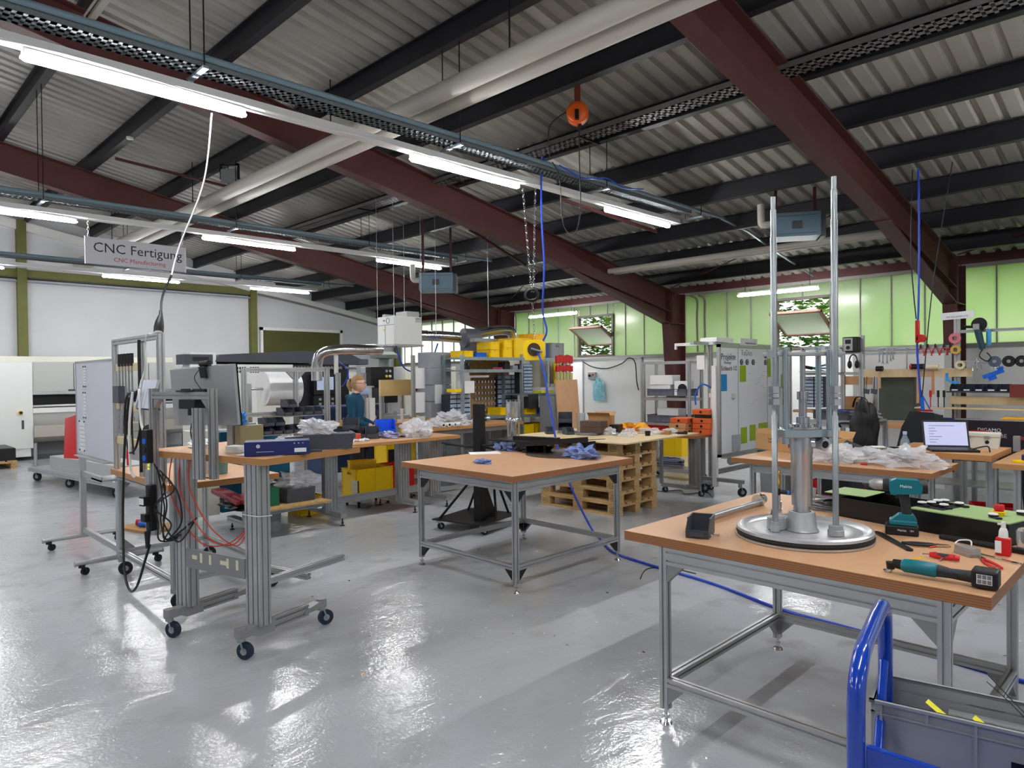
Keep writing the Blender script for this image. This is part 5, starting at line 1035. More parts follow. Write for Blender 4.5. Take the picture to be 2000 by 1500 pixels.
# on bench A
ZL = ZB
b = MB(); b.lathe([(0, 0), (.045, 0), (.05, .1), (.046, .1), (.04, .004)], 20); obj('clear_beaker', b, GLASSC, label='small clear cup left of the red box on the assembly bench', cat='cup', loc=(-7.28, 4.28, ZL))
t = thing('red_box', 'small square red box on the assembly bench', 'box', (-7.05, 4.41, ZL), R(10)); b = MB(); b.box(-.055, .055, -.055, .055, 0, .08); obj('box_body', b, mat('brick_red_carton', (186, 70, 50), .5), t, bevel=.003); b = MB(); b.box(-.056, .056, -.056, .056, .08, .088); obj('box_lid', b, mat('red_lid', (206, 96, 76), .5), t)
for i in range(5): towel((-6.98 + .03 * (i % 2), 4.22 + .075 * i, ZL), (.09, .07, .03), 80 + i, 'small white plastic part in front of the red box', WHITEP, 'part', 'white_part', .4, 'white parts on the assembly bench')
for k, (x, y, z) in enumerate(((-7.30, 4.62, 0), (-7.25, 4.78, 0), (-7.42, 4.60, .11), (-7.55, 4.50, 0))):
    bin_at((x, y, ZL + z), R(55), GREYP, ['large dark grey bin in front on the assembly bench, left one', 'large dark grey bin in front on the assembly bench, right one', 'dark grey bin stacked on top of the large bins', 'dark grey bin at the back left of the bin group'][k], None, s=1.35, L=.2, W=.14, H=.1)
bin_at((-7.45, 5.12, ZL), R(60), mat('bright_blue_bin', (24, 90, 225), .4), 'big bright blue open bin on the assembly bench', None, s=1.7, L=.2, W=.14, H=.115)
towel((-7.12, 4.93, ZL), (.3, .18, .07), 90, 'violet-tinted clear film bag in front of the blue bin', mat('violet_film', (196, 196, 232), .25, 0, 0, 4, .5, 60, trans=.3), 'bag', 'plastic_bag')
towel((-6.90, 5.20, ZL), (.42, .3, .2), 91, 'clear plastic bag with round white parts on the assembly bench', FOIL, 'bag', 'plastic_bag', .4)
for i in range(3): b = MB(); b.cyl((0, -.05, .06), (0, .05, .06), .055, n=18); b.cyl((0, -.055, .06), (0, -.05, .06), .03, n=14); obj('white_pipe_part', b, WHITEP, label='round white pipe part in the clear bag on the assembly bench', cat='pipe part', loc=(-6.86 - .1 * i, 5.34 + .04 * i - .18 * (i == 2), ZL), rz=R(60 + 20 * i), group='round white parts')
box_obj('black_part', (-7.05, 5.08, ZL), (.14, .05, .03), R(30), BLACKP, 'flat black part between the violet film and the clear bag', 'part')
box_obj('small_yellow_bin', (-7.45, 5.45, ZL), (.12, .1, .09), R(20), YEL, 'small yellow box behind the clear bag on the assembly bench', 'box', .004)
# under bench A
box_obj('green_box', (-6.93, 3.30, .32), (.2, .13, .19), R(0), GREENP, 'dark green box on the strand board shelf', 'box', .004)
t = thing('grey_shelf_box', 'dark grey plastic box with clear bag on the strand board shelf', 'storage box', (-6.95, 3.62, .32)); b = MB(); b.prism([(-.1, 0), (.1, 0), (.12, .15), (-.12, .15)], 'y', -.16, .16); obj('box_body', b, GREYP, t, bevel=.005)
towel((-7.0, 3.66, .472), (.3, .42, .15), 95, 'big clear plastic bag on the dark grey box of the shelf', FOIL, 'bag', 'plastic_bag', .36)
towel((-7.15, 3.32, .512), (.2, .26, .1), 96, 'white film bag on the dark green box of the shelf', PAPER, 'bag', 'plastic_bag', .4)
t = thing('red_machine_part', 'dark red flat hydraulic jack lying on the left of the strand board shelf', 'machine part', (-6.95, 3.02, .32)); b = MB(); b.at(0, 0, .06, ry=R(5)); b.box(-.55, .1, -.1, .05, 0, .05); b.box(-.1, .25, -.06, .08, .02, .07); obj('red_body', b, mat('dark_red_steel', (120, 20, 30), .35), t, bevel=.01); b = MB(); b.crumple((-.1, 0, 0), (.6, .25, .1), .4, 3, 7); obj('black_hoses', b, BLACKP, t)
b = MB(); b.lathe([(0, 0), (.1, 0), (.12, .26), (.115, .26), (.1, .01), (0, .01)], 24); obj('grey_bucket', b, MGREY, label='grey round bucket standing on the floor under the strand board shelf', cat='bucket', loc=(-7.16, 3.42, 0))
t = euro_crate('yellow_crate', .56, .38, .36, YEL, 'large yellow crate on a dolly under the assembly bench', (-7.66, 4.98, .13), R(90))
dly = thing('crate_dolly', 'low dolly with black castors under the yellow crate', 'dolly', (-7.66, 4.98, 0), R(90)); b = MB(); b.box(-.27, .27, -.18, .18, .11, .128); obj('deck', b, BLACKP, dly)
for x, y in ((-.22, -.14), (.22, -.14), (-.22, .14), (.22, .14)): b = MB(); castor(b, x, y, .038, 1, top=.11); obj('castor', b, [ZINC, RUB], dly)
b = MB(); b.box(0, .002, -.0, .14, 0, .19); b.box(.0005, .003, .14, .17, 0, .19, 1); obj('crate_label', b, [mat('cream_label', (222, 214, 190), .6), BLACKP], label='cream and black label card on the near side of the yellow crate', cat='label', loc=(-7.58, 4.695, .17), rz=R(-90))
euro_crate('yellow_bin_crate', .34, .2, .16, YEL, 'smaller yellow bin standing in the big yellow crate', (-7.66, 4.9, .42), R(70), holes=False)
euro_crate('red_crate', .44, .34, .34, REDP, 'red crate on a dolly right of the yellow crate under the bench', (-7.82, 5.52, .13), R(90))
d2 = dup(dly, (-7.82, 5.52, 0), R(90), 'low dolly with black castors under the red crate')
euro_crate('yellow_crate', .5, .36, .42, YEL, 'yellow crate standing behind the right column of the assembly bench', (-8.35, 5.9, .3), R(90))
box_obj('black_board', (-8.14, 5.75, .42), (.012, .22, .2), 0, BLACKP, 'black square panel leaning on the yellow crate behind the red one', 'panel')
box_obj('crate_pedestal', (-8.35, 5.9, 0), (.4, .55, .3), 0, CARD, 'brown box under the rear yellow crate', 'box')
euro_crate('yellow_crate', .4, .3, .2, YEL, 'yellow crate on the floor left of the big crate, beside the grey bucket', (-7.75, 4.18, .0), R(90))
# bench B
bb = thing('assembly_bench', 'beech bench continuing to the right, heaped with clear bags, left of the grey rack', 'bench', (-7.75, 6.6, 0))
b = MB(); b.box(-.33, .33, -.82, 1.05, ZB - .0, ZB + .04); o = obj('benchtop', b, [BEECH, _M['beech_edge']], bb, bevel=.002)
for p in o.data.polygons: p.material_index = 0 if abs(p.normal.z) > .5 else 1
for y in (-.7, .9):
    b = MB(); b.prof((.2, y, .1), (.2, y, ZB), .05, .12, up=(0, 1, 0)); obj('leg', b, ALU, bb); b = MB(); b.prof((-.25, y, .1), (-.25, y, ZB), .05, .05, up=(0, 1, 0)); obj('leg', b, ALU, bb)
    for x in (.2, -.25): b = MB(); castor(b, x, y, .035, 1, top=.1); obj('castor', b, [ZINC, RUB], bb)
for x in (.2, -.25): b = MB(); b.prof((x, -.7, ZB - .04), (x, .9, ZB - .04), .04, .07); obj('apron_rail', b, ALU, bb); b = MB(); b.prof((x, -.7, .22), (x, .9, .22), .04, .05); obj('lower_rail', b, ALU, bb)
ZC = ZB + .04
for i, (x, y, dx, dy, dz, lb_) in enumerate(((-7.6, 6.0, .3, .3, .1, 'clear bag with white fittings at the left end of the right-hand bench'), (-7.7, 6.42, .5, .44, .2, 'big heap of crumpled clear film on the right-hand bench'), (-7.55, 6.75, .3, .2, .08, 'clear bag in front of the film heap on the right-hand bench'))):
    towel((x, y, ZC), (dx, dy, dz), 100 + i, lb_, FOIL, 'bag', 'plastic_bag', .35)
for i in range(4): b = MB(); b.cyl((-.04, 0, .03), (.04, 0, .03), .03, n=12); b.cyl((.035, 0, .03), (.042, 0, .03), .018, n=10, m=1); obj('white_pipe_part', b, [WHITEP, DARKS], label='small white pipe elbow lying before the film heap', cat='pipe part', loc=(-7.5 + .02 * i, 6.12 + .07 * i, ZC), rz=R(-30 + 25 * i), group='white elbows on the right-hand bench')
euro_crate('small_yellow_bin', .2, .14, .11, YEL, 'small yellow bin among the parts on the right-hand bench', (-7.75, 7.02, ZC), R(60), holes=False, ribs=False)
# ================================================================ SECOND ROW: far bench, wood frame, machines
fb = thing('far_bench', 'far assembly bench with aluminium posts behind the woman', 'bench', (-9.6, 6.5, 0))
b = MB(); b.box(-.4, .4, -1.3, 1.2, ZB - .04, ZB); o = obj('benchtop', b, [BEECH, _M['beech_edge']], fb)
for p in o.data.polygons: p.material_index = 0 if abs(p.normal.z) > .5 else 1
for y in (-1.2, 1.1):
    for x in (-.3, .3): b = MB(); b.prof((x, y, 0), (x, y, ZB - .04), .06, .06, up=(0, 1, 0)); obj('leg', b, ALU, fb)
for y, z in ((-.95, .82), (-.5, .82)): b = MB(); b.prof((.3, y, ZB), (.3, y, ZB + z), .06, .06, up=(0, 1, 0)); obj('post', b, ALU, fb)
for y in (-.1, .62): b = MB(); b.prof((.2, y, ZB), (.2, y, 1.6), .06, .06, up=(0, 1, 0)); obj('post', b, ALU, fb)
b = MB(); b.prof((-.1, .52, ZB), (-.1, .52, 1.5), .04, .04, up=(0, 1, 0)); obj('post', b, ALU, fb)
b = MB(); b.box(.23, .26, -.16, .55, 1.34, 1.6); obj('wood_screen', b, ply('pale_yellow_ply', (226, 198, 138), (206, 170, 106)), fb)
rope('cable_bundle', [(-9.34, 7.0, 1.62), (-9.33, 7.04, 1.5), (-9.33, 7.02, 1.42), (-9.33, 6.96, 1.4)], .03, BLKCORD, 'bundle of black cable hung over the right end of the pale wood screen')
b = MB(); b.cyl((0, -.12, 0), (0, .1, 0), .06, n=20); obj('blue_paper_roll', b, mat('pale_blue_paper', (160, 184, 222), .8), label='pale blue paper towel roll on the far bench, before the woman', cat='paper roll', loc=(-9.15, 5.86, 1.42))
box_obj('roll_holder', (-9.15, 5.86, ZB), (.03, .03, .46), 0, ALU, 'thin post carrying the pale blue paper roll', 'post')
box_obj('white_box', (-9.3, 6.12, ZB), (.12, .1, .42), 0, WHITEP, 'upright white box beside the pale blue paper roll', 'box')
for i, (x, y, d, m, lb_) in enumerate(((-9.25, 6.2, (.1, .12, .07), RED, 'small red item on the far bench'), (-9.3, 6.95, (.06, .06, .2), WHITEP, 'white spray can on the far bench'), (-9.35, 7.12, (.1, .16, .1), YEL, 'yellow bin at the right end of the far bench'), (-9.4, 6.8, (.05, .05, .22), WHITEP, 'white bottle in the middle of the far bench'), (-9.45, 6.7, (.05, .05, .18), MGREY, 'grey bottle in the middle of the far bench'), (-9.5, 7.3, (.12, .1, .12), RED, 'red tin right of the yellow bin on the far bench'), (-9.2, 5.6, (.12, .16, .1), CARD, 'brown box on the far bench near the woman'))):
    box_obj('bench_item', (x, y, ZB), d, R(15 * i), m, lb_, 'item', .004)
t = thing('black_monitor', 'black monitor on an arm at the far bench, right of the wood screen', 'monitor', (-9.75, 7.75, 1.2), R(60)); b = MB(); b.at(0, 0, 0, ry=R(4)); b.box(-.3, .26, 0, .03, .0, .46); obj('panel', b, BLACKP, t, bevel=.004); b = MB(); b.tube([(0, .03, .2), (-.2, .1, .1), (-.3, .05, -.3)], .03, 8); obj('arm', b, BLACKP, t)
ml = thing('milling_machine', 'grey milling machine with black control box behind the far bench', 'machine', (-11.5, 7.8, 0))
b = MB(); b.box(-.5, .3, -.5, .5, 0, .9); b.box(-.4, .1, -.2, .45, .9, 1.85); obj('column', b, mat('machine_grey', (176, 178, 180), .45), ml, bevel=.02)
b = MB(); b.lathe([(0, 1.85), (.1, 1.85), (.1, 2.0), (.26, 2.02), (.28, 2.08), (.2, 2.14), (0, 2.15)], 24, (0, .1, 0)); obj('motor_cap', b, mat('green_grey', (130, 142, 136), .5), ml)
b = MB(); b.box(.1, .3, -.4, .12, 1.48, 1.84); b.cb((.3, -.1, 1.3), (.3, .4, .3)); obj('control_box', b, DARKS, ml, bevel=.01)
for i in range(6): b = MB(); b.cyl((.3, -.06 + .08 * (i % 2), 1.56 + .1 * (i // 2)), (.325, -.06 + .08 * (i % 2), 1.56 + .1 * (i // 2)), .026, n=12); obj('push_button', b, [RED, WHITEP, YEL, WHITEP, ALU, ALU][i], ml)
b = MB(); b.cyl((.35, -.1, 1.15), (.35, -.1, .95), .05, n=12); obj('spindle', b, STEEL, ml)
t = box_obj('cream_cabinet', (-12.2, 9.4, 0), (.6, 1.4, 1.86), 0, CREAM, 'cream switch cabinet behind the far bench', 'cabinet', .01)
b = MB(); b.box(0, .012, -.1, .08, 1.5, 1.68); obj('dark_window', b, DARKS, t).location = (.3, .1, 0)
box_obj('dark_machine_base', (-10.9, 6.6, .0), (.6, 1.2, 1.15), 0, mat('navy_machine', (32, 52, 88), .5), 'dark blue machine body behind the far bench', 'machine', .02)
# filter unit and ducts
fu = thing('air_filter_unit', 'white box-shaped air filter unit hanging from the roof on thin wires', 'filter unit', (-9.34, 6.73, 2.17))
b = MB(); b.box(-.24, .24, -.27, .27, 0, .45); obj('housing', b, MWHITE, fu, bevel=.004)
b = MB(); b.box(-.24, .24, -.275, -.27, .31, .318); b.box(-.02, -.014, -.275, -.27, 0, .31); obj('panel_seam', b, MGREY, fu)
b = MB(); b.box(-.1, .2, -.0, .25, .45, .54); b.box(-.2, -.12, -.2, 0, .45, .5); obj('top_box', b, ALU2, fu, bevel=.003)
b = MB(); b.box(.2405, .243, .14, .26, .36, .44); obj('name_plate', b, ALU, fu); text('print', 'KEMAX', .024, ANTH, fu, (.244, .2, .42), (PI / 2, 0, PI / 2))
text('print', 'AIR', .04, ANTH, fu, (-.05, -.2715, .385), (PI / 2, 0, 0)); b = MB(); b.tube([(.06 + .04 * math.cos(a * PI / 10), -.272, .38 + .045 * math.sin(a * PI / 10)) for a in range(20)], .004, 4, closed=True); obj('round_emblem', b, ANTH, fu)
b = MB(); b.box(-.07, -.04, -.2725, -.27, .22, .25); obj('yellow_sticker', b, YEL, fu)
b = MB(); b.box(-.26, .26, -.29, .29, -.03, -.002); obj('mounting_frame', b, ALU, fu)
for x, y in ((-.23, -.27), (.23, .27), (-.23, .27), (.23, -.27)): b = MB(); b.cyl((x, y, -.02), (x, y, zr(6.73 + y) - 2.17), .004, n=6); obj('hanging_wire', b, ALU, fu)
du = thing('spiral_duct', 'shiny galvanised ventilation duct with elbow running up to the filter unit', 'duct', (0, 0, 0))
b = MB(); b.tube(spl([(-9.75, 5.45, 1.6), (-9.75, 5.46, 1.88), (-9.68, 5.52, 2.03), (-9.55, 5.75, 2.08), (-9.42, 6.2, 2.09), (-9.38, 6.4, 2.09)], 6), .085, 20); obj('near_duct', b, STEEL, du)
b = MB(); b.cyl((-9.6, 5.7, 1.7), (-9.6, 5.7, 2.05), .035, n=10); obj('branch_pipe', b, WHITEP, du)
b = MB(); b.tube(spl([(-9.3, 7.02, 2.33), (-9.2, 7.4, 2.33), (-9.1, 7.8, 2.31)], 5), .09, 20); obj('flexible_duct', b, STEEL, du)
b = MB(); b.cyl((-9.05, 7.85, 2.3), (-8.98, 8.12, 2.3), .17, n=20); b.cb((-9.02, 8.0, 2.2), (.26, .26, .3)); obj('fan', b, mat('fan_grey', (92, 94, 104), .4), du)
b = MB(); b.tube(spl([(-8.98, 8.12, 2.38), (-8.92, 8.45, 2.44), (-8.88, 8.75, 2.46), (-8.86, 8.86, 2.40), (-8.86, 8.88, 2.2)], 6), .09, 20); obj('far_duct', b, STEEL, du)
for y in (7.3, 8.5): b = MB(); b.cyl((-9.1, y, 2.3), (-9.1, y, zr(y)), .004, n=6); obj('duct_wire', b, ALU, du)
rope('blue_cable', [(-9.2, 6.55, 2.15), (-9.2, 6.7, 1.8), (-9.18, 7.0, 1.72), (-9.15, 7.2, 1.85), (-9.12, 7.35, 2.2)], .012, HOSE, 'blue hose drooping under the air filter unit')
rope('blue_cable', [(-9.6, 5.75, 1.9), (-9.5, 5.85, 1.75), (-9.45, 5.75, 1.55), (-9.45, 5.6, 1.45)], .008, HOSE, 'thin blue hose below the duct elbow behind the woman')
# ================================================================ PEOPLE
def skinned(name, V, Ed, rad, mats, parent, sub=2, pick=None, root=0):
    me = bpy.data.meshes.new(name); me.from_pydata([tuple(v) for v in V], Ed, []); o = bpy.data.objects.new(name, me); COL.objects.link(o)
    md = o.modifiers.new('skin', 'SKIN'); md.use_smooth_shade = True
    for i, sv in enumerate(me.skin_vertices[0].data): sv.radius = (rad[i], rad[i]) if not isinstance(rad[i], tuple) else rad[i]; sv.use_root = i == root
    ss = o.modifiers.new('sub', 'SUBSURF'); ss.levels = sub; ss.render_levels = sub
    dg = bpy.context.evaluated_depsgraph_get(); bpy.context.view_layer.update(); m2 = bpy.data.meshes.new_from_object(o.evaluated_get(dg)); bpy.data.objects.remove(o)
    m2.materials.clear()
    for m in mats: m2.materials.append(m)
    for p in m2.polygons: p.use_smooth = True; p.material_index = pick(p.center) if pick else 0
    r = bpy.data.objects.new(name, m2); COL.objects.link(r); r.parent = parent; return r
# standing woman, local frame: faces +x
wm = thing('person', 'person with blond ponytail, glasses and petrol blue hoodie standing at the bench', 'person', (-8.2, 5.15, 0), R(42))
J = {'pel': (0, 0, .92), 'wa': (.01, 0, 1.04), 'ch': (.02, 0, 1.22), 'ub': (.01, 0, 1.34), 'ne': (.015, 0, 1.42), 'he0': (.035, 0, 1.475),
     'shl': (.0, .165, 1.34), 'ell': (.0, .22, 1.08), 'wrl': (.2, .15, 1.0), 'hal': (.26, .13, .985),
     'shr': (.0, -.165, 1.34), 'elr': (.02, -.225, 1.08), 'wrr': (.22, -.15, 1.0), 'har': (.28, -.13, .985),
     'hil': (0, .09, .88), 'knl': (.02, .1, .48), 'anl': (.0, .1, .09), 'tol': (.13, .11, .03), 'hir': (0, -.09, .88), 'knr': (.03, -.1, .48), 'anr': (.01, -.1, .09), 'tor': (.14, -.11, .03)}
K = list(J); ix = {k: i for i, k in enumerate(K)}
E_ = [(ix[a], ix[b_]) for a, b_ in (('pel', 'wa'), ('wa', 'ch'), ('ch', 'ub'), ('ub', 'ne'), ('ne', 'he0'), ('ub', 'shl'), ('shl', 'ell'), ('ell', 'wrl'), ('wrl', 'hal'), ('ub', 'shr'), ('shr', 'elr'), ('elr', 'wrr'), ('wrr', 'har'), ('pel', 'hil'), ('hil', 'knl'), ('knl', 'anl'), ('anl', 'tol'), ('pel', 'hir'), ('hir', 'knr'), ('knr', 'anr'), ('anr', 'tor'))]
RD = {'pel': (.15, .115), 'wa': (.14, .105), 'ch': (.15, .12), 'ub': (.13, .1), 'ne': .055, 'he0': .05, 'shl': .07, 'ell': .052, 'wrl': .036, 'hal': .032, 'shr': .07, 'elr': .052, 'wrr': .036, 'har': .032, 'hil': .095, 'knl': .065, 'anl': .045, 'tol': .04, 'hir': .095, 'knr': .065, 'anr': .045, 'tor': .04}
def pickw(c): return 3 if c.z < .09 else 1 if c.z < .94 and abs(c.x) < .17 else (0 if c.z > 1.435 or c.x > .235 else 2)
bd = skinned('body', [J[k] for k in K], E_, [RD[k] for k in K], [SKIN, TROUS, SWEAT, BLACKP], wm, 2, pickw)
def head(parent, c, yaw=0, hairm=HAIR, pony=True, glasses=True):
    """sculpted head: skull, brow, nose, lips, chin, ears; c = centre; faces +x"""
    n_, k = 32, 24; v = []; f = []
    for i in range(k + 1):
        t = PI * i / k
        for j in range(n_):
            a = 2 * PI * j / n_; d = Vector((math.sin(t) * math.cos(a), math.sin(t) * math.sin(a), math.cos(t)))
            x, y, z = d.x * .095, d.y * .074, d.z * .115
            if z < 0: y *= 1 + z * 2.2; x *= 1 + z * 1.0; x += -z * .18 if d.x > 0 else 0
            fr_ = max(0, d.x)
            x += .028 * math.exp(-((d.y / .13) ** 2 + ((z + .012) / .022) ** 2)) * fr_      # nose
            x += .008 * math.exp(-((d.y / .25) ** 2 + ((z + .055) / .01) ** 2)) * fr_       # lips
            x += .010 * math.exp(-((d.y / .3) ** 2 + ((z + .092) / .018) ** 2)) * fr_       # chin
            x -= .010 * math.exp(-(((abs(d.y) - .38) / .16) ** 2 + ((z - .012) / .014) ** 2)) * fr_   # eye sockets
            x += .006 * math.exp(-((d.y / .6) ** 2 + ((z - .035) / .014) ** 2)) * fr_
            v.append((x, y, z))
    for i in range(k):
        for j in range(n_): f.append((i * n_ + j, (i + 1) * n_ + j, (i + 1) * n_ + (j + 1) % n_, i * n_ + (j + 1) % n_))
    b = MB(); b.T = Matrix.Translation(c) @ Matrix.Rotation(yaw, 4, 'Z'); b.add(v, f, 0, True)
    for s_ in (-1, 1): b.ball((-.008, s_ * .074, -.005), .022, 0, 10, (.6, .35, 1.1))
    h = obj('head', b, SKIN, parent)
    b = MB(); b.T = Matrix.Translation(c) @ Matrix.Rotation(yaw, 4, 'Z')
    for s_ in (-1, 1): b.ball((.078, s_ * .03, .012), .011, 0, 8); b.ball((.0865, s_ * .03, .012), .005, 1, 8)
    obj('eyes', b, [WHITEP, DARKS], h)
    b = MB(); b.T = Matrix.Translation(c) @ Matrix.Rotation(yaw, 4, 'Z'); b.box(.094, .1, -.02, .02, -.058, -.054); obj('mouth', b, mat('lip', (180, 100, 96), .5), h)
    b = MB(); b.T = Matrix.Translation(c) @ Matrix.Rotation(yaw, 4, 'Z'); hv = []; 
    for i in range(k + 1):
        t = PI * i / k
        for j in range(n_):
            a = 2 * PI * j / n_; d = Vector((math.sin(t) * math.cos(a), math.sin(t) * math.sin(a), math.cos(t)))
            g = 1.06 if (d.z > .45 or (d.x < .15 and d.z > -.55)) else .80
            hv.append((d.x * .1 * g - .004, d.y * .081 * g, d.z * .12 * g + .002))
    b.add(hv, f, 0, True)
    if pony: b.tube([(-.09, 0, .05), (-.125, 0, .04), (-.135, 0, -.01), (-.12, 0, -.07), (-.10, 0, -.1)], [.03, .035, .036, .025, .01], 10)
    obj('hair', b, hairm, h)
    if pony: b = MB(); b.T = Matrix.Translation(c); b.cyl((-.098, 0, .05), (-.112, 0, .046), .03, n=14); obj('hair_tie', b, BLACKP, h)
    if glasses:
        b = MB(); b.T = Matrix.Translation(c) @ Matrix.Rotation(yaw, 4, 'Z')
        for s_ in (-1, 1): b.tube([(.1 + .004 * math.cos(q), s_ * .033 + .024 * math.cos(q), .01 + .017 * math.sin(q)) for q in [2 * PI * q_ / 16 for q_ in range(16)]], .002, 6, closed=True); b.cyl((.1, s_ * .056, .014), (.0, s_ * .077, .012), .002, n=6)
        b.cyl((.104, -.01, .014), (.104, .01, .014), .002, n=6); obj('glasses', b, DARKS, h)
    return h
head(wm, (.05, 0, 1.555), R(-6))
b = MB(); b.tube(spl([(-.02, -.09, 1.395), (-.085, -.05, 1.385), (-.1, .0, 1.38), (-.085, .05, 1.385), (-.02, .09, 1.395)], 5), [.02] * 4 + [.032] * 12 + [.02] * 5, 10); obj('hood', b, SWEAT, wm)
def hand(parent, p, dirx, s_=1, m=SKIN):
    """open curled hand: palm, four fingers, thumb"""
    b = MB(); b.T = Matrix.Translation(p) @ Matrix.Rotation(dirx, 4, 'Z')
    b.tube([(-.02, 0, 0), (.02, 0, -.002), (.065, 0, -.006)], [.024, .034, .036], 10, flat=.5)
    for i in range(4):
        y = -.027 + .018 * i; L = (.055, .068, .072, .06)[i]
        b.tube([(.06, y, -.004), (.06 + L * .45, y * 1.05, -.008), (.06 + L * .8, y * 1.05, -.026), (.06 + L * .95, y, -.042)], [.0095, .009, .0082, .006], 8)
    b.tube([(.0, s_ * .03, -.006), (.03, s_ * .055, -.012), (.058, s_ * .05, -.026)], [.013, .011, .008], 8)
    return obj('hand', b, m, parent)
hand(wm, (.28, .12, .985), R(-8), -1); hand(wm, (.3, -.12, .985), R(8), 1)
# seated person behind the wood screen
sp = thing('person', 'seated person in navy jacket, mostly hidden behind the pale wood screen of the far bench', 'person', (-10.15, 6.55, 0), R(-35))
J2 = {'pel': (0, 0, .55), 'ch': (.08, 0, .85), 'ub': (.14, 0, 1.08), 'ne': (.17, 0, 1.2), 'he0': (.2, 0, 1.26), 'shl': (.12, .19, 1.06), 'ell': (.32, .26, .94), 'wrl': (.42, .12, 1.02), 'shr': (.12, -.19, 1.06), 'elr': (.34, -.24, .94), 'wrr': (.4, -.12, 1.16),
      'hil': (.05, .1, .52), 'knl': (.42, .12, .54), 'anl': (.42, .12, .09), 'tol': (.55, .12, .03), 'hir': (.05, -.1, .52), 'knr': (.42, -.12, .54), 'anr': (.42, -.12, .09), 'tor': (.55, -.12, .03)}
K2 = list(J2); i2 = {k: i for i, k in enumerate(K2)}
E2 = [(i2[a], i2[b_]) for a, b_ in (('pel', 'ch'), ('ch', 'ub'), ('ub', 'ne'), ('ne', 'he0'), ('ub', 'shl'), ('shl', 'ell'), ('ell', 'wrl'), ('ub', 'shr'), ('shr', 'elr'), ('elr', 'wrr'), ('pel', 'hil'), ('hil', 'knl'), ('knl', 'anl'), ('anl', 'tol'), ('pel', 'hir'), ('hir', 'knr'), ('knr', 'anr'), ('anr', 'tor'))]
R2 = dict(RD); R2.update({'wrl': .038, 'wrr': .038})
skinned('body', [J2[k] for k in K2], E2, [R2[k] for k in K2], [SKIN, TROUS, NAVY, BLACKP], sp, 2, lambda c: 3 if c.z < .09 else 1 if c.z < .62 else (0 if c.z > 1.21 or c.x > .40 else 2))
head(sp, (.24, 0, 1.35), 0, mat('dark_hair', (60, 46, 38), .6), False, False)
hand(sp, (.42, -.12, 1.17), R(100), 1); hand(sp, (.45, .1, 1.02), R(-60), -1)
b = MB(); b.cyl((0, 0, .42), (0, 0, .47), .19, n=24); b.cyl((0, 0, .06), (0, 0, .42), .03, n=12); b.lathe([(0, 0), (.26, 0), (.24, .04), (.03, .06), (0, .06)], 24); obj('work_stool', b, BLACKP, label='black stool under the seated person', cat='stool', loc=(-10.15, 6.55, 0))
# ================================================================ RACK, CABINETS AND TROLLEY AT THE BACK
rk = thing('storage_rack', 'galvanised open shelf rack loaded with yellow bins on top, in front of the drawer cabinets', 'rack', (-8.1, 7.0, 0))
for y in (0, 1.31, 2.45):
    for x in (0, -.44): b = MB(); b.box(x - .025, x + .025, y - .02, y + .02, 0, 2.0 if y else 1.98); obj('rack_post', b, GALV, rk)
for y0, y1, zs in ((0, 1.31, (.12, .975, 1.72, 1.915)), (1.31, 2.45, (.12, .62, .96, 1.31, 1.915))):
    for z in zs: b = MB(); b.box(-.45, .02, y0 + .02, y1 - .02, z, z + .025); b.box(.0, .022, y0 + .02, y1 - .02, z - .02, z + .03); obj('shelf', b, GALV, rk)
def cbin(n, y0, y1, z, h, m, label, x=-8.3, d=.34, open_=True):
    return euro_crate(n, d, y1 - y0, h, m, label, (x, (y0 + y1) / 2, z), 0, holes=False, ribs=True) if open_ else box_obj(n, (x, (y0 + y1) / 2, z), (d, y1 - y0, h), 0, m, label, 'box', .006)
ZT2 = 1.942
cbin('yellow_bin', 6.7 + .36, 6.98 + .3, ZT2, .1, YEL, 'yellow bin at the left end of the rack top')
cbin('blue_bin', 7.3, 7.56, ZT2, .075, BLU, 'flat blue bin on the rack top, left part')
for k in range(2): cbin('yellow_bin', 7.62, 7.86, ZT2 + .13 * k, .125, YEL, 'yellow bin on the rack top right of the blue bin, %s' % ('lower one' if k == 0 else 'upper one'))
cbin('yellow_bin', 7.88, 8.12, ZT2, .17, YEL, 'yellow bin in the middle of the rack top, lower one', d=.4)
cbin('yellow_bin', 7.9, 8.12, ZT2 + .172, .12, YEL, 'yellow bin in the middle of the rack top, upper one', d=.4)
box_obj('grey_box', (-8.42, 7.75, ZT2 + .26), (.12, .5, .06), 0, MGREY, 'long light grey box behind the yellow bins on the rack top')
t = euro_crate('big_yellow_crate', .4, .44, .33, YEL, 'biggest yellow crate on the rack top, left of the cable reel', (-8.3, 8.36, ZT2), 0, holes=False)
t = euro_crate('big_yellow_crate', .4, .30, .42, mat('amber_yellow', (250, 190, 0), .42), 'tall amber yellow crate on the rack top behind the cable reel', (-8.3, 8.77, ZT2), 0, holes=False)
cbin('blue_bin', 8.93, 9.02, ZT2, .22, BLU, 'narrow blue bin right of the amber crate on the rack top')
euro_crate('grey_crate', .4, .38, .27, MGREY, 'grey crate at the right end of the rack top', (-8.3, 9.24, ZT2), 0)
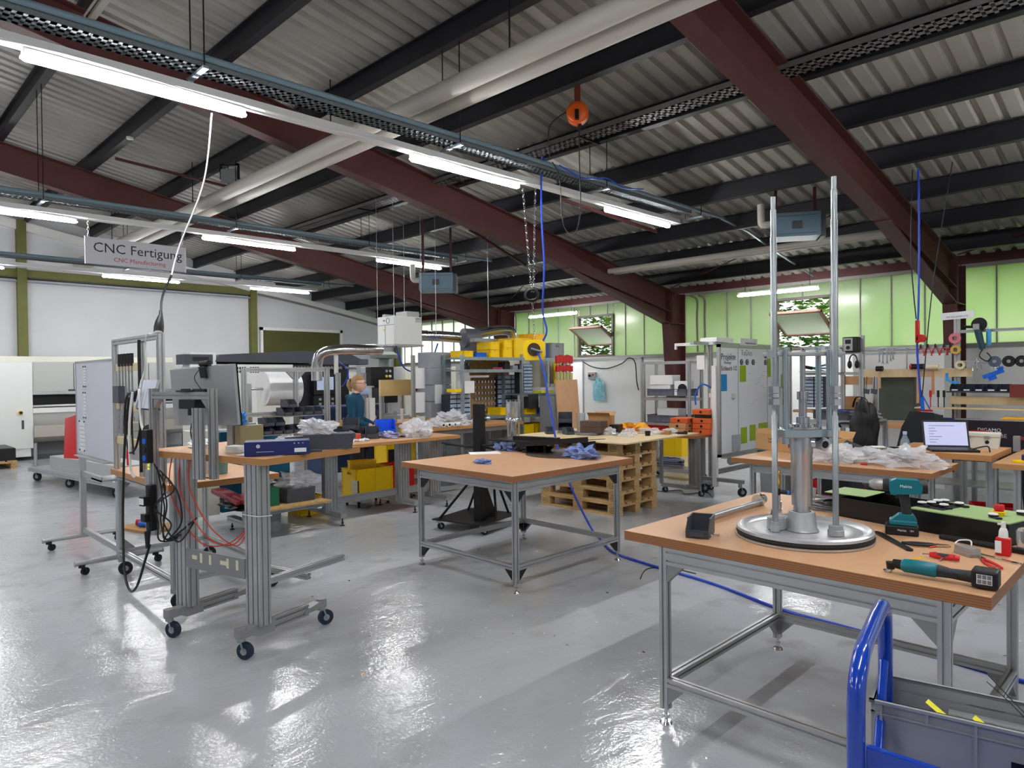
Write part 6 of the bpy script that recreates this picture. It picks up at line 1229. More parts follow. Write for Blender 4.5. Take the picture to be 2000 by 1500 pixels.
# shelf contents
box_obj('black_device', (-8.25, 8.05, 1.745), (.16, .12, .13), 0, BLACKP, 'black device on the upper shelf of the rack', 'device')
box_obj('pink_device', (-8.2, 7.86, 1.745), (.14, .12, .04), 10, mat('magenta_plastic', (160, 50, 70), .5), 'magenta and black tool left of the black device', 'tool')
box_obj('light_grey_box', (-8.25, 8.22, 1.745), (.2, .12, .07), 0, MGREY, 'light grey tray on the upper shelf, right end', 'tray')
towel((-8.12, 7.12, 1.745), (.1, .1, .16), 120, 'dark blue and black gloves on the left end of the upper shelf', BLACKP, 'gloves', 'gloves', .2)
t = box_obj('white_bucket_box', (-8.2, 7.16, 1.38), (.18, .2, .19), 0, WHITEP, 'white box on top of the small black drawer cabinet')
box_obj('yellow_tray', (-8.2, 6.93, 1.40), (.2, .16, .05), 0, YEL, 'small yellow tray left of the white box', 'tray')
def drawer_cabinet(loc, W, H, cols, rows, label, d=.2, m=mat('black_cabinet', (30, 36, 52), .5), groups=1, rz=0):
    """small-parts cabinet facing +x, clear drawers as parts"""
    t = thing('drawer_cabinet', label, 'cabinet', loc, rz)
    b = MB(); b.box(-d, 0, -W / 2, W / 2, 0, H); obj('cabinet_body', b, m, t, bevel=.003)
    dw, dh = W / cols, H / rows
    for c in range(cols):
        for r_ in range(rows):
            b = MB(); y = -W / 2 + dw * c; z = dh * r_; b.box(.001, .012, y + dw * .08, y + dw * .92, z + dh * .12, z + dh * .86); b.box(.012, .02, y + dw * .35, y + dw * .65, z + dh * .2, z + dh * .32)
            obj('drawer', b, mat('clear_drawer', (166, 184, 206), .25, 0, .25, 12), t)
    return t
drawer_cabinet((-8.58, 8.45, 1.0), .50, .66, 3, 8, 'black cabinet of clear drawers in the centre behind the rack')
drawer_cabinet((-8.28, 7.10, 1.003), .42, .36, 3, 5, 'small black cabinet of clear drawers at the left of the rack')
drawer_cabinet((-8.14, 8.50, 1.34), .24, .5, 1, 9, 'narrow dark blue column of clear drawers in the right bay of the rack')
pb = thing('drawer_bench', 'low grey cabinets and shelf board behind the rack, carrying drawers and hook boards', 'bench', (-8.87, 8.0, 0))
b = MB(); b.box(-.25, .3, -1.1, .85, 0, .96); obj('cabinet_block', b, MGREY, pb, bevel=.004); b = MB(); b.box(-.28, .31, -1.25, .9, .96, .995); obj('worktop', b, BEECH, pb)
t = thing('hook_board', 'brown pegboard with rows of shiny hooks and fittings behind the rack', 'board', (-8.64, 7.94, 1.0))
b = MB(); b.box(-.02, 0, -.28, .28, .0, .62); obj('board_panel', b, mat('brown_hardboard', (164, 132, 90), .8, 0, .2, 20), t)
for r_ in range(6):
    for c in range(7):
        b = MB(); y = -.22 + .073 * c; z = .08 + .094 * r_; b.cyl((0, y, z), (.05, y, z - .01), .012, n=8); b.cyl((.045, y, z - .025), (.045, y, z + .015), .016, n=6); obj('hooked_fitting', b, STEEL, t)
box_obj('strand_board', (-8.64, 8.02, 1.655), (.02, .78, .26), 0, OSB, 'strand board panel above the pegboard behind the rack', 'board', 0)
gc = thing('grey_wall_cabinets', 'stack of three light grey metal drawers with papers, left behind the rack', 'cabinet', (-8.74, 7.0, .996))
for k in range(4): b = MB(); b.box(-.16, .16, -.24, .18, .0 + .26 * k, .252 + .26 * k); obj('drawer_block', b, mat('light_grey_metal', (150, 156, 164), .45, .2), gc, bevel=.003)
b = MB(); b.box(.161, .163, -.16, .0, .22, .52); obj('paper_note', b, PAPER, gc)
b = MB(); b.box(.162, .166, -.02, .03, .84, .95); obj('green_tag', b, mat('green_tag', (60, 150, 60), .5), gc)
t = thing('notice_post', 'aluminium post with hanging white papers left of the rack', 'post', (-8.75, 6.55, 0)); b = MB(); b.prof((0, 0, 0), (0, 0, 1.98), .05, .05); obj('post', b, ALU, t)
for k in range(3): b = MB(); b.box(.03, .034, .02, .2, .7 + .38 * k, 1.02 + .38 * k); obj('paper_sheet', b, PAPER, t)
# shelf bins right bay
for i, (y0, y1, z, h, m, lb_) in enumerate(((8.42, 8.72, .985, .1, YEL, 'yellow bin on the middle shelf of the right rack bay'), (8.76, 9.06, .985, .08, BLU, 'blue bin on the middle shelf of the right rack bay'), (9.1, 9.36, .985, .09, YEL, 'yellow bin at the right end of the middle rack shelf'), (8.36, 8.66, .645, .17, YEL, 'yellow bin on the lower shelf of the right rack bay, left one'), (8.7, 9.0, .645, .17, YEL, 'yellow bin on the lower shelf of the right rack bay, right one'), (7.1, 7.5, .145, .2, YEL, 'yellow bin on the bottom shelf of the rack'), (7.85, 8.2, 1.0, .12, YEL, 'yellow bin on the lower left shelf of the rack'))):
    cbin('shelf_bin', y0, y1, z, h, m, lb_)
box_obj('yellow_folder', (-8.12, 8.86, 1.34), (.2, .3, .04), 0, mat('lime_yellow', (222, 220, 40), .5), 'lime yellow flat tray beside the narrow drawer column', 'tray')
box_obj('white_trays', (-8.2, 9.15, 1.34), (.24, .26, .09), 0, PAPER, 'white paper trays on the right rack shelf', 'tray')
t = box_obj('black_control_box', (-8.12, 8.56, 1.02), (.12, .24, .24), 0, mat('charcoal_box', (52, 52, 56), .5), 'charcoal control box with white buttons under the drawer column', 'box')
t.location.z = 1.09
# cabinets behind
bc2 = thing('beige_cabinet', 'tall beige metal cabinet behind the right end of the rack', 'cabinet', (-9.0, 9.75, 0)); b = MB(); b.box(-.3, .25, -.55, .5, 0, 1.94); obj('cabinet_body', b, mat('beige_metal', (186, 184, 172), .45), bc2, bevel=.005); b = MB(); b.box(.25, .262, -.54, -.03, .05, 1.9); b.box(.25, .262, -.01, .49, .05, 1.9); obj('door', b, mat('beige_metal_door', (194, 192, 180), .45), bc2, bevel=.003); b = MB(); b.box(.262, .28, -.07, -.05, .9, 1.05); obj('handle', b, DARKS, bc2)
yp = thing('yellow_rail_panel', 'tall yellow panel with a column of square black slots beside the beige cabinet', 'panel', (-8.55, 9.85, 0)); b = MB(); b.box(-.02, .02, -.2, .2, 0, 1.9); obj('panel', b, YEL, yp, bevel=.004)
b = MB()
for r_ in range(16):
    for c in range(3): b.box(.02, .024, -.02 + .06 * c, .02 + .06 * c, 1.2 + .042 * r_, 1.23 + .042 * r_)
obj('slots', b, DARKS, yp)
cs = thing('clamp_stand', 'grey stand for long bar clamps behind the plywood sheet', 'stand', (-7.84, 8.9, 0)); b = MB(); b.box(-.12, .1, -.3, .36, 0, 1.3); obj('stand_body', b, MGREY, cs, bevel=.005); b = MB(); b.box(.1, .13, -.28, .34, 1.45, 1.5); b.box(.0, .03, -.28, -.25, 1.3, 1.5); b.box(.0, .03, .31, .34, 1.3, 1.5); obj('cross_rail', b, GALV, cs)
cl0 = None
for k in range(5):
    if not cl0:
        cl0 = thing('bar_clamp', 'red-headed bar clamp', 'clamp', (-7.68, 8.74, 1.0), 0, 'red bar clamps in the grey stand'); b = MB(); b.box(-.008, .008, -.015, .015, .0, .98); obj('bar', b, STEEL, cl0); b = MB(); b.box(-.02, .02, -.03, .05, .84, .97); b.box(-.02, .02, -.03, .05, .7, .8); obj('jaw', b, RED, cl0, bevel=.005); b = MB(); b.cyl((0, .035, .5), (0, .035, .68), .018, n=10); b.box(-.02, .02, .02, .06, .3, .44); obj('grip', b, mat('yellow_black', (210, 180, 40), .5), cl0); r = cl0
    else: r = dup(cl0, (-7.68, 8.74 + .085 * k, 1.0 + .015 * (k % 2)))
    r['label'] = 'red-headed bar clamp hanging in the grey stand, %s from the left' % ['first', 'second', 'third', 'fourth', 'fifth'][k]
b = MB(); b.at(0, 0, 0, ry=R(-4), rz=R(20)); b.box(-.01, .01, -.5, .46, 0, .85); obj('plywood_sheet', b, ply('warm_plywood', (204, 156, 112), (186, 132, 88)), label='upright plywood sheet leaning behind the pallet board', cat='board', loc=(-7.15, 8.45, .72), bevel=.001)
sst = thing('sheet_stand', 'low wooden box behind the pallet stack under the plywood sheet', 'box', (-7.2, 8.45, 0), R(20)); b = MB(); b.box(-.12, .25, -.45, .45, 0, .72); obj('box_body', b, CARD, sst)
# white partition
pt = thing('white_partition', 'white freestanding partition panel below the green windows, with a hanging blue bag', 'partition', (-9.43, 12.6, 0)); b = MB(); b.box(-.82, .8, -.02, .02, .06, 2.0); obj('panel', b, WALLW, pt); b = MB(); b.box(-.84, .82, -.03, .03, 1.98, 2.02); b.box(.78, .82, -.03, .03, 0, 2.0); b.box(-.84, -.8, -.03, .03, 0, 2.0); obj('panel_frame', b, ALU, pt)
towel((-9.75, 12.5, 1.05), (.3, .1, .48), 130, 'turquoise cloth bag hanging on the white partition', mat('turquoise_cloth', (140, 196, 210), .8), 'bag', 'cloth_bag', .25)
rope('bag_string', [(-9.9, 12.52, 1.65), (-9.8, 12.5, 1.42), (-9.74, 12.5, 1.36)], .006, BLKCORD, 'dark string above the turquoise bag')
rope('black_cable', [(-10.2, 12.5, 1.95), (-9.9, 12.5, 1.82), (-9.5, 12.5, 1.78), (-9.1, 12.5, 1.88), (-8.9, 12.5, 2.0), (-8.74, 12.5, 1.9), (-8.7, 12.5, 1.5), (-8.62, 12.45, 1.3)], .012, BLKCORD, 'thick black cable sagging along the top of the white partition')
t = thing('wall_socket_box', 'grey socket outlet box on the white partition', 'socket', (-9.95, 12.56, 1.62)); b = MB(); b.box(-.1, .1, -.06, .02, -.08, .08); obj('socket_box', b, mat('socket_grey', (170, 172, 174), .5), t, bevel=.006); b = MB(); b.cyl((-.04, -.06, 0), (-.04, -.09, 0), .03, n=12); b.cyl((.05, -.06, .02), (.05, -.08, .02), .02, n=12, m=1); obj('socket', b, [BLACKP, RED], t)
# tall trolley with grey trays
tt = thing('tray_trolley', 'tall aluminium profile trolley with two grey trays of white boxes', 'trolley', (-5.93, 9.48, 0))
for x in (-.41, .41):
    for y in (-.18, .18): b = MB(); b.prof((x, y, .12), (x, y, 1.84), .04, .04, up=(0, 1, 0)); obj('post', b, ALU, tt); b = MB(); castor(b, x, y, .045, 1, top=.12); obj('castor', b, [ZINC, RUB], tt)
for z in (.14, .86, 1.25, 1.82):
    for y in (-.18, .18): b = MB(); b.prof((-.39, y, z), (.39, y, z), .04, .04); obj('rail', b, ALU, tt)
    for x in (-.41, .41): b = MB(); b.prof((x, -.16, z), (x, .16, z), .04, .04); obj('rail', b, ALU, tt)
b = MB(); b.box(-.4, .4, -.17, .17, .16, .175); obj('floor_plate', b, ALU, tt)
for z, w_ in ((1.30, 'upper'), (.89, 'lower')): euro_crate('grey_tray', .74, .34, .11, mat('slate_tray', (92, 96, 110), .5), 'shallow dark grey tray in the tall trolley, %s one' % w_, (-5.93, 9.48, z), 0, holes=False)
CW = mat('white_carton', (222, 224, 226), .6)
carton((-6.08, 9.48, 1.31), (.38, .24, .16), 0, 'white cardboard box in the upper tray, lower of two', CW, False, tape=False)
carton((-6.06, 9.48, 1.475), (.40, .25, .15), R(4), 'white cardboard box in the upper tray, on top', CW, False, tape=False)
t = carton((-5.70, 9.45, 1.31), (.22, .24, .22), R(10), 'white box with a round black opening in the upper tray', CW, False, tape=False); b = MB(); b.cyl((.02, -.121, .11), (.02, -.128, .11), .07, n=20); obj('round_opening', b, DARKS, t)
carton((-5.96, 9.5, .90), (.38, .22, .2), 0, 'white cardboard box in the lower tray of the trolley', CW, False, tape=False)
cbin('red_tray', 9.32, 9.62, .72, .12, REDP, 'red plastic box in the lower part of the tall trolley', x=-6.0, d=.6)
COLS_ = [n for n in ()]
euro_crate('yellow_crate', .45, .35, .42, YEL, 'yellow crate on the floor by the oxide red column, behind the trolley', (-7.55, 12.2, .0), 0)
coil('cable_coil', 'big coil of grey cable lying on the trolley floor plate', (-5.98, 9.44, .19), .27, 9, .013, mat('slate_cable', (92, 100, 116), .5), seed=21, flat=.6)
rope('black_wire', [(-5.6, 8.5, .006), (-5.4, 8.25, .008), (-5.2, 8.5, .008), (-5.0, 8.3, .008), (-4.85, 8.6, .008), (-4.6, 8.3, .006)], .006, BLKCORD, 'loose thin black wire lying on the floor by the castors')
# lift table with orange cases
l2 = thing('small_lift_table', 'small brown-topped lift table on two columns carrying orange-brown cases', 'table', (-5.05, 8.52, 0)); b = MB(); b.box(-.30, .26, -.3, .3, .775, .81); obj('tabletop', b, [PLYE], l2)
for y in (-.1, .12): b = MB(); b.prof((.1, y, .12), (.1, y, .775), .1, .06, up=(0, 1, 0)); obj('column', b, ALU2, l2)
b = MB(); b.prof((.1, -.3, .11), (.1, .35, .11), .06, .05); b.prof((-.3, -.25, .11), (.3, -.25, .11), .05, .05); obj('foot_beam', b, ALU, l2)
for x in (-.3, .28): b = MB(); b.prof((x, -.26, .12), (x, -.26, .775), .04, .04, up=(0, 1, 0)); obj('leg', b, ALU, l2)
for x, y in ((-.28, -.25), (.1, .33), (.28, -.25)): b = MB(); castor(b, x, y, .04, 1, top=.1); obj('castor', b, [ZINC, RUB], l2)
OC = mat('burnt_orange_case', (206, 92, 40), .5); WC = mat('wood_tan_case', (190, 140, 92), .6)
for i, (x, y, k, m) in enumerate(((-5.17, 8.52, 0, WC), (-5.17, 8.52, 1, WC), (-5.16, 8.53, 2, OC), (-4.88, 8.66, 0, OC), (-4.88, 8.66, 1, OC), (-4.88, 8.66, 2, OC), (-4.88, 8.66, 3.6, OC))):
    t = thing('tool_case', '%s flat case on the small lift table, %s stack, %s' % ('orange' if m is OC else 'tan wooden', 'left' if i < 3 else 'right', ['bottom', 'second', 'top', 'bottom', 'second', 'third', 'topmost'][i]), 'case', (x, y, .81 + .075 * k), R(3 * (i % 3)))
    b = MB(); b.box(-.13, .13, -.15, .15, 0, .072); obj('case_body', b, m, t, bevel=.006); b = MB(); b.cyl((.0, -.15, .036), (.0, -.154, .036), .018, n=12); b.cyl((.13, -.04, .036), (.134, -.04, .036), .018, n=12); obj('round_hole', b, DARKS, t)
    if i == 5: b = MB(); b.box(-.11, .11, -.13, .13, .073, .119); obj('black_insert', b, DARKS, t)
b = MB(); b.cyl((0, 0, .0), (0, 0, .3), .03, .02, n=12); b.tube(spl([(0, 0, .28), (-.1, -.1, .34), (-.2, -.1, .2), (-.2, -.1, .05)], 5), .012, 8, m=1); obj('white_nozzle', b, [CREAM, BLU], label='cream nozzle with a blue hose standing on the right stack of cases', cat='nozzle', loc=(-4.84, 8.76, 1.155))
# ================================================================ BIG WHITEBOARD
bw = thing('mobile_whiteboard', 'wide mobile whiteboard with blue and lime green cards, right of the centre', 'whiteboard', (-4.66, 9.76, 0))
WB = mat('matt_whiteboard', (236, 238, 244), .25)
b = MB(); b.box(-.02, .0, -1.13, 1.15, .52, 2.02); obj('board_panel', b, WB, bw)
b = MB()
for q in ((-1.15, 1.17, 2.0, 2.04), (-1.15, 1.17, .50, .54)): b.box(-.03, .015, q[0], q[1], q[2], q[3])
for y in (-1.15, 1.13): b.box(-.03, .015, y, y + .04, .5, 2.04)
obj('board_frame', b, ALU, bw)
b = MB()
for y in (-.60, .32): b.box(.0, .003, y, y + .008, .54, 2.0)
obj('panel_joint', b, MGREY, bw)
for y in (-1.18, .9): b = MB(); b.box(-.09, -.03, y, y + .06, .1, 1.75); obj('stand_post', b, WHITEP if y < 0 else ALU, bw); b = MB(); b.prof((-.3, y + .03, .2), (.35, y + .03, .2), .05, .05); obj('foot_beam', b, ALU, bw)
b = MB(); b.prof((-.06, -1.15, .3), (-.06, .9, .3), .05, .07); obj('lower_beam', b, ALU, bw)
for x, y in ((.3, -1.15), (-.25, -1.15), (.3, .93), (-.25, .93)): b = MB(); castor(b, x, y, .06, 1, top=.18); obj('castor', b, [ZINC, RUB], bw)
b = MB(); b.cyl((.08, -1.0, .44), (.08, .3, .44), .05, n=16); obj('silver_roll', b, ALU, bw); b = MB(); b.box(.0, .09, -1.1, .9, .485, .495); obj('pen_tray', b, ALU, bw)
LIME = mat('lime_green_card', (160, 186, 14), .6); SKYB = mat('blue_card', (24, 140, 206), .6)
for i, (y0, y1, z0, z1, m, lb_) in enumerate(((-1.11, -.93, 1.40, 1.63, SKYB, 'blue card at the left edge of the big whiteboard'), (-.55, -.37, 1.52, 1.75, LIME, 'lime green card below the round magnets, upper left'), (-.53, -.35, .64, .87, LIME, 'lime green card at the bottom of the big whiteboard, left one'), (-.26, -.08, .66, .89, LIME, 'lime green card at the bottom of the big whiteboard, second one'), (.02, .3, .68, .9, LIME, 'lime green card behind the carton at the bottom of the whiteboard'), (.33, .56, 1.58, 1.86, LIME, 'lime green card right of the second panel joint'), (.8, .98, 1.4, 1.62, LIME, 'lime green card near the right end of the big whiteboard'))):
    b = MB(); b.box(.003, .006, y0, y1, z0, z1); obj('colour_card', b, m, label=lb_, cat='card', loc=(-4.66, 9.76, 0), group=None)
for i, (y, z) in enumerate(((-.50, 1.80), (-.33, 1.80), (-.14, 1.80), (.26, 1.90), (.26, 1.80))):
    t = thing('round_magnet', ['dark blue ringed round magnet on the big whiteboard, left of three in a row', 'middle one of the three round magnets in a row', 'right one of the three round magnets in a row', 'upper one of two round magnets near the second joint', 'lower one of two round magnets near the second joint'][i], 'magnet', (-4.657, 9.76 + y, z))
    b = MB(); b.cyl((0, 0, 0), (.008, 0, 0), .042, n=20); obj('magnet_body', b, NB, t); b = MB(); b.tube([(.009, .022 * math.cos(a * PI / 8), .026 * math.sin(a * PI / 8)) for a in range(16)], .003, 4, closed=True); obj('ring_print', b, PAPER, t)
INK = mat('marker_ink', (60, 62, 74), .6); INK2 = mat('faint_marker', (140, 146, 160), .6)
text('handwriting', 'Projekte', .12, INK, bw, (.004, -.88, 1.87), (PI / 2, 0, PI / 2)); text('handwriting', 'ToDos', .12, INK2, bw, (.004, -.34, 1.93), (PI / 2, 0, PI / 2)); text('handwriting', 'Montage', .06, INK2, bw, (.004, -.9, 1.79), (PI / 2, 0, PI / 2)); text('handwriting', 'Schlauch 1/2', .09, INK, bw, (.004, -.86, 1.71), (PI / 2, 0, PI / 2))
b = MB(); b.box(.002, .004, -1.04, -.72, 1.82, 1.825); rnd = random.Random(2)
for k in range(9): y = -.3 + rnd.random() * .5; z = 1.66 - .03 * k; b.box(.002, .004, y, y + .06 + .08 * rnd.random(), z, z + .004)
for k in range(12): y = -.28 + .3 * rnd.random(); z = 1.16 + .1 * rnd.random(); b.box(.002, .004, y, y + .02, z, z + .004)
obj('marker_lines', b, INK2, bw); b = MB(); b.box(.003, .03, -.80, -.60, .56, .78); obj('grey_holder', b, mat('light_grey_holder', (176, 178, 184), .5), bw)
pg = thing('paper_note', 'white paper note standing on the top edge of the big whiteboard', 'note', (-4.66, 9.5, 2.04)); b = MB(); b.box(-.004, 0, -.26, .26, 0, .1); obj('sheet', b, PAPER, pg); text('print', 'WARENAUSGANG', .04, INK, pg, (.001, .05, .03), (PI / 2, 0, PI / 2))
fr2 = thing('aluminium_gantry', 'aluminium profile gantry with side arms behind the big whiteboard', 'frame', (-5.0, 9.0, 0))
for y in (-.0, 1.95): b = MB(); b.prof((0, y, 0), (0, y, 2.05), .06, .05, up=(0, 1, 0)); obj('post', b, ALU2, fr2)
b = MB(); b.prof((0, -.5, 2.07), (0, 2.1, 2.07), .06, .045); obj('top_beam', b, ALU, fr2); b = MB(); b.prof((-.5, -.08, 2.07), (.1, -.08, 2.07), .05, .04); b.box(-.52, -.5, -.1, -.06, 2.0, 2.09); obj('side_arm', b, WHITEP, fr2)
b = MB(); b.box(.0, .4, -.04, .04, 1.3, 1.36); b.box(-.1, .02, -.2, -.17, 1.7, 1.9); obj('clamp_arm', b, WHITEP, fr2)
box_obj('white_flat_box', (-5.0, 9.2, 2.094), (.26, .5, .06), 0, WHITEP, 'flat white box lying on top of the gantry beam', 'box', .006)
# ================================================================ SECOND TABLE ON THE RIGHT
work_table('plywood work table behind the front table, with a large carton and clear bags', -3.05, -1.44, 5.85, 6.66, ZT, -2.88, -1.62, 5.93, 6.58, gm=None, rail=.16)
ct2 = thing('shipping_carton', 'large brown shipping carton with a big navy R, on the table behind the pump rig', 'box', (-2.74, 6.52, ZT), R(-23)); CT = mat('carton_brown', (190, 146, 98), .8, 0, .08, 5)
b = MB(); b.box(-.50, .44, -.03, .24, 0, .165); obj('carton_body', b, CT, ct2, bevel=.003); b = MB()
b.add([(-.50, -.03, .165), (.44, -.03, .165), (.44, -.02, .205), (-.49, -.02, .20)], [(0, 1, 2, 3)]); b.add([(-.5, .24, .165), (.44, .24, .165), (.42, .3, .22), (-.46, .3, .22)], [(0, 1, 2, 3)]); b.add([(-.5, -.03, .165), (-.5, .24, .165), (-.53, .2, .2), (-.53, .0, .2)], [(0, 1, 2, 3)]); obj('flap', b, CT, ct2)
text('print', 'Raem\nTechn', .03, mat('brown_print', (84, 66, 60), .7), ct2, (-.30, -.0305, .10), (PI / 2, 0, 0)); text('print', 'R', .12, NB, ct2, (-.03, -.0305, .085), (PI / 2, 0, 0), sx=1.2)
for i, (x, y, dx, dy, dz, lb_) in enumerate(((-2.27, 6.14, .40, .34, .14, 'crumpled clear plastic film beside the carton'), (-2.10, 6.30, .46, .3, .11, 'long heap of clear plastic film in the middle of the second table'), (-1.68, 6.18, .44, .36, .15, 'crumpled clear plastic bag on the right end of the second table'))):
    towel((x, y, ZT), (dx, dy, dz), 140 + i, lb_, FOIL, 'bag', 'plastic_bag', .4)
box_obj('red_clip', (-1.98, 6.05, ZT), (.05, .03, .015), R(30), RED, 'small red clip between the clear films on the second table', 'clip')
for k in range(4): rope('black_hose', [(-2.55, 6.6 + .01 * k, ZT + .02), (-2.5, 6.58, ZT + .09 + .012 * k), (-2.35, 6.5, ZT + .13 + .012 * k), (-2.15, 6.45 + .02 * k, ZT + .10), (-1.98 + .02 * k, 6.42, ZT + .02)], .009, GREYP, 'dark grey hose arching over the second table, %s one' % ['lowest', 'second', 'third', 'topmost'][k], group='dark hoses on the second table')
t = thing('paper_cup', 'brown paper cup with a paper napkin on top, at the back of the second table', 'cup', (-2.01, 6.50, ZT)); b = MB(); b.lathe([(0, 0), (.03, 0), (.041, .1), (.043, .105), (0, .104)], 20); obj('cup_body', b, mat('kraft_cup', (196, 150, 120), .7), t); b = MB(); b.at(0, 0, .107, rz=.5); b.box(-.05, .05, -.05, .05, 0, .008); obj('napkin', b, PAPER, t)
t = thing('black_mug', 'black printed mug left of the water bottle', 'mug', (-1.905, 6.56, ZT)); b = MB(); b.lathe([(0, 0), (.04, 0), (.041, .11), (.037, .11), (.036, .01), (0, .01)], 24); b.tube(spl([(.04, 0, .09), (.065, 0, .08), (.065, 0, .04), (.04, 0, .03)], 4), .006, 8); obj('mug_body', b, BLACKP, t); text('print', 'CERT', .026, PAPER, t, (.029, -.0305, .05), (PI / 2, 0, R(45)))
t = thing('water_bottle', 'clear water bottle with blue label and pale cap', 'bottle', (-1.82, 6.57, ZT)); b = MB(); b.lathe([(0, 0), (.036, 0), (.038, .01), (.038, .14), (.034, .17), (.014, .215), (.014, .235), (0, .235)], 24); obj('bottle_body', b, mat('blue_tinted_pet', (190, 215, 240), .1, 0, 0, trans=.8, ior=1.2), t); b = MB(); b.lathe([(.0386, .04), (.0386, .1)], 24); obj('label_wrap', b, mat('pale_blue_label', (170, 196, 236), .5), t); b = MB(); b.lathe([(.0384, .0), (.0388, .01), (.0388, .045)], 24); obj('blue_band', b, BLU, t); b = MB(); b.cyl((0, 0, .225), (0, 0, .25), .016, n=16); obj('bottle_cap', b, mat('lilac_cap', (190, 186, 220), .5), t)
# laptop desk
ld = thing('laptop_desk', 'small beech desk carrying the open laptop, right of the water bottle', 'desk', (-1.60, 7.15, 0)); b = MB(); b.box(-.40, .38, -.47, .35, .905, .955); o = obj('desktop', b, [BEECH, _M['beech_edge']], ld, bevel=.002)
for p in o.data.polygons: p.material_index = 0 if abs(p.normal.z) > .5 else 1
for x in (-.3, .3):
    b = MB(); b.prof((x, 0, .06), (x, 0, .905), .08, .08, up=(0, 1, 0)); obj('column', b, ALU, ld); b = MB(); b.prof((x, -.3, .04), (x, .3, .04), .06, .06); obj('foot_beam', b, ALU, ld)
lp = thing('laptop', 'open black laptop with a lit pale screen on the beech desk', 'laptop', (-1.55, 6.90, .955), R(28)); b = MB(); b.box(-.18, .18, -.13, .12, 0, .02); obj('base', b, BLACKP, lp, bevel=.004); b = MB(); b.box(-.15, .15, -.03, .1, .02, .0215); b.box(-.05, .05, -.12, -.05, .02, .021); obj('keyboard', b, DARKS, lp)
b = MB(); b.at(0, .12, .02, rx=R(-18)); b.box(-.18, .18, 0, .008, 0, .24); obj('lid', b, BLACKP, lp, bevel=.002); b = MB(); b.at(0, .12, .02, rx=R(-18)); b.box(-.165, .165, -.001, 0, .015, .225); SC = mat('laptop_display', (176, 180, 212), .3, em=.5); obj('display', b, SC, lp)
b = MB(); b.at(0, .12, .02, rx=R(-18))
for k in range(7): b.box(-.13, -.13 + (.2, .05, .06, .04, .1, .07, .05)[k], -.002, -.001, .19 - .025 * k, .194 - .025 * k)
obj('display_text', b, mat('screen_text', (90, 92, 130), .5), lp)
b = MB(); b.ball((0, 0, 0), .06, 0, 16, (1.2, .9, .55)); obj('black_mouse', b, BLACKP, label='rounded black case lying in front of the laptop at the desk edge', cat='case', loc=(-1.76, 6.42, ZT + .033))
rope('charging_cable', [(-1.42, 6.85, .965), (-1.36, 6.95, .99), (-1.3, 6.98, 1.0), (-1.27, 6.9, .965)], .006, BLKCORD, 'black cord arching beside the laptop')
tb = thing('white_toolbox', 'white plastic box with hinged lid and round black hole behind the laptop', 'box', (-1.43, 7.36, .955), R(6)); WG = mat('warm_white_case', (212, 214, 206), .5)
b = MB(); b.prism([(-.13, 0), (.14, 0), (.15, .1), (-.15, .1)], 'y', -.08, .08); obj('box_body', b, WG, tb, bevel=.004); b = MB(); b.box(-.16, .155, -.09, .085, .1, .135); obj('box_lid', b, WG, tb, bevel=.008); b = MB(); b.cyl((.06, -.081, .055), (.06, -.085, .055), .016, n=16); obj('round_hole', b, DARKS, tb); b = MB(); b.box(-.1, -.06, -.095, -.09, .085, .11); b.box(.04, .08, -.095, -.09, .085, .11); obj('latch', b, MGREY, tb)
# right hand desk with banner
rd_ = thing('long_desk', 'long beech desk at the right edge of the picture behind the laptop desk', 'desk', (-.45, 7.3, 0)); b = MB(); b.box(-.74, .9, -.75, .85, .87, .91); o = obj('desktop', b, [BEECH, _M['beech_edge']], rd_)
for p in o.data.polygons: p.material_index = 0 if abs(p.normal.z) > .5 else 1
for x in (-.6, .8):
    for y in (-.6, .75): b = MB(); b.prof((x, y, 0), (x, y, .87), .05, .05, up=(0, 1, 0)); obj('leg', b, ALU, rd_)
bn = thing('printed_banner', 'dark purple-black board printed DIGAMO CUBE with a red swoosh', 'banner', (-1.25, 8.28, .72)); b = MB(); b.box(-.58, .9, 0, .03, 0, .42); obj('board_panel', b, mat('aubergine_board', (32, 24, 38), .4), bn); b = MB(); b.box(-.58, .9, -.003, .033, .42, .432); obj('metal_edge', b, ALU, bn)
text('print', 'DIGAMO', .05, PAPER, bn, (-.28, -.003, .325), (PI / 2, 0, 0), .0012); text('print', 'CUBE', .055, mat('pale_violet_print', (190, 180, 200), .6), bn, (-.2, -.003, .27), (PI / 2, 0, 0), .0012)
b = MB(); b.tube([(-.36 + .12 * math.cos(a), -.004, .285 + .032 * math.sin(a)) for a in [.6 + k * .33 for k in range(15)]], .006, 6); obj('red_swoosh', b, RED, bn); b = MB(); b.ball((-.03, -.004, .255), .045, 0, 14, (1, .06, .45)); b.tube([(.05, -.004, .1), (.12, -.004, .2), (.15, -.004, .24)], .006, 6); obj('red_print', b, mat('dull_red_print', (150, 40, 56), .6), bn)
box_obj('small_tin', (-1.20, 7.62, .91), (.05, .04, .14), 0, MGREY, 'small grey tin with a red label right of the white box', 'tin'); 
for i, (x, y, d, m, lb_) in enumerate(((-1.0, 6.9, (.1, .08, .05), NB, 'blue tool at the near left of the long desk'), (-.9, 7.1, (.14, .05, .04), BLACKP, 'black tool on the long desk'), (-1.05, 6.72, (.06, .05, .02), YEL, 'yellow item at the front of the long desk'), (-.85, 7.6, (.2, .12, .3), NB, 'dark blue box standing on the long desk at the picture edge'), (-.95, 7.35, (.1, .2, .02), PAPER, 'white strip on the long desk'))):
    box_obj('desk_item', (x, y, .91), d, R(20 * i), m, lb_, 'item', .004)
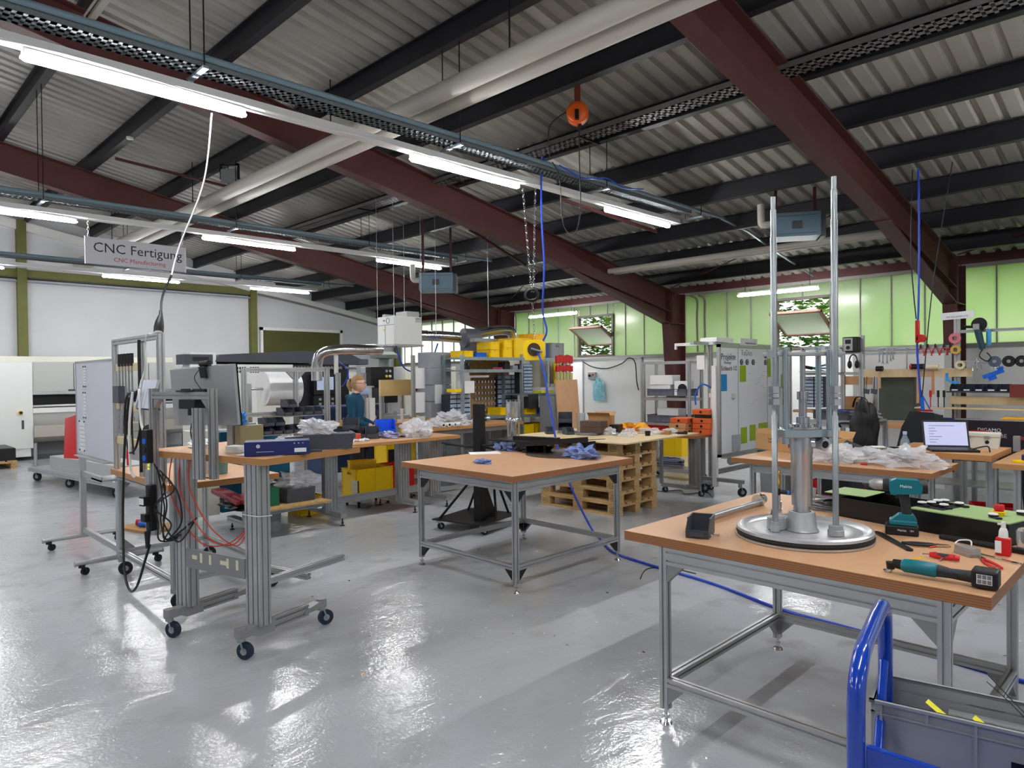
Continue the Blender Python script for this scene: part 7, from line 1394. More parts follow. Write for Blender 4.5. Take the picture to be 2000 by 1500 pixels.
tub = thing('blue_wheelbarrow', 'dark blue tub on a black wheel under the long desk', 'wheelbarrow', (-.75, 7.55, 0)); b = MB(); b.prism([(-.25, .42), (.35, .42), (.55, .8), (-.45, .8)], 'x', -.35, .3); obj('tub', b, mat('night_blue_tub', (20, 30, 56), .4), tub, bevel=.02)
b = MB(); b.cyl((-.55, -.1, .2), (-.45, -.1, .2), .2, n=28); obj('wheel', b, RUB, tub); b = MB(); b.tube([(-.5, -.1, .2), (-.2, -.3, .4), (.4, -.35, .45), (.4, -.35, .0)], .02, 8); b.tube([(-.5, -.1, .2), (-.2, .3, .4), (.4, .35, .45), (.4, .35, .0)], .02, 8); obj('carrying_frame', b, DARKS, tub)
oc = thing('office_chair', 'black upholstered office chair with a strapped black bag hung on its back', 'chair', (-2.24, 7.58, 0), R(-35)); FAB = mat('black_fabric', (30, 32, 38), .9, 0, .15, 40)
b = MB(); b.crumple((0, .02, .44), (.52, .5, .1), .03, 1.5, 1, nu=24, nv=12, sm=True); obj('seat', b, FAB, oc); b = MB(); b.at(.0, .25, .56, rx=R(-14)); b.prism([(-.2, 0), (.2, 0), (.24, .15), (.23, .5), (.16, .68), (-.16, .68), (-.23, .5), (-.24, .15)], 'y', -.05, .06); obj('backrest', b, FAB, oc, bevel=.03)
b = MB(); b.cyl((0, 0, .1), (0, 0, .46), .03, n=12); obj('gas_lift', b, DARKS, oc)
for k in range(5): a = k * 2 * PI / 5; b = MB(); b.tube([(0, 0, .13), (.28 * math.cos(a), .28 * math.sin(a), .08)], .018, 8); b.ball((.28 * math.cos(a), .28 * math.sin(a), .035), .035, 0, 10); obj('leg', b, DARKS, oc)
bg = thing('black_backpack', 'black bag with straps hanging over the left of the office chair', 'bag', (-2.44, 7.44, .84)); b = MB(); b.crumple((0, 0, 0), (.26, .2, .52), .15, 2, 5, nu=28, nv=18, sm=True); obj('bag_body', b, mat('black_nylon', (20, 20, 22), .5), bg); b = MB(); b.tube(spl([(-.08, -.05, .45), (-.02, -.12, .55), (.08, -.1, .5), (.1, -.12, .2), (.04, -.13, .02)], 5), .012, 6, flat=.4); obj('strap', b, BLACKP, bg)
# rack table with cable crate
rt = thing('aluminium_rack_table', 'aluminium profile table behind the second table, carrying a crate of cables', 'table', (-2.85, 8.12, 0)); b = MB(); b.box(-.42, .34, -.25, .3, 1.10, 1.115); obj('table_plate', b, ALU, rt)
for y in (-.25, .3): b = MB(); b.prof((-.42, y, 1.07), (.34, y, 1.07), .05, .06); obj('rail', b, ALU, rt); b = MB(); b.prof((-.42, y, .25), (.34, y, .25), .04, .04); obj('rail', b, ALU, rt)
for x in (-.4, .32):
    for y in (-.25, .3): b = MB(); b.prof((x, y, 0), (x, y, 1.05), .045, .045, up=(0, 1, 0)); obj('leg', b, ALU, rt)
b = MB(); b.tube(spl([(.05, -.29, 1.05), (.06, -.33, 1.09), (.2, -.33, 1.09), (.22, -.29, 1.05)], 3), .012, 8); obj('black_handle', b, BLACKP, rt)
b = MB(); b.box(-.2, .1, -.2, .2, .55, .95); obj('black_box', b, DARKS, label='black box standing inside the aluminium rack table', cat='box', loc=(-2.85, 8.15, -.28))
euro_crate('dark_grey_crate', .42, .32, .1, GREYP, 'dark grey crate full of blue and grey cables on the rack table', (-2.95, 8.14, 1.118), R(-8), holes=False)
coil('cable_bundle', 'bundle of blue cables in the dark grey crate', (-2.96, 8.14, 1.14), .13, 8, .008, HOSE, seed=30); coil('cable_bundle', 'loop of thick grey cable arching out of the dark grey crate', (-2.86, 8.08, 1.15), .2, 4, .011, mat('slate_cable2', (96, 100, 110), .5), seed=31, flat=.5)
towel((-2.62, 8.2, 1.115), (.22, .2, .09), 150, 'grey net bag on the right of the rack table', MGREY, 'bag', 'net_bag', .3)
# grey bin, red crates on the floor under the second table
bk = thing('waste_bin', 'grey waste bin on the floor behind the second table', 'bin', (-4.15, 9.3, 0)); b = MB(); b.prism([(-.17, 0), (.17, 0), (.2, .55), (-.2, .55)], 'y', -.17, .17); obj('bin_body', b, MGREY, bk, bevel=.01); b = MB(); b.box(-.21, .21, -.19, .19, .55, .58); obj('bin_rim', b, GREYP, bk)
for i, (x, y) in enumerate(((-3.55, 9.6), (-3.0, 9.3), (-1.6, 8.9))): euro_crate('red_crate', .42, .32, .2, REDP, 'red crate on the floor under the tool wall, %s' % ['left one', 'middle one', 'right one'][i], (x, y, 0), R(10 * i), holes=False)
# ================================================================ TOOL WALL ON THE RIGHT
tw2 = thing('tool_wall_frame', 'aluminium profile tool wall with wooden boards and hanging tools, right background', 'tool wall', (-2.1, 9.64, 0))
for x, z in ((-1.075, 2.12), (0, 2.34), (1.6, 2.2)): b = MB(); b.prof((x, 0, 0), (x, 0, z), .06, .05, up=(0, 1, 0)); obj('post', b, ALU, tw2)
for x0, x1, z in ((-1.04, -.03, 1.935), (-1.04, -.03, 1.875), (.03, 1.57, 2.11), (.03, .4, 1.745)): b = MB(); b.prof((x0, 0, z), (x1, 0, z), .03, .035); obj('rail', b, ALU, tw2)
b = MB(); b.box(-1.04, .16, -.045, -.025, 1.57, 1.675); obj('wooden_board', b, PLYL, tw2, bevel=.002); b = MB(); b.box(-.04, 1.5, -.2, -.18, 1.25, 1.345); b.box(-.35, 1.5, -.42, -.15, 1.20, 1.215); obj('shelf_board', b, PLYL, tw2, bevel=.002)
tbn = thing('tool_bench', 'work bench below the tool wall', 'bench', (-2.2, 9.3, 0)); b = MB(); b.box(-1.1, 1.7, -.35, .3, .97, 1.01); obj('benchtop', b, BEECH, tbn)
for x in (-1.0, .3, 1.6): b = MB(); b.prof((x, -.28, 0), (x, -.28, .97), .05, .05, up=(0, 1, 0)); obj('leg', b, ALU, tbn); b = MB(); b.prof((x, .2, 0), (x, .2, .97), .05, .05, up=(0, 1, 0)); obj('leg', b, ALU, tbn)
b = MB(); b.box(-.9, 1.5, -.3, .2, .35, .37); obj('lower_shelf', b, ALU, tbn)
ra = thing('site_radio', 'black and silver radio standing on the left post of the tool wall', 'radio', (-3.27, 9.6, 1.90)); b = MB(); b.box(-.1, .09, -.1, .1, 0, .2); obj('radio_body', b, BLACKP, ra, bevel=.015); b = MB(); b.box(-.085, .03, -.104, -.1, .02, .185); obj('front_panel', b, ALU2, ra); b = MB(); b.box(-.06, .01, -.107, -.104, .11, .165); b.cyl((-.025, -.104, .06), (-.025, -.11, .06), .025, n=16); obj('display_and_knob', b, DARKS, ra)
b = MB(); b.box(-.12, .12, -.02, .1, -.02, 0); obj('bracket', b, ALU, tw2).location = (-1.17, -.04, 1.90)
em = thing('ear_defenders', 'black ear defenders hanging under the radio', 'ear defenders', (-3.26, 9.58, 1.86)); b = MB(); b.tube([(.05 * math.cos(a), 0, -.08 + .09 * math.sin(a)) for a in [PI * k / 10 for k in range(11)]], .009, 8); obj('headband', b, BLACKP, em)
for s_ in (-1, 1): b = MB(); b.ball((s_ * .045, 0, -.12), .045, 0, 12, (.6, .9, 1.2)); obj('ear_cup', b, BLACKP, em)
for i, (x, z) in enumerate(((-3.09, 1.42), (-3.0, 1.42))):
    t = thing('headlamp_goggles', 'pair of hanging goggles on the wooden board, %s' % ('left one' if i == 0 else 'right one'), 'goggles', (x, 9.54, z)); b = MB(); b.tube([(-.03, 0, 0), (-.03, 0, -.05), (.03, 0, -.06), (.04, 0, -.01)], .008, 6, closed=True); b.box(-.03, .035, -.005, .005, -.055, -.005); obj('lens_frame', b, GREYP, t); b = MB(); b.tube([(0, 0, 0), (.01, 0, .16)], .004, 6); obj('strap', b, BLKCORD, t)
for i, (x, L) in enumerate(((-2.95, .15), (-2.91, .17), (-2.86, .17), (-2.82, .14), (-2.79, .12), (-2.634, .25))):
    b = MB(); b.box(-.008, .008, -.004, .004, -L, 0); b.cyl((0, -.005, -.005), (0, .005, -.005), .014, n=12)
    b.prism([(-.018, -L - .02), (-.008, -L + .004), (.008, -L + .004), (.018, -L - .02), (.008, -L - .024), (.006, -L - .008), (-.006, -L - .008), (-.008, -L - .024)], 'y', -.004, .004)
    obj('combination_wrench', b, STEEL, label='chrome wrench hanging on the tool rail, %s' % ['leftmost', 'second', 'third', 'fourth', 'fifth', 'large one standing apart'][i], cat='wrench', loc=(x, 9.605, 1.93))
for i, x in enumerate((-2.48, -2.40, -2.32, -2.23, -2.16)):
    t = thing('red_handled_pliers', 'red-handled pliers hanging on the tool rail, %s' % ['leftmost', 'second', 'third', 'fourth', 'rightmost'][i], 'pliers', (x, 9.60, 1.93)); b = MB()
    for s_ in (-1, 1): b.tube(spl([(0, 0, 0), (s_ * .025, 0, -.03), (s_ * .045, 0, -.1)], 4), .007, 6)
    obj('handles', b, RED, t); b = MB(); b.prism([(-.014, 0), (.014, 0), (.005, .045), (-.005, .045)], 'y', -.006, .006); obj('jaws', b, DARKS, t)
def hang_mallet(x, z, L, hm, wm_, label, sz=.05):
    t = thing('mallet', label, 'mallet', (x, 9.54, z)); b = MB(); b.tube([(0, 0, -L), (0, 0, -.5 * L), (0, 0, .0)], [.017, .014, .012], 10); obj('handle', b, wm_, t); b = MB(); b.cyl((-sz, 0, .0), (sz, 0, .0), .033, n=16); obj('head', b, hm, t)
hang_mallet(-2.497, 1.70, .45, BLACKP, mat('hammer_wood', (190, 150, 120), .6), 'black rubber mallet with red cap hanging by the blue hose', .07); b = MB(); b.ball((-2.57, 9.54, 1.70), .04, 0, 12, (.5, 1, 1)); obj('red_mallet_face', b, RED, label='round red face on the left of the black mallet', cat='mallet face')
hang_mallet(-2.332, 1.69, .33, mat('ivory_head', (214, 200, 170), .5), mat('copper_wood', (196, 128, 88), .6), 'pale-headed mallet with orange-brown handle on the wooden board', .06); hang_mallet(-2.93, 1.68, .25, DARKS, _M['hammer_wood'], 'small black hammer on the left of the wooden board', .04)
box_obj('olive_machine_cover', (-2.83, 10.0, 1.01), (.42, .3, .56), 0, mat('grey_green_metal', (82, 90, 82), .5, 0, .15, 2), 'grey-green metal cover behind the tool wall', 'cover', .01); box_obj('white_cupboard', (-3.15, 11.2, 0), (1.2, .4, 1.9), 0, WALLW, 'white cupboard against the window wall behind the tool wall', 'cupboard')
b = MB(); b.lathe([(.028, -.012), (.062, -.012), (.062, .012), (.028, .012), (.028, -.012)], 32); o = obj('pink_tape_roll', b, mat('pink_tape', (220, 120, 132), .5), label='pink tape roll on the middle post of the tool wall', cat='tape', loc=(-2.108, 9.57, 2.03)); o.rotation_euler = (R(90), 0, 0)
for (x, z, m, lb_) in ((-2.098, 1.893, mat('ochre_tape', (206, 164, 80), .5), 'ochre tape roll under the pink roll'), (-2.052, 1.71, mat('cream_tape', (214, 200, 160), .5), 'cream masking tape roll below the ochre one')):
    o = obj('tape_roll', MB().lathe([(.025, -.02), (.052, -.02), (.052, .02), (.025, .02), (.025, -.02)], 32), m, label=lb_ + ' on the tool wall', cat='tape', loc=(x, 9.56, z)); o.rotation_euler = (R(90), 0, 0)
sg = thing('bay_sign', 'white strip sign on top of the middle post of the tool wall', 'sign', (-2.09, 9.6, 2.30)); b = MB(); b.at(0, 0, 0, ry=R(-2)); b.box(-.17, .17, -.004, .004, -.04, .045); obj('sign_plate', b, PAPER, sg); text('print', 'MITTELLADEPLATZ', .026, INK, sg, (.0, -.0045, -.012), (PI / 2, R(-2), 0), .0008)
ag = thing('angle_grinder', 'dark teal angle grinder hanging by its disc on the right rail', 'power tool', (-1.88, 9.52, 2.15)); b = MB(); b.cyl((.02, .03, .03), (.02, .035, .03), .08, n=28); obj('grinding_disc', b, DARKS, ag); b = MB(); b.cb((.0, -.01, .0), (.06, .06, .07)); obj('gear_head', b, ALU2, ag, bevel=.008); b = MB(); b.tube([(.01, 0, -.03), (.025, 0, -.1), (.05, 0, -.22), (.06, 0, -.26)], [.036, .038, .032, .03], 14); obj('motor_body', b, mat('deep_teal', (20, 60, 72), .5), ag); b = MB(); b.tube(spl([(.06, 0, -.26), (.03, -.01, -.34), (.1, -.01, -.4), (.14, 0, -.36), (.1, 0, -.3)], 5), .007, 6); obj('cord', b, BLACKP, ag); b = MB(); b.cyl((-.14, 0, .01), (-.02, 0, .0), .016, n=10); obj('handle', b, BLACKP, ag)
t = thing('blue_spray_bottle', 'slim blue bottle hanging from the right rail', 'bottle', (-1.768, 9.56, 1.93)); b = MB(); b.lathe([(0, 0), (.02, 0), (.026, .05), (.026, .15), (.016, .19), (0, .19)], 16); obj('bottle_body', b, mat('clear_blue', (70, 160, 220), .3, 0, 0, trans=.3), t); b = MB(); b.cyl((0, 0, .19), (0, 0, .22), .016, n=12); obj('bottle_cap', b, WHITEP, t)
for i, (x, m) in enumerate(((-1.709, mat('blue_grey_disc', (78, 92, 108), .7)), (-1.574, DARKS), (-1.456, DARKS))):
    t = thing('grinding_disc', ['blue-grey flap disc, left one of three on the tool wall', 'black disc, middle one of three on the tool wall', 'black disc, right one of three at the picture edge'][i], 'disc', (x, 9.55, 1.744)); b = MB(); b.cyl((0, 0, 0), (0, -.012, 0), .064, n=32); obj('disc', b, m, t); b = MB(); b.cyl((0, -.012, 0), (0, -.02, 0), .02, n=16); obj('hub', b, STEEL, t)
box_obj('disc_rail', (-1.4, 9.58, 1.735), (.9, .02, .02), 0, ALU, 'thin rail holding the three discs', 'rail', 0)
t = thing('bearing_puller', 'silver three-armed puller hanging beside the tapes', 'tool', (-1.88, 9.56, 1.76)); b = MB()
for s_ in (-1, 0, 1): b.tube([(0, 0, 0), (s_ * .035, -.01, -.05), (s_ * .045, -.01, -.12)], .006, 6)
b.cyl((0, 0, -.04), (0, 0, .03), .012, n=8); obj('arms', b, STEEL, t); t = dup(t, (-1.70, 9.56, 1.74), 0, 'second silver puller with spread arms, left of the discs')
b = MB(); b.at(0, 0, 0, ry=R(-22)); b.box(-.1, .11, -.015, .015, -.02, .025); b.box(.06, .12, -.015, .015, .02, .05); b.box(-.06, .02, -.01, .01, -.06, -.02); obj('blue_clamp', b, BLU, label='bright blue clamp lying on the small parts bins', cat='clamp', loc=(-1.70, 9.40, 1.60)); b = MB(); b.at(0, 0, 0, ry=R(-40)); b.tube([(0, 0, .06), (-.05, 0, 0), (-.01, 0, -.09), (.03, 0, -.1)], .018, 8, flat=.5); obj('blue_trigger_clamp', b, mat('sky_blue_plastic', (30, 140, 215), .5), label='sky blue clamp hanging left of the small parts bins', cat='clamp', loc=(-2.12, 9.42, 1.57))
for i in range(5): x = -2.06 + .118 * i; t = bin_at((x, 9.42, 1.405), 0, mat('navy_bin', (34, 40, 56), .5), 'small dark bin with a white label on the tool wall shelf, %s' % ['leftmost', 'second', 'third', 'fourth', 'rightmost'][i], None, s=.8, W=.13, H=.1); b = MB(); b.box(-.03, .03, -.088, -.085, .008, .022); obj('white_label', b, PAPER, t)
b = MB(); b.box(-.35, .5, -.08, .12, -.016, 0); obj('bin_shelf', b, GREYP, tw2).location = (.3, -.22, 1.405)
box_obj('red_brown_box', (-1.42, 9.35, 1.345), (.2, .2, .14), 0, mat('red_brown_card', (112, 44, 38), .6), 'red-brown box at the right end of the tool wall shelf', 'box'); box_obj('yellow_case', (-1.42, 9.2, 1.01), (.3, .25, .12), 0, mat('ochre_case', (222, 164, 30), .5), 'ochre yellow case on the bench at the right picture edge', 'case', .01)
b = MB(); b.box(-.3, .32, -.05, .05, 0, .07); b.box(-.2, .2, -.04, .04, .07, .1); obj('navy_tool_tray', b, mat('navy_tray', (24, 44, 84), .5), label='long navy blue tray of tools on the bench under the tool wall', cat='tray', loc=(-1.95, 9.05, 1.01), bevel=.006)
for i, (x, m) in enumerate(((-2.3, RED), (-2.22, DARKS), (-2.16, DARKS), (-2.4, BLU))): b = MB(); b.cyl((0, 0, .0), (0, 0, .12), .006, n=8); b.cyl((0, 0, .12), (0, 0, .2), .014, n=10); obj('upright_screwdriver', b, m, label=['red', 'black', 'second black', 'blue'][i] + ' screwdriver standing upright at the left of the shelf board', cat='screwdriver', loc=(x, 9.3, 1.215))
rope('lift_hose', [(-2.34, 9.0, 3.98), (-2.335, 9.0, 3.2), (-2.345, 9.0, 2.4), (-2.36, 9.0, 1.9), (-2.32, 8.99, 1.3)], .012, HOSE, 'blue hose hanging from the roof beside the tool wall'); rope('lift_cable', [(-2.40, 9.0, 3.98), (-2.42, 9.0, 3.0), (-2.37, 9.0, 2.25)], .007, BLKCORD, 'black cable beside the hanging blue hose'); rope('lift_cable', [(-2.0, 9.0, 3.98), (-2.2, 9.0, 2.6), (-2.31, 8.99, 1.33)], .006, BLKCORD, 'slanting black cable right of the hanging blue hose')
b = MB(); b.box(-.02, .02, -.03, .03, -.13, .13); b.cyl((.04, -.03, -.08), (.04, .03, -.08), .045, n=18); obj('red_hoist_block', b, RED, label='red hoist block on the hanging blue hose', cat='hoist', loc=(-2.345, 8.96, 2.1), bevel=.01)
t = thing('hose_funnel', 'blue and red hose funnel hanging below the blue hose', 'funnel', (-2.30, 8.98, 1.19)); b = MB(); b.tube([(0, 0, .0), (-.01, 0, .15)], .02, 10); b.tube([(.08, 0, 0), (.0, 0, .17)], .008, 8); obj('legs', b, BLU, t); b = MB(); b.tube([(-.05, 0, 0), (.1, 0, 0)], .012, 8); obj('red_bar', b, RED, t)
drawer_cabinet((-4.05, 10.30, 1.13), .28, .45, 2, 9, 'black cabinet of clear drawers between the whiteboard and the rig rods', .3, rz=R(-90))
cst = thing('cabinet_shelf_frame', 'aluminium frame with brown boards behind the pump rig', 'frame', (-3.9, 10.4, 0))
for x in (-.35, .22, .65): b = MB(); b.prof((x, 0, 0), (x, 0, 2.0 if x < .3 else 1.6), .05, .05, up=(0, 1, 0)); obj('post', b, ALU, cst)
for z in (2.0,): b = MB(); b.prof((-.35, 0, z), (.25, 0, z), .05, .05); obj('top_rail', b, ALU, cst)
b = MB(); b.prof((-.35, 0, 1.62), (.68, 0, 1.62), .05, .04); obj('top_rail', b, ALU, cst)
b = MB(); b.box(-.38, .7, -.3, .0, 1.06, 1.1); b.box(.25, .65, .0, .03, 1.46, 1.58); obj('brown_board', b, BEECH, cst); b = MB(); b.box(-.38, .7, -.3, 0, .3, .33); obj('lower_board', b, ALU, cst)
ph = thing('caliper_pliers', 'black and teal pliers lying on the bridge behind the rig', 'pliers', (-3.98, 10.2, 1.70)); b = MB(); b.tube([(-.2, 0, .03), (-.05, 0, 0)], .03, 8, flat=.5); obj('jaws', b, DARKS, ph); b = MB()
for s_ in (-1, 0, 1): b.tube([(-.05, 0, 0), (.1, 0, .04 * s_), (.2, 0, .06 * s_)], .012, 6)
obj('handles', b, TEAL, ph); box_obj('plier_shelf', (-3.98, 10.22, 1.645), (.45, .15, .02), 0, ALU, 'narrow shelf under the black and teal pliers', 'shelf', 0)
box_obj('brown_carton', (-3.45, 10.2, 1.1), (.25, .2, .2), R(20), CARD, 'brown carton with red print behind the cable crate', 'box')
# ================================================================ UNDER THE ROOF
PIPEW = mat('cream_pipe', (190, 186, 176), .5)
for y, w_ in ((4.19, 'near'), (4.43, 'far')): obj('roof_pipe', MB().cyl((-18.3, y, 4.33), (4, y, 4.33), .088, n=20), PIPEW, label='long cream pipe under the roof beams, %s one of a pair' % w_, cat='pipe')
for y, w_ in ((10.62, 'near'), (10.80, 'far')): obj('roof_pipe', MB().cyl((-8.0, y, 3.60), (-3.0, y, 3.60), .05, n=16), PIPEW, label='thin cream pipe near the green windows, %s one of a pair' % w_, cat='pipe')
for x in (-16, -11.6, -7.3, -4.3, -1.5): b = MB(); b.cyl((x, 4.31, 4.40), (x, 4.31, zr(4.31) + .2), .008, n=6); obj('pipe_hanger', b, BLKCORD, label='thin threaded rod between the two cream pipes near x %s' % {-16: 'the gable wall', -11.6: 'the hanging sign', -7.3: 'the centre of the hall', -4.3: 'the orange reel', -1.5: 'the near red rafter'}[x], cat='hanger')
for o in [o for o in COL.objects if o.name.startswith('pipe_hanger')]: o['label'] = o['label'].replace('near x ', 'near ')
tr2 = thing('roof_cable_tray', 'perforated grey cable tray running along a dark roof beam across the upper right', 'cable tray', (0, 6.58, 4.5)); b = MB(); x = -13.0
b.box(-13, 5, -.12, -.117, 0, .06); b.box(-13, 5, .117, .12, 0, .06)
while x < 4.95: b.box(x, x + .05, -.12, .12, 0, .003); x += .08
b.box(-13, 5, -.12, -.08, 0, .002); b.box(-13, 5, .08, .12, 0, .002); b.box(-13, 5, -.02, .02, 0, .002); obj('tray', b, mat('dark_tray_metal', (120, 116, 116), .5, .4), tr2); b = MB(); b.tube([(-13, 0, .03), (5, 0, .03)], .03, 8); obj('cable_bundle', b, GREYP, tr2)
for k in range(8): b = MB(); x = -12.5 + 2.4 * k; b.box(x, x + .03, -.14, .26, -.02, 0); obj('bracket', b, DARKS, tr2)
def heater(loc, rz, label, s=1):
    t = thing('unit_heater', label, 'heater', loc, rz); b = MB(); b.box(-.3 * s, .3 * s, -.22, .22, 0, .32 * s); obj('heater_body', b, mat('blue_grey_heater', (96, 122, 140), .45), t, bevel=.01)
    b = MB(); b.box(-.26, .26, -.226, -.22, .03, .035); b.box(-.26, .26, -.226, -.22, .27, .275); b.box(-.06, .06, -.24, -.22, .1, .2); obj('front_panel', b, ANTH, t)
    b = MB(); b.tube(spl([(-.3, 0, .22), (-.42, 0, .22), (-.44, 0, .3), (-.44, 0, .5)], 3), .05, 10); obj('pipe_stub', b, PIPEW, t)
    b = MB(); b.box(.3 * s, .36 * s, -.2, .2, -.02, .3); obj('side_flap', b, ANTH, t)
    zt_ = zr(loc[1] + .25) - loc[2] + .2
    for x in (-.25, .25): b = MB(); b.box(x - .02, x + .02, -.02, .02, .3 * s, zt_); obj('hanger_bar', b, RUST, t)
heater((-9.8, 7.9, 3.17), R(45), 'blue-grey unit heater hanging in front of the centre rafter'); heater((-3.98, 9.5, 3.48), R(30), 'blue-grey unit heater hanging behind the left rig rod')
for (p0_, p1_, lb_) in (((-6.6, 7.6, 4.20), (-6.2, 9.5, 3.92), 'oxide red angle bar under the roof right of the second light'), ((-8.9, 7.9, 4.15), (-9.4, 9.8, 3.8), 'oxide red angle bar beside the centre rafter'), ((-12.0, 3.3, 5.1), (-11.2, 4.9, 4.75), 'oxide red angle bar beside the grey floodlight')): obj('angle_bar', MB().prof(p0_, p1_, .04, .04), RUST, label=lb_, cat='bar')
for a_, (p0_, p1_) in enumerate((((-13.2, 12.9, 3.5), (-8.2, 9.6, 4.05)), ((-8.0, 12.9, 3.5), (-3.0, 9.9, 4.0)), ((-2.8, 12.9, 3.5), (2.0, 9.9, 4.0)))): obj('wind_brace', MB().cyl(p0_, p1_, .012, n=8), RUST, label='thin oxide red brace rod under the roof, %s bay' % ['left', 'middle', 'right'][a_], cat='brace')
orr = thing('orange_cable_reel', 'orange spring cable reel hanging from a dark roof beam', 'reel', (-4.66, 5.67, 4.52)); b = MB(); b.cyl((0, -.05, -.13), (0, .05, -.13), .115, n=28); b.ball((0, -.05, -.13), .11, 0, 20, (1, .35, 1)); obj('reel_housing', b, ORANGE, orr); b = MB(); b.box(-.03, .03, -.03, .03, -.04, .16); obj('mounting_bracket', b, mat('rusty_orange', (120, 50, 30), .6), orr); b = MB(); b.box(-.02, .02, -.11, -.06, -.22, -.12); obj('cable_slot', b, DARKS, orr); b = MB(); b.cyl((.02, 0, -.3), (.02, 0, -.24), .02, n=10); obj('cable_outlet', b, BLKCORD, orr)
orr.rotation_euler.z = R(35)
rope('black_cable', [(-4.64, 5.67, 4.24), (-4.65, 5.68, 3.9), (-4.66, 5.7, 3.4), (-4.78, 5.74, 3.15), (-4.95, 5.76, 3.3), (-5.0, 5.76, 3.8), (-5.1, 5.76, 4.0)], .006, BLKCORD, 'black cable looping down from the orange reel to the cable tray'); rope('black_cable', [(-4.75, 5.6, 4.42), (-4.95, 5.55, 4.3), (-5.0, 5.6, 4.0)], .006, BLKCORD, 'thin black cable leaving the left of the orange reel')
yr = thing('yellow_hose_reel', 'yellow cable reel hanging on a chain above the rack, with a blue hose', 'reel', (-5.41, 5.77, 1.93), R(35)); b = MB(); b.prism([(-.1, -.11), (.1, -.11), (.12, -.06), (.12, .08), (.08, .12), (-.08, .12), (-.12, .08), (-.12, -.06)], 'y', -.05, .05); obj('reel_case', b, YEL, yr, bevel=.01); b = MB(); b.cyl((0, -.051, .01), (0, -.06, .01), .075, n=28); obj('dark_hub', b, mat('dark_brown_hub', (62, 44, 36), .5), yr); b = MB(); b.cyl((-.03, -.07, .02), (.1, -.085, -.02), .012, n=8); obj('cord_end', b, GCORD, yr)
obj('conduit_pipe', MB().tube([(-5.2, 9.7, 4.0), (-5.2, 10.6, 3.92), (-5.2, 11.6, 3.72), (-5.2, 13.2, 3.45)], .02, 10), GALV, label='thin grey pipe continuing from the tray towards the green windows', cat='pipe')
def chain(name, p0_, p1_, label, m, rr=.012, L=.036):
    p0_, p1_ = Vector(p0_), Vector(p1_); n_ = int((p1_ - p0_).length / (L * 1.15)); b = MB()
    for k in range(n_):
        c = p0_.lerp(p1_, (k + .5) / n_); pts = [(c + (Vector((rr * math.cos(a), 0, L / 2 * 1.4 * math.sin(a))) if k % 2 else Vector((0, rr * math.cos(a), L / 2 * 1.4 * math.sin(a))))) for a in [2 * PI * q_ / 8 for q_ in range(8)]]
        b.tube(pts, .003, 4, closed=True)
    return obj(name, b, m, label=label, cat='chain')
chain('steel_chain', (-5.50, 5.70, 3.78), (-5.44, 5.76, 2.60), 'left strand of bright chain hanging from the first light row', STEEL); chain('steel_chain', (-5.40, 5.80, 3.78), (-5.42, 5.77, 2.60), 'right strand of bright chain hanging from the first light row', STEEL); chain('steel_chain', (-5.43, 5.76, 2.52), (-5.41, 5.77, 2.06), 'short chain between the black coil and the yellow reel', STEEL)
o = coil('black_cable_coil', 'small black cable coil hanging on the chain above the yellow reel', (-5.435, 5.76, 2.56), .085, 6, .009, BLKCORD, seed=40); o.rotation_euler = (R(90), 0, R(40))
rope('air_hose', [(-5.22, 5.75, 4.05), (-5.30, 5.82, 4.12), (-5.36, 5.86, 3.95), (-5.36, 5.86, 3.4), (-5.33, 5.86, 2.9), (-5.37, 5.87, 2.4), (-5.32, 5.88, 2.15), (-5.40, 5.86, 2.0)], .011, HOSE, 'blue hose hanging from the cable tray down to the yellow reel')
rope('air_hose', [(-5.33, 5.74, 1.9), (-5.18, 5.66, 1.72), (-5.02, 5.58, 1.35), (-4.84, 5.49, .92), (-4.62, 5.45, .5), (-4.42, 5.5, .12), (-4.25, 5.45, .015), (-3.85, 5.14, .012), (-3.42, 5.01, .012), (-2.70, 4.88, .012), (-2.05, 4.66, .012), (-1.5, 4.6, .012), (-.7, 4.44, .012), (.6, 4.5, .012)], .011, HOSE, 'long blue air hose running from the yellow reel down and across the floor', seg=10)
rope('blue_cable', [(-5.12, 5.9, 4.0), (-5.1, 6.3, 3.93), (-5.14, 6.8, 4.03), (-5.1, 7.1, 3.96), (-5.16, 7.6, 4.05)], .008, HOSE, 'blue cable draped along the cable tray right of the chain'); rope('black_wire', [(-3.2, 4.62, .006), (-3.32, 4.9, .006), (-3.2, 5.05, .006), (-2.95, 5.05, .006)], .004, BLKCORD, 'thin black wire curled on the floor behind the front table leg')
hs = thing('hanging_sign', 'hanging white sign reading CNC Fertigung on white chains', 'sign', (-10.60, 3.175, 3.40)); b = MB(); b.box(-.004, .004, -.64, .64, -.18, .18); obj('sign_plate', b, mat('sign_grey_white', (192, 192, 200), .5), hs); b = MB(); b.box(-.006, .008, -.65, -.64, -.185, .185); b.box(-.006, .008, .64, .65, -.185, .185); obj('side_trim', b, WHITEP, hs)
text('print', 'CNC Fertigung', .185, mat('black_print', (24, 24, 28), .5), hs, (.006, .02, .045), (PI / 2, 0, PI / 2), .001, sx=1.0); text('print', 'CNC Manufacturing', .082, mat('red_print', (176, 60, 56), .5), hs, (.006, .03, -.10), (PI / 2, 0, PI / 2), .001)
for y, w_ in ((2.57, 'left'), (3.78, 'right')): chain('sign_chain', (-10.6, y, 3.58), (-10.6, y, 3.82), 'short white chain holding the %s end of the hanging sign' % w_, WCORD, .012, .03)
sd = obj('smoke_detector', MB().lathe([(0, 0), (.045, 0), (.05, .015), (.05, .03), (0, .03)], 24), WHITEP, label='round white detector under a dark roof beam, upper left', cat='detector', loc=(-11.0, 3.22, zr(3.22) - .032))
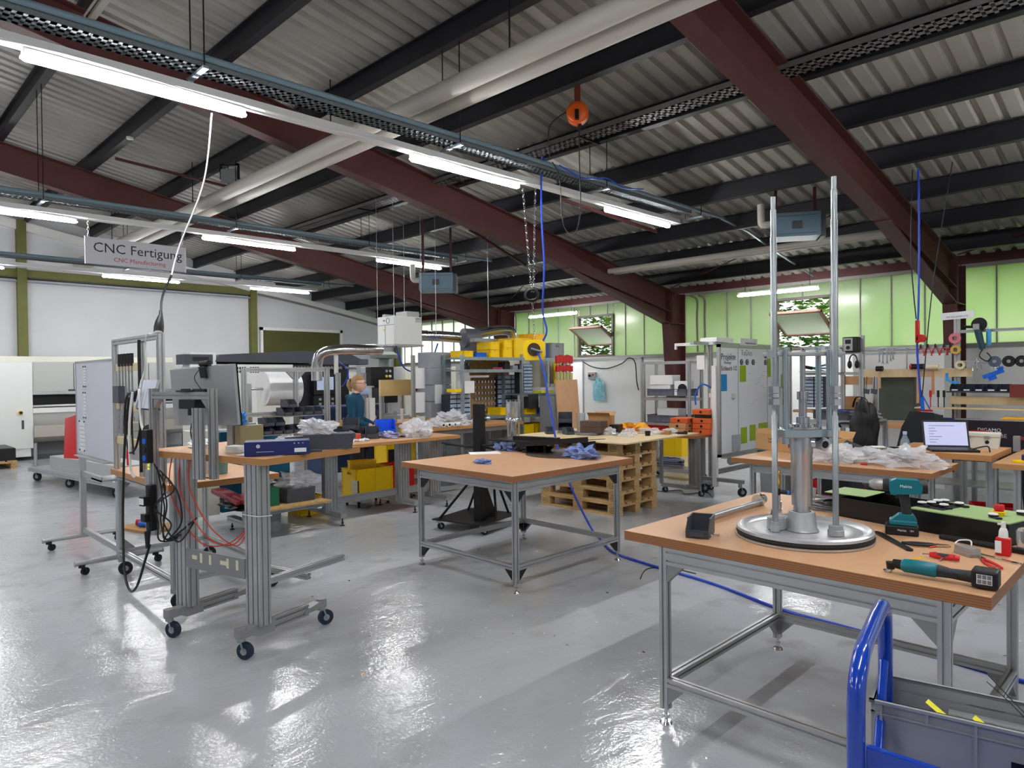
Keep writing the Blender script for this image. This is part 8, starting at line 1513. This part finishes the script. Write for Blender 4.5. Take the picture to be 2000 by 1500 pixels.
fl = thing('floodlight', 'small grey floodlight box under the roof, left of the centre', 'light', (-10.6, 4.5, 4.66), R(40)); b = MB(); b.box(-.12, .12, -.06, .06, 0, .2); obj('lamp_housing', b, MGREY, fl, bevel=.01); b = MB(); b.box(-.15, -.13, -.02, .02, .05, .28); b.box(.13, .15, -.02, .02, .05, .28); b.box(-.15, .15, -.02, .02, .26, .29); obj('bracket', b, DARKS, fl)
for i, (x, y, d) in enumerate(((-2.35, 3.42, .02), (-4.1, 6.3, .03), (-3.3, 2.1, .018), (-4.9, 3.0, .02))): b = MB(); b.crumple((0, 0, 0), (d, d * .7, .006), .4, 3, i, nu=8, nv=6); obj('floor_crumb', b, [mat('brown_leaf', (110, 80, 60), .8), DARKS, YEL, DARKS][i], label=['brown crumb on the floor under the front table', 'small dark scrap on the floor near the pallets', 'tiny yellow scrap on the floor right of the lift desk', 'small dark scrap on the floor between desk and middle table'][i], cat='debris', loc=(x, y, 0))
b = MB(); b.prism([(-.16, -.09), (.16, -.09), (.16, -.07), (-.14, -.07)], 'z', 0, .002) if False else None
# gable wall conduits and small fittings
for z, m, lb_ in ((3.82, mat('blue_grey_strip', (140, 150, 166), .5), 'blue-grey conduit along the gable wall'), (3.88, BLKCORD, 'black cable run along the gable wall')): b = MB(); b.box(XG + .1, XG + .14, -1, 8.3, z, z + .03); obj('wall_conduit', b, m, label=lb_, cat='conduit')
rope('wall_pipe', [(XG + .15, 8.5, 3.95), (XG + .15, 10.0, 3.72), (XG + .15, 12.8, 3.2)], .03, mat('grey_pipe', (130, 124, 120), .5), 'grey pipe sloping down the gable wall above the olive door')
for x in (-7.68, -7.50): rope('ribbed_hose', [(x, 13.3, 2.1), (x, 13.28, 2.8), (x + .02, 13.25, 3.2), (x - .1, 13.2, 3.3)], .022, mat('ribbed_grey', (120, 112, 104), .6), 'grey corrugated hose running up beside the centre column, %s' % ('left one' if x < -7.6 else 'right one'))
# ================================================================ GREENERY OUTSIDE THE OPEN CASEMENTS
LEAF = mat('light_green_leaf', (134, 178, 76), .6, 0, .45, 1.2, c2=(70, 112, 40))  # light green leaves, varied by noise towards a darker green
def hedge(x0, x1, label, n_=9000, seed=1):
    rnd = random.Random(seed); b = MB()
    for k in range(n_):
        x = rnd.uniform(x0, x1); y = rnd.uniform(14.9, 15.9); z = rnd.uniform(-.05, 4.4); s_ = rnd.uniform(.05, .11)
        M_ = Matrix.Translation((x, y, z)) @ Matrix.Rotation(rnd.uniform(0, 6.3), 4, 'Z') @ Matrix.Rotation(rnd.uniform(-1, 1), 4, 'X'); b.T = M_
        b.add([(-s_, 0, 0), (0, -s_ * .45, .01), (s_, 0, 0), (0, s_ * .45, .01)], [(0, 1, 2, 3)])
    o = obj('hedge_leaves', b, LEAF, label=label, cat='hedge', kind='stuff'); return o
hedge(-12.6, -9.6, 'light green leaves outside the left tilted casement', seed=1); hedge(-8.0, -4.4, 'light green leaves outside the right tilted casement', seed=2)
obj('ground_outside', MB().box(-30, 12, 13.9, 40, -.2, -.02), mat('grass_ground', (126, 148, 92), .9), kind='structure')

b = MB(); b.box(-9, 3, -.03, .03, -.05, -.0); b.cyl((-9, -.06, -.02), (3, -.06, -.02), .012, n=8); obj('cable_trunking', b, PIPEW, label='white cable trunking under a dark roof beam, top left', cat='trunking', loc=(0, 2.02, zr(2.02)))
box_obj('flattened_carton', (-8.25, 2.55, 0), (.6, .4, .03), R(15), CARD, 'flattened brown carton on the floor behind the low bench')
for i, m in enumerate((BLU, RED)): b = MB(); b.cyl((-.09, 0, .036), (.09, 0, .036), .035, n=16); b.cyl((.09, 0, .036), (.12, 0, .036), .02, n=12, m=1); obj('spray_can', b, [m, WHITEP], label='%s spray can lying on the flattened carton' % ('blue' if i == 0 else 'red and white'), cat='can', loc=(-8.2 - .12 * i, 2.5 + .02 * i, .03), rz=R(30 + 20 * i))
